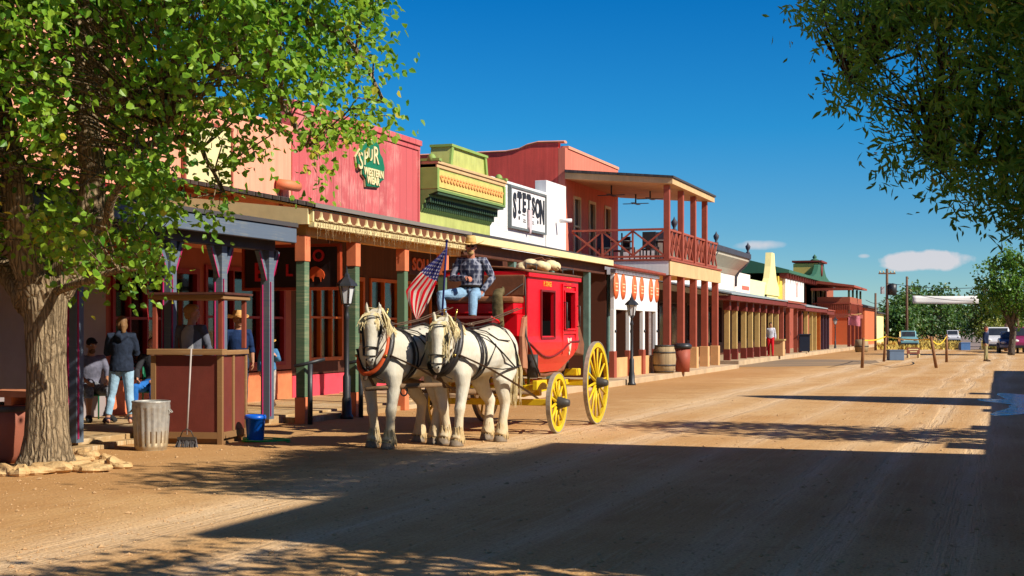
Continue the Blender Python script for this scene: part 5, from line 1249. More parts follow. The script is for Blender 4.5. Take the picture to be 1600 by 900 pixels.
# man crossing the street far away
f0 = at_z(1540, 565, 0)
person('man in navy jacket and khaki trousers standing alone in the road', (f0.x, f0.y, 0), radians(-10), dict(anL=(.05, .11, .09), toeL=(.2, .13, .035)), [
    ('jeans', m_cloth('khaki', (.30, .26, .12), .15), {}), ('shirt', m_cloth('blue_shirt', (.1, .15, .3), .1), {}), ('jacket', m_cloth('navy_blazer', (.012, .02, .05), .2), dict(tail=.5)), ('shoes', m_cloth('brown_loafers', (.1, .06, .03), .2), {})], 1.0, .018, 0, 0, SKIN2, False, (hairmat('red_brown_hair', (.16, .06, .03)), 'short'), face=False)
# person in red trousers by the far posts
f1 = at_X(1204, 553, -11.2)
person('person in white and navy top with bright red trousers on the far pavement', (f1.x, f1.y, ZP), radians(-80), dict(knL=(.12, .1, .51), anL=(.15, .1, .09), toeL=(.3, .12, .035)), [
    ('jeans', m_cloth('red_trousers', (.55, .012, .02), .1), {}), ('shirt', m_cloth('white_navy_top', (.5, .5, .55), .5, scale=4), {}), ('shoes', m_cloth('red_shoes', (.4, .02, .02), .1), {})], 1.0, .018, 0, 0, SKIN3, False, (hairmat('black_hair', (.02, .015, .01)), 'short'), face=False)
# ------------------------------------------------------------------ stagecoach (local frame: +x forward, +y its left side, z up)
CX, CY = -7.45, 20.8                         # under the front axle
coach = thing('stagecoach', 'red stagecoach with yellow spoked wheels and running gear standing behind two white horses', 'stagecoach', (CX, CY, 0), -pi / 2)
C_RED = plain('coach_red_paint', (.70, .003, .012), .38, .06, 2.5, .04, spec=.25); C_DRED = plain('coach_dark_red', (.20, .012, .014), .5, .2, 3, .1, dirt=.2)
t = NT('dusty_coach_red'); n = t.noise(2.2, 5, .6); s_ = t.noise(1.0, 6, .75, t.mapping((3, 3, 14))); z_ = t.sep()[2]
cc = t.mix(n, (.62, .003, .010), (.74, .004, .014)); cc = t.mix(t.ramp(s_, [(.58, 0.0), (.72, .35)]), cc, (.30, .010, .012)); cc = t.mix(t.math('MULTIPLY', t.ramp(t.math('ADD', t.math('MULTIPLY', z_, -.9), t.math('MULTIPLY', n, .5)), [(.0, 0.0), (.0, 0.0)]), 0.0), cc, cc)
dz = t.ramp(t.math('SUBTRACT', t.math('ADD', 1.45, t.math('MULTIPLY', n, .5)), z_), [(.1, 0.0), (.75, .22)]); cc = t.mix(dz, cc, (.46, .24, .10)); t.bump(n, .05, .02); C_RED = t.fin(cc, t.math('ADD', t.math('MULTIPLY', s_, .3), .25), 0, .3)
C_BRN = plain('brown_leather', (.20, .075, .035), .6, .25, 5, .25); C_TANL = plain('tan_leather', (.38, .17, .09), .65, .2, 4, .25); C_YEL = plain('coach_yellow_paint', (.72, .50, .012), .45, .1, 4, .06, dirt=.18)
C_IRON = plain('dark_iron', (.05, .045, .04), .5, .25, 9, .1); C_YELW = plain('wheel_yellow_paint', (.70, .48, .012), .5, .14, 4, .08, dirt=.45)
C_TYRE = plain('worn_iron_tyre', (.30, .26, .20), .6, .3, 9, .15); C_WOOD = plain('worn_pole_wood', (.20, .12, .06), .8, .25, 5, .3)
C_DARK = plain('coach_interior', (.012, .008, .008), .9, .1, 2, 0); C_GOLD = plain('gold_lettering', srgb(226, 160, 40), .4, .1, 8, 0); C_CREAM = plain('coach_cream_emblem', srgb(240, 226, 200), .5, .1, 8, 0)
RY = Matrix.Rotation(pi / 2, 3, 'X')
def wheel(x, y, r, ns, turn=0.0, name='wheel'):
    w = bpy.data.objects.new(name, None)
    m = MB(); m.lathe([(.001, -.11), (.075, -.11), (.095, -.05), (.095, .06), (.07, .13), (.05, .2), (.001, .2)], 16, M=RY.transposed() if y > 0 else RY)
    w = m.build('wheel', C_IRON, coach); w.location = (x, y, r); w.rotation_euler = (0, turn, 0)
    m = MB()
    for k in range(ns):
        a = 2 * pi * k / ns; c_, s_ = cos(a), sin(a)
        m.tube([(c_ * .08, 0, s_ * .08), (c_ * r * .5, 0, s_ * r * .5), (c_ * (r - .09), 0, s_ * (r - .09))], [.028, .020, .018], 7, up=(0, 1, 0))
    m.build('spokes', C_YELW, w)
    m = MB(); n = 40
    def ring(r0, r1, h):
        vs = []; fs = []
        for k in range(n):
            a = 2 * pi * k / n
            for rr, yy in ((r0, -h), (r1, -h), (r1, h), (r0, h)): vs.append((rr * cos(a), yy, rr * sin(a)))
        for k in range(n):
            j = (k + 1) % n
            for q in range(4): fs.append((k * 4 + q, j * 4 + q, j * 4 + (q + 1) % 4, k * 4 + (q + 1) % 4))
        return vs, fs
    m.add(*ring(r - .10, r - .018, .032)); o = m.build('rim', C_YELW, w, bevel=.006); fixnormals(o)
    m = MB(); m.add(*ring(r - .0175, r, .036)); o = m.build('tyre', C_TYRE, w, bevel=.004); fixnormals(o)
    return w
WB = -2.25
wheel(0, 1.0, .47, 12, .2); wheel(0, -1.0, .47, 12, .4); wheel(WB, 1.0, .70, 14, .1); wheel(WB, -1.0, .70, 14, .3)
# body: side profile swept across the width with bulging sides
BX0, BX1, HW = -2.32, .42, .66                # rear, front, half width
prof = [(BX1, 2.46), (BX1 - .0, 1.9), (BX1 + .01, 1.5), (BX1 - .12, 1.25), (BX1 - .42, 1.02), (-.55, .92), (-1.35, .92), (-1.85, 1.0), (BX0 + .16, 1.22), (BX0 + .02, 1.5), (BX0, 1.9), (BX0, 2.48)]
def body():
    holes = [(-.92, -.24, 1.48, 2.2), (-2.06, -1.50, 1.62, 2.22)]
    m = MB()
    for s in (1, -1):                        # side skins with window openings
        def cell(a, b, c, d, s=s): m.box(a, b, s * HW, s * (HW - .05), c, d)
        wall_grid(m, BX0, BX1, 1.5, 2.47, holes, cell)
        N = 14                               # lower bowl of the side, rolling inward
        low = [(x, z) for x, z in prof if z <= 1.55]
    zs = [1.5, 1.4, 1.28, 1.16, 1.05, .97, .92]
    rows = []
    for z in zs:
        k = (1.5 - z) / .58; xf = BX1 - .78 * k ** 2.0; xr = BX0 + .85 * k ** 2.2; hw = HW * (1 + .05 * sin(pi * min(1, k * 1.3)) - .16 * k * k); rows.append((z, xf, xr, hw))
    vs = []; fs = []
    for (z, xf, xr, hw) in rows:
        for (x, y) in ((xf, -hw), (xf, 0), (xf, hw), ((xf * 2 + xr) / 3, hw), ((xf + 2 * xr) / 3, hw), (xr, hw), (xr, 0), (xr, -hw), ((xf + 2 * xr) / 3, -hw), ((xf * 2 + xr) / 3, -hw)): vs.append((x, y, z))
    n = 10
    for i in range(len(rows) - 1):
        for k in range(n): fs.append((i * n + k, i * n + (k + 1) % n, (i + 1) * n + (k + 1) % n, (i + 1) * n + k))
    fs.append(tuple((len(rows) - 1) * n + k for k in range(n)))
    m.add(vs, fs, False)
    m.box(BX1 - .05, BX1, -HW + .05, HW - .05, 1.5, 2.0); m.box(BX1 - .05, BX1, -HW + .05, -.35, 2.0, 2.3); m.box(BX1 - .05, BX1, .35, HW - .05, 2.0, 2.3); m.box(BX1 - .05, BX1, -HW + .05, HW - .05, 2.3, 2.47)
    m.box(BX0, BX0 + .05, -HW + .05, HW - .05, 1.5, 2.47)
    o = m.build('body', C_RED, coach); fixnormals(o)
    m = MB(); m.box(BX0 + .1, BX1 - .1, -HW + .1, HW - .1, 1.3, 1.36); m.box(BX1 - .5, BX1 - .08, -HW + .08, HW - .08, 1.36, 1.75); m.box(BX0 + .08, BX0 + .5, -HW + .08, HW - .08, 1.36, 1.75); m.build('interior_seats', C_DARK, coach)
    # roof, gently crowned
    m = MB(); m.grid(lambda u, v: (BX0 - .06 + (BX1 - BX0 + .12) * u, (HW + .05) * (2 * v - 1), 2.475 + .07 * (1 - (2 * v - 1) ** 2)), 2, 10); o = m.build('roof', C_BRN, coach); q = o.modifiers.new('t', 'SOLIDIFY'); q.thickness = .035; q.offset = 1
    m = MB()
    for s in (1, -1): m.box(BX0 - .05, BX1 + .05, s * (HW + .005), s * (HW + .045), 2.41, 2.5)
    m.box(BX1 + .001, BX1 + .05, -HW, HW, 2.41, 2.5); m.box(BX0 - .05, BX0 - .001, -HW, HW, 2.41, 2.5); m.build('cornice', C_RED, coach, bevel=.008)
    # door on each side with raised mouldings
    for s in (1, -1):
        m = MB(); y0, y1 = s * (HW + .002), s * (HW + .022)
        m.box(-1.40, -1.36, y0, y1, 1.2, 2.36); m.box(-2.16, -2.12, y0, y1, 1.25, 2.36); m.box(-2.12, -1.40, y0, y1, 2.32, 2.36); m.box(-2.12, -1.4, y0, y1, 1.53, 1.57)
        d = m.build('door', C_RED, coach)
        m = MB(); m.tube([(-1.46, s * (HW + .0), 1.6), (-1.46, s * (HW + .06), 1.6), (-1.46, s * (HW + .06), 2.05), (-1.46, s * HW, 2.05)], .012, 6); m.tube([(-2.22, s * (HW + .0), 1.65), (-2.22, s * (HW + .06), 1.65), (-2.22, s * (HW + .06), 2.0), (-2.22, s * HW, 2.0)], .012, 6); m.build('handle', C_IRON, d)
        for (a, b, c, e) in holes:
            m = MB(); f = .03
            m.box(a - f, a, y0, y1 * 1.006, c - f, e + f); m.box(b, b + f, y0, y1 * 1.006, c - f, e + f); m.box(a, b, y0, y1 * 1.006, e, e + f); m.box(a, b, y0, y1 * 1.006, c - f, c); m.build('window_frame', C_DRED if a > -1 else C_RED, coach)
        m = MB(); pts = []
        for i in range(13):
            t = i / 12; x = BX1 - .02 - t * (BX1 - BX0 - .04); z = 1.40 - .24 * sin(pi * min(1, t * 1.25)) * (1 if t < .8 else .75); kk = max(0, (1.5 - z) / .58); pts.append((x, s * (HW * (1 + .05 * sin(pi * min(1, kk * 1.3)) - .16 * kk * kk) + .006), z))
        m.tube(pts, .016, 6); m.build('belt_moulding', C_DRED, coach)
        m = MB(); U = (-s, 0, 0)
        text(m, 'P. STAGE', .105, (-.58, s * (HW + .002), 2.29), U, (0, 0, 1), (0, s, 0), .006, .003); text(m, 'LINES', .10, (-1.75, s * (HW + .002), 2.37 - .075), U, (0, 0, 1), (0, s, 0), .006, .003); m.build('lettering', C_GOLD, coach)
        m = MB()
        for q in (-1, 1): m.tube([(-1.76 + q * .015, s * (HW + .012), 1.24), (-1.76 + q * .05, s * (HW + .012), 1.36), (-1.76 + q * .09, s * (HW + .012), 1.46)], [.02, .018, .01], 6); m.tube([(-1.76 + q * .06, s * (HW + .012), 1.38), (-1.76 + q * .02, s * (HW + .012), 1.45)], [.012, .008], 5)
        m.ell((-1.76, s * (HW + .01), 1.24), (.035, .012, .07), 8); m.build('emblem', C_CREAM, coach)
    # roof rail
    m = MB()
    for s in (1, -1):
        m.tube([(BX0 + .1, s * .6, 2.62), (BX1 - .1, s * .6, 2.62)], .012, 6)
        for x in (BX0 + .1, -1.6, -.9, -.2, BX1 - .1): m.tube([(x, s * .6, 2.5), (x, s * .6, 2.62)], .01, 5)
    m.tube([(BX0 + .1, -.6, 2.62), (BX0 + .1, .6, 2.62)], .012, 6); m.build('luggage_rail', C_IRON, coach)
body()
# driver's box
m = MB(); m.box(BX1 + .02, BX1 + .52, -.62, .62, 2.0, 2.1); m.build('driver_seat', plain('seat_leather', (.33, .12, .05), .55, .2, 5, .2), coach, bevel=.03)
m = MB(); m.box(BX1 + .005, BX1 + .07, -.64, .64, 2.105, 2.44); m.build('seat_back', C_BRN, coach, bevel=.025)
m = MB(); m.box(BX1 + .05, BX1 + .48, -.60, .60, 1.84, 1.995); m.box(BX1 + .006, BX1 + .3, -.6, .6, 1.5, 1.83); m.build('front_boot', C_RED, coach, bevel=.01)
m = MB()
for s in (1, -1):
    m = MB(); m.prism([(BX1 - .02, 1.0), (BX1 + .20, 1.02), (BX1 + .24, 1.5), (BX1 + .12, 1.78), (BX1 + .006, 1.82)], 'y', s * .60, s * .66); o = m.build('side_curtain', C_TANL, coach, bevel=.01); fixnormals(o)
FW = .42
side_p = [(BX1 + .02, 1.06), (BX1 + .02, 1.2), (.62, 1.24), (.76, 1.38), (.9, 1.60), (1.08, 1.73), (1.36, 1.78), (1.36, 1.70), (1.22, 1.5), (1.05, 1.2), (.8, 1.06)]
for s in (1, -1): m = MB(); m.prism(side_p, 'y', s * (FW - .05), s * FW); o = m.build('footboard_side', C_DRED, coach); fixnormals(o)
m = MB()
for s in (1, -1): m.tube([(x, s * FW, z) for x, z in side_p[1:7]], .017, 6)
m.build('footboard_edge', C_RED, coach)
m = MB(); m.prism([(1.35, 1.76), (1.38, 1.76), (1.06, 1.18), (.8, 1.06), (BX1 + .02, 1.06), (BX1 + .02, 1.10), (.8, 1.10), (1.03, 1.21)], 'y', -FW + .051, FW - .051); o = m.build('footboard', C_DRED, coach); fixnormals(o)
m = MB(); m.box(1.34, 1.40, -FW, FW, 1.765, 1.80); m.build('footboard_cap', plain('faded_red_trim', (.30, .07, .06), .6, .2, 4, .1), coach)
# running gear
m = MB(); m.beam((0, -.95, .47), (0, .95, .47), .10, .10); m.build('axle', C_YEL, coach, bevel=.01)
m = MB(); m.beam((WB, -.95, .70), (WB, .95, .70), .10, .11); m.build('axle', C_YEL, coach, bevel=.01)
for bx in ((-.14, .22, -.62, .62, .62, .74), (-.3, -.16, -.66, .66, .56, .66), (WB - .1, WB + .14, -.7, .7, .82, .94)): m = MB(); m.box(*bx); m.build('bolster', C_YEL, coach, bevel=.015)
m = MB()
for s in (1, -1): m.beam((.2, s * .5, .60), (WB, s * .5, .72), .07, .09); m.beam((.25, s * .72, .74), (-.25, s * .72, .74), .08, .15)
m.beam((.3, 0, .56), (WB, 0, .72), .08, .10); m.build('reach', C_YEL, coach, bevel=.01)
m = MB()
for s in (1, -1):                            # leather thorough-braces slung between iron standards
    m.tube([(.32, s * .5, 1.12), (.05, s * .5, .93), (-.9, s * .5, .86), (-1.9, s * .5, .93), (WB + .0, s * .5, 1.2)], [(.04, .035)] * 5, 8)
m.build('thoroughbrace', C_BRN, coach)
for s in (1, -1):
    m = MB(); m.tube([(.1, s * .5, .7), (.36, s * .5, 1.0), (.32, s * .5, 1.15)], .03, 7); m.tube([(-.1, s * .5, .7), (.2, s * .62, 1.35)], .022, 6); m.build('standard', C_IRON, coach); m = MB(); m.tube([(WB + .1, s * .5, .9), (WB - .02, s * .5, 1.25)], .03, 7); m.tube([(WB + .35, s * .5, .8), (WB + .02, s * .5, 1.2)], .022, 6); m.build('standard', C_IRON, coach); m = MB()
    m.tube([(.30, s * .70, .86), (.30, s * .70, 1.22)], [(.09, .05)] * 2, 8); m.build('step_iron', C_IRON, coach)
m = MB(); m.tube([(.46, .63, 1.75), (.55, .68, 1.5), (.30, .82, .9)], .014, 6); m.tube([(.47, .64, 2.4), (.5, .66, 1.8)], .010, 6); m.tube([(.5, .62, 2.3), (.9, .3, 2.0)], .008, 5); m.build('brake_rod', C_IRON, coach)
m = MB(); m.prism([(BX0 - .02, 1.2), (BX0 - .55, 1.15), (BX0 - .6, 1.35), (BX0 - .02, 2.0)], 'y', -.6, .6); o = m.build('rear_boot', C_BRN, coach, bevel=.02); fixnormals(o)
# pole, double tree and neck yoke
m = MB(); m.tube([(.2, 0, .62), (1.2, -.15, .68), (3.35, -.45, .98)], [.05, .048, .04], 8); m.build('draught_pole', C_WOOD, coach)
m = MB(); m.tube([(.75, -.75, .68), (.75, .65, .68)], .035, 8)
for y in (-.62, .5): m.tube([(.9, y - .35, .66), (.9, y + .35, .66)], .028, 8)
m.build('double_tree', C_WOOD, coach)
# luggage on the roof, flag, driver
lg = thing('luggage_bundle', 'cream canvas bundle and rolls tied on the stagecoach roof', 'luggage', (CX + .35, CY + .75, 2.53), 0)
m = MB(); rnd = random.Random(4)
for i in range(10): m.ell((rnd.uniform(-.1, .3), rnd.uniform(-.45, .6), rnd.uniform(.03, .12)), (rnd.uniform(.08, .14), rnd.uniform(.1, .17), rnd.uniform(.07, .11)), 10)
skin('canvas', m, plain('cream_canvas', srgb(226, 208, 160), .85, .15, 8, .4), lg, .018, 2)
m = MB(); m.tube([(-.15, -.1, 0), (-.1, -.1, .18), (.2, -.1, .22), (.4, -.1, .02)], .012, 6); m.build('rope', C_BRN, lg); m = MB(); m.tube([(-.15, .3, 0), (-.1, .3, .18), (.2, .3, .22), (.4, .3, .02)], .012, 6); m.build('rope', C_BRN, lg)
def flag():
    top = at_d(698, 383, 20.55); base = at_d(690, 505, 20.75)
    s = thing('flag', 'american flag drooping from a yellow pole on the front of the stagecoach', 'flag', base)
    m = MB(); m.tube([(0, 0, 0), tuple(top - base + Vector((0, 0, .05)))], .014, 8); m.ell(tuple(top - base + Vector((0, 0, .06))), .026, 8); m.build('pole', C_YEL, s)
    L = [(697, 388), (684, 402), (664, 418), (648, 436), (634, 454), (637, 470), (643, 485), (651, 500)]; Q = [(698, 386), (693, 405), (688, 422), (683, 438), (677, 455), (671, 470), (662, 487), (652, 501)]
    def fn(u, v):
        i = min(6, int(u * 7)); t = u * 7 - i
        a = [L[i][k] * (1 - t) + L[i + 1][k] * t for k in (0, 1)]; b = [Q[i][k] * (1 - t) + Q[i + 1][k] * t for k in (0, 1)]
        px, py = a[0] * (1 - v) + b[0] * v, a[1] * (1 - v) + b[1] * v
        return at_d(px, py, 20.25 + .55 * v * min(1, u * 2.5) + .25 * (1 - min(1, u * 2.5)) + (.06 * sin(v * 13 + u * 3)) * min(1, u * 3)) - base
    m.grid(fn, 36, 40, True)
    t = NT('flag_cloth'); uv = t.sep(t.tc('UV')); x, y = uv[0], uv[1]
    st = t.math('GREATER_THAN', t.math('FRACT', t.math('MULTIPLY', t.math('ADD', y, t.math('MULTIPLY', x, .45)), 4.5)), .5)
    c = t.mix(st, (.75, .012, .03), (.80, .72, .62))
    can = t.math('LESS_THAN', x, t.math('ADD', .34, t.math('MULTIPLY', y, .10)))
    sx_ = t.math('SUBTRACT', t.math('FRACT', t.math('MULTIPLY', x, 22.0)), .5); sy_ = t.math('SUBTRACT', t.math('FRACT', t.math('MULTIPLY', y, 7.0)), .5)
    star = t.math('LESS_THAN', t.math('ADD', t.math('MULTIPLY', sx_, sx_), t.math('MULTIPLY', sy_, sy_)), .07)
    blue = t.mix(star, (.06, .06, .26), (.7, .66, .7)); c = t.mix(can, c, blue)
    t.fin(c, .75, 0, .15); tr = t.n('ShaderNodeBsdfTranslucent'); t.l(c, tr.inputs[0]); mx = t.n('ShaderNodeMixShader'); mx.inputs[0].default_value = .55; t.l(t.p.outputs[0], mx.inputs[1]); t.l(tr.outputs[0], mx.inputs[2]); t.l(mx.outputs[0], t.out.inputs[0])
    o = m.build('cloth', t.m, s); q = o.modifiers.new('t', 'SOLIDIFY'); q.thickness = .003
flag()
DRV = dict(pelvis=(0, 0, .10), waist=(-.03, 0, .24), chest=(-.01, 0, .46), neck=(.03, 0, .63), head=(.07, 0, .79), sh=(.0, .19, .575), elL=(.02, .33, .33), wrL=(.16, .20, .12), elR=(.04, -.31, .32), wrR=(.27, -.02, .32), palmR=(0, 0, -1), palmL=(0, -.4, -1),
           hip=(.03, .10, .08), knL=(.40, .12, .04), anL=(.50, .13, -.36), toeL=(.66, .15, -.40), knR=(.36, -.40, .06), anR=(.52, -.30, -.32), toeR=(.68, -.34, -.37), girth=1.08, curl=1.1)
HAT = plain('driver_straw', srgb(206, 168, 104), .85, .2, 30, .25)
person('bearded stagecoach driver in straw hat, plaid shirt and jeans sitting on the box', (CX - .12, CY - .76, 2.06), -pi / 2 + .12, DRV, [
    ('shirt', m_cloth('plaid_shirt', (.075, .085, .13), .15, ((.33, .34, .40), (.02, .022, .05))), {}), ('jeans', DENIM, {}), ('belt', m_cloth('black_belt', (.02, .015, .012), .2), {}), ('shoes', m_cloth('brown_boots', (.10, .05, .025), .3), dict(top=.12)), ('beard', hairmat('sandy_beard', (.42, .26, .10)), {}), ('glasses', EYE_D, {}), ('hat', HAT, dict(brim=.215))],
    1.0, .008, .22, .05, SKIN2, False, (hairmat('driver_hair', (.20, .11, .05)), 'short'))
ct = thing('draped_coat', 'olive brown coat hanging over the seat beside the driver', 'coat', (CX + .36, CY - .72, 1.78))
m = MB(); m.tube([(0, .02, .40), (.0, -.16, .40), (.01, -.255, .33), (.02, -.27, .1), (.03, -.28, -.12), (.02, -.27, -.2)], [(.08, .04), (.09, .045), (.085, .045), (.09, .05), (.10, .05), (.08, .03)], 12, up=(0, 1, 0)); skin('cloth', m, m_cloth('olive_coat', (.13, .10, .045), .45), ct, .014, 2)
person('passenger in blue top sitting inside the stagecoach window', (CX + .2, CY + .42, 1.28), pi / 2, dict(SIT), [('shirt', m_cloth('royal_blue_top', (.01, .10, .55), .15), {}), ('jeans', DENIM2, {})], .82, .014, -.5, 0, SKIN2, False, (hairmat('passenger_hair', (.04, .02, .01)), 'short'))
# ------------------------------------------------------------------ draught horses (local frame: +x forward, +y left)
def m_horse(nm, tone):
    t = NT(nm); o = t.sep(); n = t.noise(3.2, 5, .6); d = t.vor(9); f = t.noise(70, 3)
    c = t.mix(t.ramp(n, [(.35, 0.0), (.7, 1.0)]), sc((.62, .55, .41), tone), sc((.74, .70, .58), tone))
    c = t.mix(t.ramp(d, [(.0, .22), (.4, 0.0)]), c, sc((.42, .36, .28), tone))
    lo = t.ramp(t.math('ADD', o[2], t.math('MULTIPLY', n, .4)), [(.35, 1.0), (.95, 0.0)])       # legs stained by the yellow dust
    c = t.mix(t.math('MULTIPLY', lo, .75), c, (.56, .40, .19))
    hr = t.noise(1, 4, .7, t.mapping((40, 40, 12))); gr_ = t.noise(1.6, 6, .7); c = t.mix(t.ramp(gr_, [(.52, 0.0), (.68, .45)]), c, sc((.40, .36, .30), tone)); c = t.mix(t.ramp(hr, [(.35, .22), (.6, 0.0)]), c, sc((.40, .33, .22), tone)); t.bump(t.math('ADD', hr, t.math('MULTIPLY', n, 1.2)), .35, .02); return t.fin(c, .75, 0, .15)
HAIR_Y = hairmat('cream_horsehair', (.68, .54, .28)); HOOF = plain('horn_hoof', (.20, .15, .10), .6, .25, 20, .2); LEA = plain('black_harness_leather', (.022, .017, .014), .45, .3, 12, .15, spec=.4); LEAB = plain('brown_harness_leather', (.10, .055, .032), .55, .3, 12, .15); BRASS = plain('brass_fitting', (.45, .30, .08), .3, .1, 9, 0, 1.0)
TR = [(-.86, 1.33, .10, .16), (-.80, 1.32, .22, .26), (-.66, 1.305, .31, .335), (-.45, 1.305, .345, .36), (-.2, 1.275, .35, .335), (.08, 1.245, .355, .345), (.34, 1.24, .33, .38), (.54, 1.25, .285, .38), (.69, 1.22, .23, .31), (.79, 1.19, .13, .18)]
def trunk_at(x):
    for i in range(len(TR) - 1):
        a, b = TR[i], TR[i + 1]
        if a[0] <= x <= b[0]:
            t = (x - a[0]) / (b[0] - a[0]); return [a[k] + (b[k] - a[k]) * t for k in range(4)]
    return TR[-1]
def ring_on(x, lean=0.0, g=.014, a0=0, a1=2 * pi, n=30, squash=.98):
    """points of a strap lying on the barrel; x is where it crosses the back, lean moves its lower part back"""
    out = []
    for i in range(n + 1):
        a = a0 + (a1 - a0) * i / n; _, zc, ry, rz = trunk_at(x); xx = x + lean * (1 - cos(a)) / 2; _, zc, ry, rz = trunk_at(max(-.85, min(.78, xx)))
        out.append((xx, (ry + g) * sin(a), zc + (rz + g) * cos(a)))
    return out
def strap(m, pts, w_=.022, h=.008, n=6): m.tube(pts, [(w_, h)] * len(pts), n, smooth=False)
def horse(label, loc, rz, tone, headyaw, collar_rim, forelock, rz_legs, seed, scale=1.0, drop=0.0, grp='pair of white draught horses hitched to the stagecoach'):
    h = thing('horse', label, 'horse', loc, rz, grp); h.scale = (scale,) * 3; HM = m_horse('white_coat' if seed == 1 else 'shaded_white_coat', tone)  # lower tone puts the second horse's shaded look into its coat colour
    mb = MB(); mb.tube([(x, 0, z) for x, z, a, b in TR], [(a, b) for x, z, a, b in TR], 22)
    # neck and head in a frame that turns at the withers
    NB = Vector((.50, 0, 1.40)); MZ = Matrix.Rotation(headyaw, 3, 'Z')
    nk = [(0, 0, -.06), (.18, 0, .05 - drop * .3), (.33, 0, .18 - drop * .6), (.45, 0, .31 - drop * .9), (.53, 0, .38 - drop)]
    half = Matrix.Rotation(headyaw * .5, 3, 'Z')
    NP = [NB + (half if i < 3 else MZ) @ Vector(p) for i, p in enumerate(nk)]
    mb.tube(NP, [(.20, .33), (.165, .29), (.135, .235), (.115, .185), (.10, .14)], 16)
    PO = NB + MZ @ Vector((.56, 0, .36 - drop))                           # poll
    hd = Matrix.Rotation(headyaw, 3, 'Z')
    def H(x, y, z): return PO + hd @ Vector((x, y, z))             # head: z downwards from the poll, x towards the nose
    mb.tube([H(-.04, 0, .03), H(.02, 0, -.04), H(.06, 0, -.16), H(.11, 0, -.30), H(.155, 0, -.43), H(.18, 0, -.52), H(.185, 0, -.585)],
            [(.07, .07), (.105, .13), (.115, .15), (.085, .115), (.068, .085), (.072, .078), (.055, .055)], 16, up=tuple(hd @ Vector((1, 0, .3))))
    mb.ell(H(.03, 0, -.20), (.13, .062, .13), 12, hd)              # jaw
    for s in (-1, 1):
        mb.ell(H(.10, s * .098, -.14), (.03, .02, .03), 8, hd)     # brow over the eye
        mb.tube([H(-.015, s * .07, .02), H(-.02, s * .085, .09), H(-.005, s * .09, .15), H(.01, s * .083, .205)], [(.035, .026), (.045, .026), (.034, .018), (.008, .006)], 8)
        mb.ell(H(.215, s * .035, -.54), (.022, .02, .03), 8, hd)   # nostril wing
    mb.ell(H(.15, 0, -.60), (.05, .045, .035), 8, hd)
    # legs
    for i, s in enumerate((1, -1)):
        dx = rz_legs[i]; y = s * .20
        mb.tube([(.46, s * .17, 1.18), (.50, s * .21, .98), (.49, s * .205, .82), (.49 + dx * .4, y * .95, .60), (.50 + dx * .6, y * .93, .50), (.495 + dx * .8, y * .92, .40), (.49 + dx, y * .9, .24), (.50 + dx, y * .9, .15), (.53 + dx, y * .9, .08)],
                [(.12, .19), (.11, .15), (.09, .108), (.072, .08), (.078, .084), (.062, .064), (.064, .07), (.088, .096), (.098, .108)], 12, up=(1, 0, 0))
        dx = rz_legs[2 + i]; y = s * .20
        mb.tube([(-.50, s * .17, 1.22), (-.50, s * .20, 1.02), (-.44 + dx * .2, s * .215, .86), (-.54 + dx * .6, s * .205, .70), (-.66 + dx, y, .56), (-.645 + dx, y, .46), (-.61 + dx, y * .97, .30), (-.60 + dx, y * .95, .17), (-.565 + dx, y * .95, .08)],
                [(.15, .24), (.145, .22), (.12, .165), (.088, .112), (.072, .094), (.064, .072), (.066, .074), (.09, .098), (.10, .11)], 12, up=(1, 0, 0))
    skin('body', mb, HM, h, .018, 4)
    feet = [(.53 + rz_legs[0], .18), (.53 + rz_legs[1], -.18), (-.565 + rz_legs[2], .19), (-.565 + rz_legs[3], -.19)]
    rnd = random.Random(seed)
    for (x, y) in feet:
        m = MB(); m.lathe([(.098, 0.0), (.096, .02), (.078, .085), (.05, .09)], 14, (x + .01, y, 0), None, (1.12, 1)); m.build('hoof', HOOF, h)
        m = MB()
        for i in range(60):
            a = rnd.uniform(0, 2 * pi); m.tube([(x - .02 + .06 * cos(a), y + .06 * sin(a), rnd.uniform(.17, .28)), (x - .025 + .096 * cos(a), y + .09 * sin(a), .11), (x - .025 + .108 * cos(a), y + .10 * sin(a), rnd.uniform(.03, .08))], [.006, .009, .003], 4, cap=False)
        m.build('feather', hairmat('leg_feather', (.50, .36, .17)) if 'leg_feather' not in bpy.data.materials else bpy.data.materials['leg_feather'], h)
    # eyes
    for s in (-1, 1):
        m = MB(); m.ell(H(.115, s * .108, -.155), (.018, .012, .016), 8, hd); m.build('eye', EYE_D, h)
        m = MB(); m.ell(H(.232, s * .04, -.55), (.010, .012, .016), 8, hd); m.build('nostril', EYE_D, h)
    # mane, forelock, tail
    m = MB()
    for i in range(230):
        t = rnd.random(); k = min(3, int(t * 4)); f_ = t * 4 - k; p = NP[k].lerp(NP[k + 1], f_); top = [.33, .29, .235, .185, .14]; r_ = top[k] + (top[k + 1] - top[k]) * f_
        n_ = (NP[k + 1] - NP[k]).normalized(); upv = Vector((-n_.z, 0, n_.x)).normalized(); upv = MZ @ upv if k > 1 else upv
        q = p + upv * r_ * .98; s = -1 if rnd.random() < .75 else 1; sd = MZ @ Vector((0, s, 0))
        m.tube([q, q + sd * rnd.uniform(.06, .1) + Vector((0, 0, .015)), q + sd * rnd.uniform(.13, .19) + Vector((rnd.gauss(0, .02), 0, -.13)), q + sd * rnd.uniform(.15, .2) + Vector((rnd.gauss(0, .03), 0, -rnd.uniform(.2, .34)))], [.007, .009, .007, .002], 4, cap=False)
    m.build('mane', HAIR_Y, h)
    m = MB()
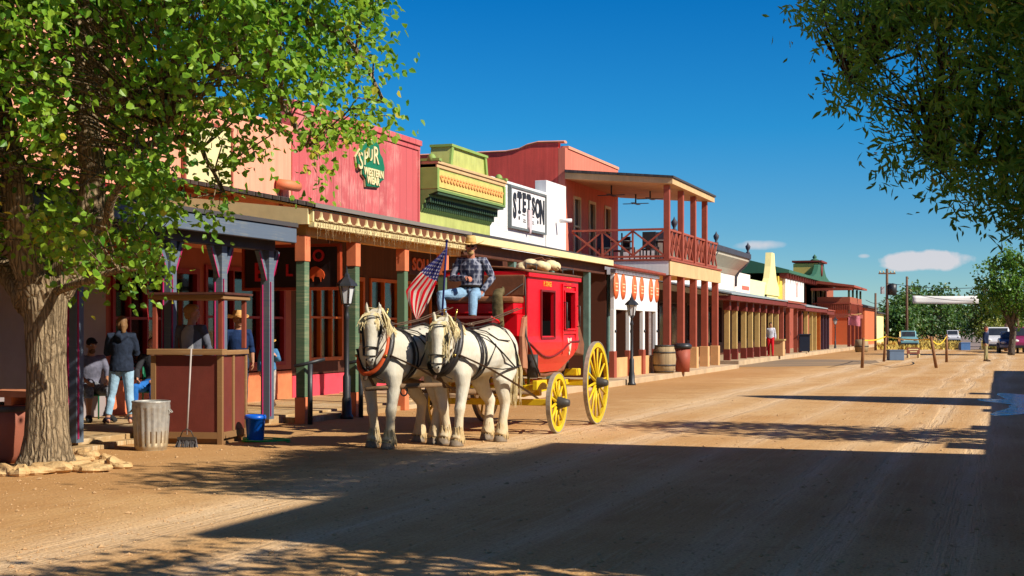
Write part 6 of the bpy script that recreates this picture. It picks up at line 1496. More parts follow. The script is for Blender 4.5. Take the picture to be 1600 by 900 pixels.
    for i in range(int(190 * forelock)):
        y = rnd.gauss(0, .045); L = rnd.uniform(.14, .34) * forelock
        m.tube([H(-.02, y * .5, .07), H(.09, y, .03), H(.15 + abs(y) * -.3, y * 1.5, -L * .5), H(.185 + abs(y) * -.3, y * 1.6 + rnd.gauss(0, .015), -L)], [.006, .008, .006, .002], 4, cap=False)
    m.build('forelock', HAIR_Y, h)
    m = MB()
    for i in range(150):
        a = rnd.gauss(0, .05); b = rnd.gauss(0, .04); m.tube([(-.82, a * .3, 1.44), (-.93, a * .6, 1.34), (-.97 + b, a, 1.0), (-.93 + b, a * 1.3, rnd.uniform(.45, .7))], [.008, .010, .009, .002], 4, cap=False)
    m.build('tail', HAIR_Y, h)
    # ---- harness
    m = MB(); n = 28; cpts = []
    for i in range(n):
        a = 2 * pi * i / n; cpts.append(Vector((.60 + .15 * -cos(a), .215 * sin(a) * (1 - .14 * cos(a)), 1.36 + .35 * cos(a))))
    m.tube(cpts, [(.066, .055)] * n, 10, closed=True, up=(1, 0, .3)); m.build('collar', LEA, h)
    m = MB(); m.tube([p + Vector((.06, 0, .0)) for p in cpts], [(.034, .024)] * n, 8, closed=True, up=(1, 0, .3)); m.build('hames', collar_rim, h)
    for s in (-1, 1):
        m = MB(); m.ell((.72, s * .25, 1.25), .022, 8); m.build('hame_ring', BRASS, h)
        m = MB(); m.tube([(.50, s * .07, 1.69), (.50, s * .09, 1.78), (.50, s * .11, 1.86)], [.014, .013, .01], 6); m.ell((.50, s * .11, 1.87), .018, 8); m.build('hame_tip', BRASS, h)
    m = MB()
    for s in (-1, 1):                                              # trace from the hames back past the hip
        strap(m, [(.66, s * .27, 1.26), (.45, s * .355, 1.17), (.1, s * .39, 1.05), (-.35, s * .40, .88), (-.8, s * .40, .70), (-1.05, s * .38, .60)], .034, .010)
    m.build('trace', LEAB, h)
    m = MB(); strap(m, ring_on(.22, 0, .012), .035); strap(m, ring_on(.15, -.02, .012), .02)
    strap(m, [(.5, 0, 1.70), (.35, 0, 1.66), (.15, 0, 1.62), (-.2, 0, 1.645), (-.5, 0, 1.695), (-.75, 0, 1.62), (-.84, 0, 1.5)], .022)
    for s in (-1, 1):
        strap(m, [(-.42, s * .02, 1.69), (-.48, s * .22, 1.60), (-.56, s * .335, 1.38), (-.62, s * .33, 1.18), (-.66, s * .31, 1.05)], .02)
        strap(m, [(.2, s * .385, 1.08), (-.2, s * .38, 1.04), (-.5, s * .365, 1.06), (-.72, s * .30, 1.08), (-.85, s * .13, 1.1), (-.875, 0, 1.1)], .028)
        strap(m, [(.15, s * .10, 1.62), (-.05, s * .20, 1.575), (-.2, s * .3, 1.46), (-.42, s * .34, 1.44)], .016)
        strap(m, [(.76, s * .08, 1.03), (.80, s * .13, 1.2), (.74, s * .22, 1.34)], .02); strap(m, [(.66, s * .16, .92), (.78, s * .05, 1.0), (.82, -s * .03, 1.1)], .02)
    for s in (-1, 1):
        strap(m, [(.30, s * .12, 1.61), (.05, s * .30, 1.50), (-.25, s * .37, 1.25), (-.55, s * .36, 1.05)], .018); strap(m, [(-.25, s * .1, 1.61), (-.1, s * .33, 1.38), (.12, s * .37, 1.12), (.3, s * .3, .95)], .016)
        strap(m, [(-.72, s * .1, 1.60), (-.78, s * .2, 1.42), (-.80, s * .21, 1.2)], .016)
    m.build('harness', LEA, h)
    m = MB(); strap(m, [(.86, 0, .93), (.80, 0, 1.02), (.80, 0, 1.2)], .03); strap(m, [(.80, 0, 1.02), (.62, 0, .80), (.3, 0, .80)], .03); m.build('breast_strap', LEAB, h)
    # bridle
    m = MB()
    def hring(z, x0, rx, ry, lean, w_=.016):
        pts = [H(x0 + rx * cos(2 * pi * i / 18), ry * sin(2 * pi * i / 18), z + lean * cos(2 * pi * i / 18)) for i in range(18)]; m.tube(pts, [(w_, .007)] * 18, 6, closed=True, up=tuple(hd @ Vector((0, 0, 1))), smooth=False)
    hring(-.40, .145, .115, .088, .02, .022); hring(-.02, .035, .135, .116, .04); hring(-.50, .175, .095, .082, .0, .012)
    for s in (-1, 1): strap(m, [H(.03, s * .115, .0), H(.07, s * .125, -.16), H(.12, s * .10, -.32), H(.15, s * .092, -.42), H(.17, s * .085, -.5)], .017); strap(m, [H(-.06, s * .10, -.02), H(-.05, s * .10, -.25), H(-.02, s * .04, -.33)], .014)
    m.build('bridle', LEA, h)
    for s in (-1, 1):
        m = MB(); m.obox(H(.105, s * .138, -.15), (.13, .012, .12), hd @ Matrix.Rotation(s * .25, 3, 'Z')); m.build('blinker', LEA, h, bevel=.01)
    m = MB()
    for s in (-1, 1): m.tube([H(.17, s * .09, -.5), H(-.1, s * .16, -.30), Vector((.55, s * .14, 1.72)), Vector((.2, s * .08, 1.66)), Vector((-.4, s * .05, 1.74)), Vector((-1.15, s * .04, 1.92))], .009, 5)
    m.build('rein', LEAB, h)
    return h
g1 = at_z(742, 691, 0)
hx, hy = -6.98, 18.80
horse('white draught horse with long forelock over its eyes and an all black collar', (-7.02, 18.62, 0), radians(253), 1.0, .42, LEA, 1.45, (.06, -.12, .16, -.02), 1, 1.0, .11)
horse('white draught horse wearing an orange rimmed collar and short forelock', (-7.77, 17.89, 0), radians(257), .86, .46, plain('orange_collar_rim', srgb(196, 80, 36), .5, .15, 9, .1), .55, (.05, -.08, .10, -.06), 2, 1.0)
yk = thing('neck_yoke', 'wooden neck yoke bar slung across the front of both horses', 'yoke', (-7.75, 17.2, .95))
a_, b_ = at_d(571, 608, 18.75), at_d(690, 601, 19.15)
m = MB(); m.tube([a_ - yk.location, (a_ + b_) / 2 - yk.location + Vector((0, 0, .01)), b_ - yk.location], [.028, .04, .028], 10); m.build('bar', C_WOOD, yk)
m = MB(); m.tube([(a_ + b_) / 2 - yk.location + Vector((.05 * cos(t * pi / 6), .0, -.06 + .06 * sin(t * pi / 6))) for t in range(12)], .012, 6, closed=True); m.build('ring', C_IRON, yk)
# ------------------------------------------------------------------ ticket booth
BO = at_z(347, 695, 0); BU = (Vector((CS, SN, 0)) * .985 + Vector((-SN, CS, 0)) * -.17).normalized(); BA = atan2(BU.y, BU.x)
bt = thing('ticket_booth', 'brown panelled ticket booth with open timber frame and flat canopy', 'booth', BO, BA)
B_PAN = plain('booth_brown_panel', srgb(112, 52, 42), .55, .15, 2.5, .12, dirt=.15); B_WOOD = boards('booth_weathered_wood', srgb(150, 112, 72), 2, 60, .8, .3, .8, .4, wear=srgb(196, 160, 112)); B_FR = plain('booth_red_frame', srgb(134, 66, 48), .6, .2, 4, .1)
BW, BD = 1.05, .98
m = MB(); m.box(-BW + .04, -.04, .015, .035, .14, 1.24); m.build('front_panel', B_PAN, bt)
m = MB(); m.box(-.035, -.015, .04, BD - .04, .14, 1.24); m.build('side_panel', B_PAN, bt); m = MB(); m.box(-BW + .015, -BW + .035, .04, BD - .04, .14, 1.24); m.build('side_panel', B_PAN, bt)
m = MB()
for x in (-BW, -.07): m.box(x, x + .07, -.004, .06, 0, 1.24)
m.box(-BW + .06, -.06, -.003, .04, .08, .17); m.box(-.05, 0, .05, BD - .06, .08, .17); m.box(-.05, .006, BD * .42, BD * .42 + .06, .17, 1.24); m.box(-.06, .004, BD - .07, BD, 0, 1.24); m.box(-BW, -BW + .06, BD - .07, BD, 0, 1.24); m.box(-BW + .055, -.055, BD - .05, BD - .01, .08, .17); m.box(-BW + .01, -BW + .05, .055, BD - .065, .08, .17); m.build('frame', B_WOOD, bt)
m = MB(); m.box(-BW - .04, .03, -.06, .12, 1.245, 1.33); m.box(-.09, .03, .125, BD, 1.245, 1.31); m.build('counter', B_WOOD, bt, bevel=.008)
for (x, y) in ((-BW + .05, .03), (-.03, .03), (-.03, BD - .05), (-BW + .05, BD - .05)):
    m = MB(); m.box(x - .03, x + .03, y - .03, y + .03, 1.33, 2.02); m.build('post', B_FR, bt, bevel=.005)
m = MB(); m.box(-BW - .02, .04, -.05, BD + .02, 2.024, 2.085); m.build('canopy', B_WOOD, bt, bevel=.006); m = MB(); m.box(-BW - .05, .07, -.08, BD + .05, 2.088, 2.12); m.build('canopy_top', plain('booth_dark_top', srgb(84, 48, 36), .7, .2, 4, .2), bt)
m = MB(); m.box(-BW + .05, -.05, .06, BD - .02, .0, .125); m.build('floor', B_WOOD, bt)
# push broom leaning on the booth
p = at_z(292, 699, 0); br = thing('broom', 'push broom with grey bristles and pale handle leaning against the booth', 'broom', (p.x, p.y, 0), BA)
m = MB(); m.tube([(0, 0, .17), (.005, .14, 1.34)], .013, 8); m.build('handle', plain('broom_handle', srgb(170, 158, 150), .5, .1, 6, .05), br)
m = MB(); m.tube([(-.1, .0, .13), (-.06, .0, .22), (0, .0, .25), (.06, .0, .22), (.1, .0, .13)], .007, 6); m.box(-.13, .13, -.02, .02, .10, .14); m.build('head', C_IRON, br)
m = MB(); rnd = random.Random(2)
for i in range(130): x = rnd.uniform(-.13, .13); m.tube([(x, rnd.uniform(-.015, .015), .11), (x * 1.25, rnd.uniform(-.05, .03), .004)], .004, 4, cap=False)
m.build('bristles', plain('grey_bristle', srgb(96, 92, 92), .8, .2, 9, 0), br)
# galvanised dustbin
p = at_z(236, 703, 0); tr = thing('trash_can', 'battered galvanised ribbed trash can standing beside the booth', 'trash can', (p.x, p.y, 0))
t = NT('galvanised_steel'); n1 = t.noise(7, 5, .7); n2 = t.vor(16); cc = t.mix(n2, (.34, .33, .30), (.50, .48, .42)); zz = t.sep()[2]; cc = t.mix(t.math('MULTIPLY', t.ramp(t.math('ADD', zz, t.math('MULTIPLY', n1, .35)), [(.25, .8), (.5, 0.0)]), .8), cc, (.42, .26, .07)); cc = t.mix(t.ramp(n1, [(.58, 0.0), (.7, .6)]), cc, (.2, .17, .13)); t.bump(n1, .3, .02); GALV = t.fin(cc, .5, .45, .5)
m = MB(); n = 72; vs = []; fs = []
zs = [0, .03, .05, .07, .30, .56, .58, .62, .64, .645]
for z in zs:
    r = .205 + .042 * z / .645; rib = .008 if .06 < z < .57 else 0; r += .008 if z in (.05, .58) or z >= .64 else 0
    for k in range(n): a = 2 * pi * k / n; rr = r + rib * (1 if (k // 2) % 2 else -1); vs.append((rr * cos(a), rr * sin(a), z))
for i in range(len(zs) - 1):
    for k in range(n): fs.append((i * n + k, i * n + (k + 1) % n, (i + 1) * n + (k + 1) % n, (i + 1) * n + k))
b = len(vs)
for k in range(n): a = 2 * pi * k / n; vs.append((.235 * cos(a), .235 * sin(a), .64)); 
for k in range(n): a = 2 * pi * k / n; vs.append((.205 * cos(a), .205 * sin(a), .1))
for k in range(n): j = (k + 1) % n; fs.append(((len(zs) - 1) * n + k, (len(zs) - 1) * n + j, b + j, b + k)); fs.append((b + k, b + j, b + n + j, b + n + k))
fs.append(tuple(b + n + k for k in range(n)))
m.add(vs, fs, True); m.build('drum', GALV, tr)
m = MB(); m.tube([(.245 * cos(2 * pi * k / 40), .245 * sin(2 * pi * k / 40), .645) for k in range(40)], .011, 8, closed=True); m.build('rim', GALV, tr)
for a in (BA + pi + .25, BA + .2):
    m = MB(); c = Vector((cos(a), sin(a), 0)); s_ = Vector((-sin(a), cos(a), 0)); m.tube([c * .24 - s_ * .05 + Vector((0, 0, .54)), c * .275 - s_ * .05 + Vector((0, 0, .50)), c * .275 + s_ * .05 + Vector((0, 0, .50)), c * .24 + s_ * .05 + Vector((0, 0, .54))], .008, 6); m.build('handle', GALV, tr)
# blue bucket on a green lid
p = at_z(399, 690, 0); bl = thing('bucket', 'bright blue plastic bucket standing on a green lid beside the booth', 'bucket', (p.x, p.y, .022))
PB = plain('blue_plastic', (.004, .10, .52), .35, .06, 4, .02, spec=.5)
m = MB(); m.lathe([(.118, 0), (.12, .005), (.14, .30), (.155, .302), (.155, .345), (.147, .348), (.145, .36), (.138, .36), (.115, .02), (.001, .02)], 30); m.build('pail', PB, bl)
m = MB(); m.tube([(.15 * cos(a), .15 * sin(a), .3 - .1 * sin(a) ** 2) for a in [pi * k / 12 for k in range(13)]], .004, 6); m.build('handle', C_IRON, bl)
PG = plain('green_plastic', (.01, .36, .08), .4, .1, 4, .02, spec=.5)
gl = thing('lid', 'flat green plastic lid lying under the blue bucket', 'lid', (p.x, p.y, 0)); m = MB(); m.lathe([(.001, .003), (.20, .003), (.205, .018), (.19, .022), (.001, .020)], 26, sq=(1, .85)); m.build('disc', PG, gl)
# green tray, leaf litter by the booth
q = at_z(372, 694, 0); tl = thing('garden_hose', 'short coil of green hose lying at the foot of the booth', 'hose', (q.x + .2, q.y + .4, 0)); m = MB(); m.tube([(.35 * cos(a) * (1 + .1 * sin(3 * a)), .22 * sin(a), .015 + .004 * a) for a in [k * .3 for k in range(36)]], .012, 6); m.build('tube', PG, tl)
# green metal chair under the bearded man
for i, (x, y, rz) in enumerate(((-13.92, Yx(143, -13.85) + .02, radians(-38)), (-13.66, Yx(238, -13.6) + .07, radians(-75)))):
    c = thing('patio_chair', ['green metal chair under the bearded man in the cap', 'green metal chair under the visitor in bright blue jeans'][i], 'chair', (x, y, .13), rz, 'green chairs on the boardwalk'); GM = plain('green_chair_paint', srgb(30, 110, 78), .5, .15, 6, .1) if i == 0 else bpy.data.materials['green_chair_paint']
    m = MB(); m.box(-.24, .24, -.24, .24, .40, .425); m.build('seat', GM, c, bevel=.008); m = MB(); m.box(-.26, -.24, -.23, .23, .6, .9); m.build('backrest', GM, c, bevel=.006)
    for (u, v) in ((-1, -1), (-1, 1), (1, -1), (1, 1)): m = MB(); m.tube([(u * .23, v * .23, 0), (u * .23, v * .23, .40 if u > 0 else .9)], .014, 7); m.build('leg', GM, c)
# terracotta-brown trough behind the tree, and stones round the tree
p = at_z(-20, 728, 0); th = thing('planter_trough', 'rust brown barrel trough with plank lid behind the big cottonwood trunk', 'trough', (p.x - .25, p.y + .55, 0), .3)
m = MB(); m.lathe([(.40, 0), (.46, .1), (.50, .45), (.50, .70), (.46, .70), (.44, .6), (.001, .6)], 30); m.build('tub', plain('rust_brown_tub', srgb(146, 84, 62), .7, .15, 2.5, .2), th)
m = MB(); m.lathe([(.505, .62), (.512, .63), (.512, .68), (.505, .69)], 30); m.build('hoop', C_IRON, th); m = MB(); m.box(-.62, .62, -.5, -.2, .80, .87); m.box(-.6, .64, -.18, .16, .80, .87); m.box(-.6, .6, .18, .5, .80, .86); m.box(-.3, -.22, -.45, .45, .702, .8); m.box(.22, .3, -.45, .45, .702, .8); m.build('plank_lid', plain('pale_plank', srgb(184, 118, 82), .8, .2, 4, .2), th)
t = NT('sandstone'); n = t.noise(6, 5, .7); t.bump(n, .8, .03); STONE = t.fin(t.mix(t.ramp(n, [(.3, 0.0), (.7, 1.0)]), (.40, .22, .08), (.66, .46, .22)), .9, 0, .15)
rk = [(8, 743, .16, .11), (28, 744, .12, .10), (52, 741, .20, .09), (82, 738, .24, .12), (112, 733, .20, .12), (146, 737, .20, .09), (158, 728, .12, .09), (128, 722, .15, .10), (178, 728, .13, .10), (168, 720, .14, .10), (192, 732, .11, .08), (140, 716, .12, .09)]
wl = ['pale sandstone block at the left edge in front of the trough', 'small round stone second from the left edge', 'flat stone at the left foot of the cottonwood', 'large humped reddish stone at the front of the trunk', 'stone at the right front of the trunk roots', 'long flat pale slab right of the trunk', 'small stone behind the long flat slab', 'brown stone nearest the boardwalk behind the slab', 'squared yellow stone near the right end of the ring', 'dark edged stone behind the squared yellow stone', 'rightmost small stone of the ring', 'rearmost stone against the boardwalk step']
for i, (px, py, w_, hh) in enumerate(rk):
    p = at_z(px, py, 0); rnd = random.Random(70 + i); bm = MB(); bm.ell((0, 0, hh * .42), (w_ * 1.15, w_ * .8, hh * .62), 14)
    ns = rnd.uniform(0, 50); bm.v = [tuple(Vector(v) + Vector(v).normalized() * .06 * mnoise.cell(Vector(v) * 9 + Vector((ns,) * 3)) * .4 + Vector(v) * .45 * mnoise.noise(Vector(v) * 6 + Vector((ns, 0, 0)))) for v in bm.v]
    bm.v = [(x, y, max(z, -.03)) for x, y, z in bm.v]; bm.s = [False] * len(bm.s)
    o = bm.build('stone', STONE); o.location = (p.x, p.y, 0); o.rotation_euler = (0, 0, rnd.uniform(-.5, .5) + YAW); tag(o, wl[i], 'stone', 'stones edging the tree bed')
for i, (px, py, L, w_) in enumerate(((130, 704, 1.0, .28), (170, 696, 1.2, .3))):
    p = at_z(px, py, 0); c = thing('step_plank', ['loose grey plank lying flat before the boardwalk near the tree', 'weathered plank step against the boardwalk edge'][i], 'plank', (p.x, p.y, 0), pi / 2 - .1 * i, 'loose planks by the boardwalk'); m = MB(); m.box(-L / 2, L / 2, -w_ / 2, w_ / 2, .0, .06); m.build('board', bw, c, bevel=.006); m = MB()
    for x in (-L * .4, L * .4): m.ell((x, 0, .061), (.012, .012, .004), 6)
    m.build('nail', C_IRON, c)
# ------------------------------------------------------------------ street lamps
def lamp(label, x, y, h):
    c = thing('street_lamp', label, 'lamp', (x, y, 0), .3, 'black street lamps'); k = h / 2.68
    m = MB(); m.lathe([(.12, 0), (.12, .05), (.09, .09), (.085, .35), (.07, .4), (.07, .75), (.045, .8), (.04, 1.75), (.055, 1.8), (.04, 1.86), (.03, 1.98), (.07, 2.02), (.001, 2.03)], 14); m.build('post', W_BLACK, c)
    m = MB()
    m.lathe([(.07, 2.03), (.09, 2.05)], 6); m.lathe([(.20, 2.36), (.19, 2.40), (.12, 2.47), (.06, 2.52), (.055, 2.56), (.025, 2.60), (.012, 2.68), (.001, 2.74)], 6, smooth=False)
    for i in range(6): a = 2 * pi * i / 6; m.tube([(.09 * cos(a), .09 * sin(a), 2.04), (.145 * cos(a), .145 * sin(a), 2.38)], .009, 5)
    m.build('lantern_frame', W_BLACK, c); m = MB(); m.lathe([(.082, 2.055), (.135, 2.375)], 6, smooth=False); m.build('lantern_glass', plain('milky_lamp_glass', (.55, .56, .55), .2, .05, 4, 0, spec=.5) if 'milky_lamp_glass' not in bpy.data.materials else bpy.data.materials['milky_lamp_glass'], c); c.scale = (1, 1, k)
p = at_z(569, 655, 0); lamp('black lantern street lamp behind the horse with the orange rimmed collar', -11.05, p.y, 2.7)
p = at_z(987, 597, 0); lamp('black lantern street lamp standing before the white arcade', -9.98, Yx(987, -9.98), 2.62)
q = at_d(1305, 515, 104); lamp('distant dark street lamp by the rust red hotel', q.x, q.y, 2.6)
# tree guard bollards / hitching rails by the green posts
for i, y in enumerate((21.35, 23.35)):
    c = thing('hitching_post', ['black iron hitching post in front of the first green porch post', 'black iron hitching post in front of the second green porch post'][i], 'hitching post', (-10.98, y, 0), .2, 'hitching posts at the green porch'); m = MB(); m.tube([(0, 0, 0), (0, 0, 1.02)], .045, 8); m.build('post', W_BLACK, c); m = MB(); m.tube([(-.25, -.1, .98), (.0, 0, 1.04), (.22, .12, 1.10)], .03, 8); m.build('crossbar', W_BLACK, c)
# mannequins and goods in the shop windows
for i, (px, h, cc) in enumerate(((492, 1.2, (.5, .12, .2)), (519, 1.35, (.6, .5, .48)), (505, .9, (.12, .2, .3)))):
    y = Yx(px, XW - .6); c = thing('mannequin', ['pink dressed shop mannequin at left in the window behind the green posts', 'white dressed mannequin with red scarf in the window behind the green posts', 'small blue dressed mannequin between two others in the window'][i], 'mannequin', (XW - .6, y, .5), 0, 'mannequins in the shop window')
    m = MB(); m.tube([(0, 0, .5), (0, 0, .8), (0, 0, 1.05), (0, 0, h)], [(.2, .2), (.13, .1), (.17, .12), (.1, .08)], 12); m.build('dress', m_cloth('dress_%s' % ('pink', 'white', 'blue')[i], cc, .2), c); m = MB(); m.tube([(0, 0, 0), (0, 0, .5)], .02, 6); m.box(-.15, .15, -.15, .15, 0, .02); m.build('stand', W_BLACK, c); m = MB(); m.ell((0, 0, h + .12), (.08, .07, .11), 10); m.build('head', SKIN, c)
# barrel and pavement bins by the saloon
p = at_z(1038, 583, .16); p.z = .16; c = thing('barrel', 'weathered oak barrel with iron hoops standing before the saloon posts', 'barrel', (p.x, p.y, .16))
m = MB(); m.lathe([(.30, 0), (.36, .2), (.39, .45), (.36, .72), (.30, .93), (.28, .93), (.28, .89), (.001, .89)], 28); m.build('staves', boards('barrel_wood', srgb(158, 138, 104), 0, .11, .8, .25, .5, .4), c)
for z, r in ((.04, .318), (.24, .373), (.66, .373), (.88, .318)): m = MB(); m.lathe([(r, z), (r + .004, z), (r + .004, z + .05), (r, z + .05)], 28); m.build('hoop', C_IRON, c)
p = at_z(1062, 581, .16); c = thing('litter_bin', 'brown slatted litter bin with black lid next to the oak barrel', 'bin', (p.x + .1, p.y, .16))
m = MB(); m.lathe([(.24, 0), (.27, .8), (.001, .8)], 20); m.build('drum', W_BROWN, c); m = MB(); m.lathe([(.31, .8), (.32, .9), (.22, .98), (.12, .98), (.001, .96)], 20); m.build('lid', W_BLACK, c)
p = at_X(1257, 551, -11.0); c = thing('wheelie_bin', 'dark blue wheeled bin on the far pavement', 'bin', (p.x, p.y, ZP), .2)
m = MB(); m.prism([(-.26, .08), (.26, .08), (.32, 1.05), (-.32, 1.05)], 'x', -.3, .3); o = m.build('tub', plain('navy_plastic', (.012, .02, .04), .5, .1, 4, 0), c); fixnormals(o); m = MB(); m.box(-.34, .34, -.36, .34, 1.05, 1.12); m.build('lid', bpy.data.materials['navy_plastic'], c)
for s in (-1, 1): m = MB(); m.lathe([(.1, -.03), (.1, .03)], 14, (s * .25, .26, .1), Matrix.Rotation(pi / 2, 3, 'Y')); m.build('wheel', W_BLACK, c)
p = at_X(1212, 552, -11.0); c = thing('stone_trough', 'pale straw coloured square planter behind the person in red', 'planter', (p.x, p.y + .6, ZP)); m = MB(); m.box(-.35, .35, -.35, .35, 0, .8); m.build('box', W_CONC, c, bevel=.02); m = MB(); m.box(-.4, .4, -.4, .4, .802, .88); m.build('rim', FPOST, c)
for i, (px, lb) in enumerate(((1346, 'brown barrel planter by the rust red hotel'),)):
    q = at_d(px, 515, 100); c = thing('barrel_planter', lb, 'planter', (q.x, q.y, 0)); m = MB(); m.lathe([(.42, 0), (.5, .4), (.45, .9), (.001, .9)], 18); m.build('tub', bpy.data.materials['barrel_wood'], c); m = MB(); m.lathe([(.51, .38), (.515, .45)], 18); m.build('hoop', C_IRON, c)
# flag on the rust red hotel, and a furled umbrella sail
q = at_X(1338, 500, -10.6); c = thing('small_flag', 'small striped flag hanging from the rust red hotel post', 'flag', (q.x, q.y, q.z)); m = MB(); m.tube([(-.9, 0, .3), (.4, 0, .5)], .03, 6); m.build('pole', FPOST, c); m = MB(); m.grid(lambda u, v: (-.6 + .9 * u, .08 * sin(u * 7), .42 - .8 * v - .12 * u), 8, 4); m.build('cloth', plain('pinkish_cloth', srgb(200, 120, 130), .8, .5, 3, 0), c)
# ------------------------------------------------------------------ barricade at the end of the street
def stake(px, y0, y1, lean, label):
    p = at_z(px, y1, 0); d = proj(p)[2]; h = (y1 - y0) / FPX * d; c = thing('barricade_post', label, 'post', p, YAW, 'leaning barricade posts'); m = MB(); m.tube([(0, 0, 0), (lean, 0, h)], [.07, .06], 8); m.build('stake', plain('post_wood', srgb(132, 92, 58), .8, .2, 4, .2) if 'post_wood' not in bpy.data.materials else bpy.data.materials['post_wood'], c)
    m = MB(); m.ell((lean, 0, h), .065, 8); m.build('cap', bpy.data.materials['post_wood'], c); return p + Vector((lean * CS, lean * SN, h * .96))
T1 = stake(1347, 530, 575, .06, 'leftmost leaning barricade post with yellow tape'); T2 = stake(1381, 524, 565, .10, 'barricade post left of the grey box'); T3 = stake(1463, 528, 575, -.22, 'tilted barricade post right of the brown sign'); T4 = stake(1479, 524, 566, 0, 'rightmost barricade post in the middle of the road')
YT = plain('yellow_tape', srgb(232, 196, 40), .5, .1, 5, 0)
for i, (a, b, lb) in enumerate(((T1, T2, 'yellow warning tape between the two left barricade posts'), (T2, T3, 'yellow warning tape sagging over the grey box'), (T3, T4, 'yellow warning tape between the two right barricade posts'))):
    m = MB(); org = (a + b) / 2; m.tube([a.lerp(b, t / 8) - Vector((0, 0, (.3 if i == 2 else .08) * sin(pi * t / 8))) - org for t in range(9)], [(.012, .035)] * 9, 6); o = m.build('warning_tape', YT); o.location = org; tag(o, lb, 'tape', 'yellow tape on the barricade')
p = at_z(1399, 563, 0); c = thing('crate', 'blue grey box standing by the barricade posts', 'box', p, YAW); m = MB(); m.box(-.38, .38, -.3, .3, 0, .5); m.build('tub', plain('blue_grey_paint', srgb(98, 118, 140), .6, .1, 3, .1), c, bevel=.02); m = MB(); m.box(-.40, .40, -.32, .32, .502, .55); m.build('lid', bpy.data.materials['blue_grey_paint'], c)
p = at_z(1427, 559, 0); c = thing('road_sign', 'brown notice board on low feet by the barricade', 'sign', p, YAW); m = MB(); m.box(-.36, .36, -.03, .03, .22, .58); m.build('board', plain('brown_notice', srgb(124, 70, 52), .6, .2, 3, .1), c); 
for fx in (-.30, .30): m = MB(); m.box(fx - .03, fx + .03, -.2, .2, 0, .22); m.build('foot', W_CREAM, c)
m = MB(); m.box(-.28, .28, -.034, -.031, .44, .5); m.box(-.2, .2, -.034, -.031, .32, .37); m.build('lettering', W_CREAM, c)
p = at_z(1507, 547, 0); c = thing('tub', 'small blue tub beyond the barricade on the road', 'tub', p, YAW); m = MB(); m.box(-.36, .36, -.3, .3, 0, .55); m.build('box', plain('blue_tub', srgb(70, 110, 160), .6, .1, 3, 0), c); m = MB(); m.box(-.38, .38, -.32, .32, .552, .6); m.build('rim', bpy.data.materials['blue_tub'], c)
# poles, banner, cables
def pole(px, y0, d, label, arm=False, box=False, r=.13):
    p = at_d(px, 515, d); h = at_d(px, y0, d).z; c = thing('utility_pole', label, 'pole', (p.x, p.y, 0), YAW, 'utility poles'); m = MB(); m.tube([(0, 0, 0), (0, 0, h)], [r, r * .8], 9); m.build('shaft', plain('pole_wood', srgb(110, 84, 66), .85, .2, 4, .2) if 'pole_wood' not in bpy.data.materials else bpy.data.materials['pole_wood'], c)
    if arm: m = MB(); m.box(-.7, .7, -.06, .06, h - .45, h - .33); m.build('crossarm', bpy.data.materials['pole_wood'], c)
    if arm:
        m = MB()
        for x in (-.6, -.3, .3, .6): m.lathe([(.05, h - .33), (.05, h - .2), (.001, h - .15)], 8, (x, 0, 0))
        m.build('insulator', W_CREAM, c)
    if box: m = MB(); m.lathe([(.35, h - 2.2), (.38, h - 1.3), (.001, h - 1.2)], 14, (.45, 0, 0)); m.build('transformer', W_BLACK, c); m = MB(); m.box(-.5, -.25, -.2, .2, h - 2.1, h - 1.5); m.build('switch_box', plain('pale_metal', (.4, .4, .4), .5, .1, 3, 0), c)
    return Vector((p.x, p.y, h))
Q1 = pole(1386, 420, 118, 'tall utility pole with crossarm and dark transformer', True, True); Q2 = pole(1417, 432, 122, 'bare brown pole at the left end of the blank banner', r=.12); Q3 = pole(1368, 458, 108, 'short dark pole beside the orange shed', r=.10)
Q4 = pole(1572, 462, 104, 'pale pole among the parked cars'); Q5 = pole(1590, 440, 96, 'dark slim pole at the right edge by the cars', r=.09); Q6 = pole(1580, 470, 112, 'tan pole behind the yellow green bush', r=.12)
a, b = at_d(1426, 468, 122), at_d(1529, 468, 122); c = thing('banner', 'long blank white banner hung across the far end of the street', 'banner', (a + b) / 2)
m = MB(); org = (a + b) / 2; m.grid(lambda u, v: a.lerp(b, u) - org + Vector((0, .06 * sin(u * 9), .34 - .68 * v - .05 * sin(pi * u))), 16, 3); o = m.build('cloth', plain('white_banner_cloth', (.72, .70, .66), .7, .05, .6, .1), c); q = o.modifiers.new('t', 'SOLIDIFY'); q.thickness = .02
m = MB(); R5 = at_d(1585, 450, 122); 
for dz in (.34, -.34): m.tube([Q2 - org + Vector((0, 0, -1.35 + dz)), a - org + Vector((0, 0, dz))], .015, 5); m.tube([b - org + Vector((0, 0, dz)), R5 - org + Vector((0, 0, dz - .6))], .015, 5)
m.build('rope', W_BLACK, c)
for i, (a, b, lb) in enumerate(((Q1 - Vector((0, 0, 2.5)), Vector((-11, 127, 4.2)), 'sagging cable from the transformer pole to the orange shed'), (Q1 - Vector((0, 0, 1.2)), Q5 - Vector((0, 0, .2)), 'upper thin cable strung across the far street'), (Q2 - Vector((0, 0, 1.4)), Q4 - Vector((0, 0, .3)), 'lower thin cable strung across the far street'))):
    org = (a + b) / 2; m = MB(); m.tube([a.lerp(b, t / 12) - org - Vector((0, 0, .35 * sin(pi * t / 12))) for t in range(13)], .022, 5); o = m.build('cable', W_BLACK); o.location = org; tag(o, lb, 'cable', 'overhead cables')
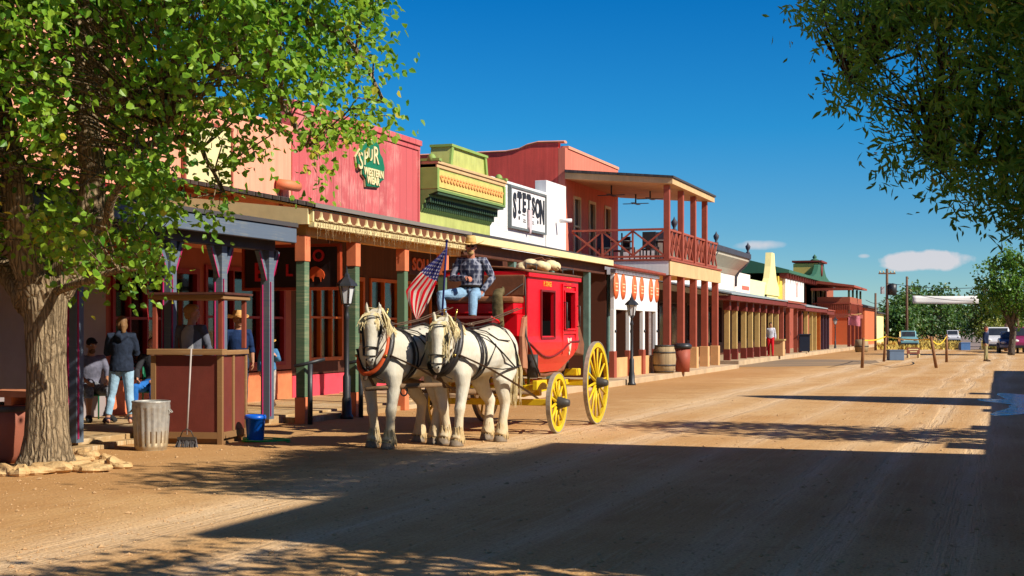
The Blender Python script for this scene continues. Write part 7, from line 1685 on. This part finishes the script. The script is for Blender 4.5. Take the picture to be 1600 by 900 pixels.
# ------------------------------------------------------------------ parked cars
def car(label, px, d, colr, rz, kind='sedan', s=1.0):
    p = at_d(px, 515, d); c = thing('parked_car', label, 'car', (p.x, p.y, 0), rz, 'cars parked at the far end of the street'); key = 'car_paint_' + label.split()[0]
    pm = plain(key, colr, .3, .05, 2, 0, spec=.6)
    if kind == 'sedan': bd = [(-2.2, .35), (-2.25, .75), (-2.1, .95), (-1.3, 1.0), (1.0, .98), (2.0, .82), (2.25, .65), (2.25, .35)]; cb = [(-1.7, .98), (-1.1, 1.45), (.3, 1.47), (1.05, .98)]
    elif kind == 'suv': bd = [(-2.25, .4), (-2.3, .9), (-2.2, 1.1), (1.1, 1.1), (2.1, .98), (2.3, .75), (2.3, .4)]; cb = [(-2.15, 1.1), (-1.95, 1.75), (.3, 1.78), (1.15, 1.1)]
    else: bd = [(-2.7, .5), (-2.75, 1.1), (-.6, 1.1), (1.2, 1.1), (2.5, 1.02), (2.7, .8), (2.7, .5)]; cb = [(-.75, 1.1), (-.6, 1.78), (.5, 1.8), (1.25, 1.1)]
    m = MB(); m.prism(bd, 'y', -.88, .88); o = m.build('body', pm, c, bevel=.06); fixnormals(o)
    m = MB(); m.prism(cb, 'y', -.76, .76); o = m.build('cabin', pm, c, bevel=.08); fixnormals(o)
    z0, z1 = cb[0][1], cb[1][1]; ins = [(cb[0][0] + .28, z0 + .06), (cb[1][0] + .12, z1 - .08), (cb[2][0] - .08, z1 - .08), (cb[3][0] - .25, z0 + .06)]
    m = MB(); m.prism(ins, 'y', -.772, .772); o = m.build('side_window', DARKGLASS, c); fixnormals(o)
    for (p0, p1, nm, sg) in ((cb[3], cb[2], 'windscreen', 1), (cb[0], cb[1], 'rear_window', -1)):
        a = Vector((p0[0], 0, p0[1])); b = Vector((p1[0], 0, p1[1])); m = MB(); m.beam(a.lerp(b, .12) + Vector((sg * .012, 0, .0)), a.lerp(b, .88) + Vector((sg * .012, 0, 0)), 1.3, .03, (sg, 0, 0)); m.build(nm, DARKGLASS, c)
    xw = 1.4 if kind != 'pickup' else 1.75
    for x in (-xw, xw):
        for y in (-.86, .86):
            m = MB(); m.lathe([(.001, -.1), (.33, -.1), (.34, -.05), (.34, .05), (.33, .1), (.001, .1)], 18, (x, y, .34), RY); w_ = m.build('wheel', W_BLACK, c); m = MB(); m.lathe([(.001, -.105), (.2, -.105), (.2, .105), (.001, .105)], 12, (x, y, .34), RY); m.build('rim', bpy.data.materials['pale_metal'], w_)
    xe = bd[-1][0]
    for y in (-.62, .62):
        m = MB(); m.ell((xe - .06, y, .72 if kind == 'sedan' else .85), (.1, .2, .1), 8); m.build('headlight', EYE_W, c); m = MB(); m.ell((bd[0][0] + .0, y, .78), (.08, .18, .1), 8); m.build('tail_light', plain('tail_lamp', (.3, .01, .01), .3, .1, 3, 0) if 'tail_lamp' not in bpy.data.materials else bpy.data.materials['tail_lamp'], c)
    m = MB(); m.box(xe - .02, xe + .05, -.85, .85, .38, .55); m.box(bd[0][0] - .05, bd[0][0] + .02, -.85, .85, .38, .55); m.build('bumper', W_BLACK if kind != 'sedan' else bpy.data.materials['pale_metal'], c, bevel=.02)
    c.scale = (s,) * 3
car('teal and pale sedan parked behind the barricade', 1419, 122, (.20, .42, .45), -pi / 2 + .12, 'suv', .84)
car('white pickup nose-on at the right behind the man', 1560, 104, (.7, .7, .68), -pi / 2 + YAW - .35, 'suv')
car('navy sedan right of the white pickup', 1581, 98, (.03, .05, .10), -pi / 2 + YAW - .3, 'sedan')
car('magenta hatchback at the right edge', 1600, 96, (.28, .03, .10), -pi / 2 + YAW - .3, 'suv')
car('silver pickup far off before the tree clump', 1488, 165, (.6, .6, .6), -pi / 2 + .1, 'pickup', .85)
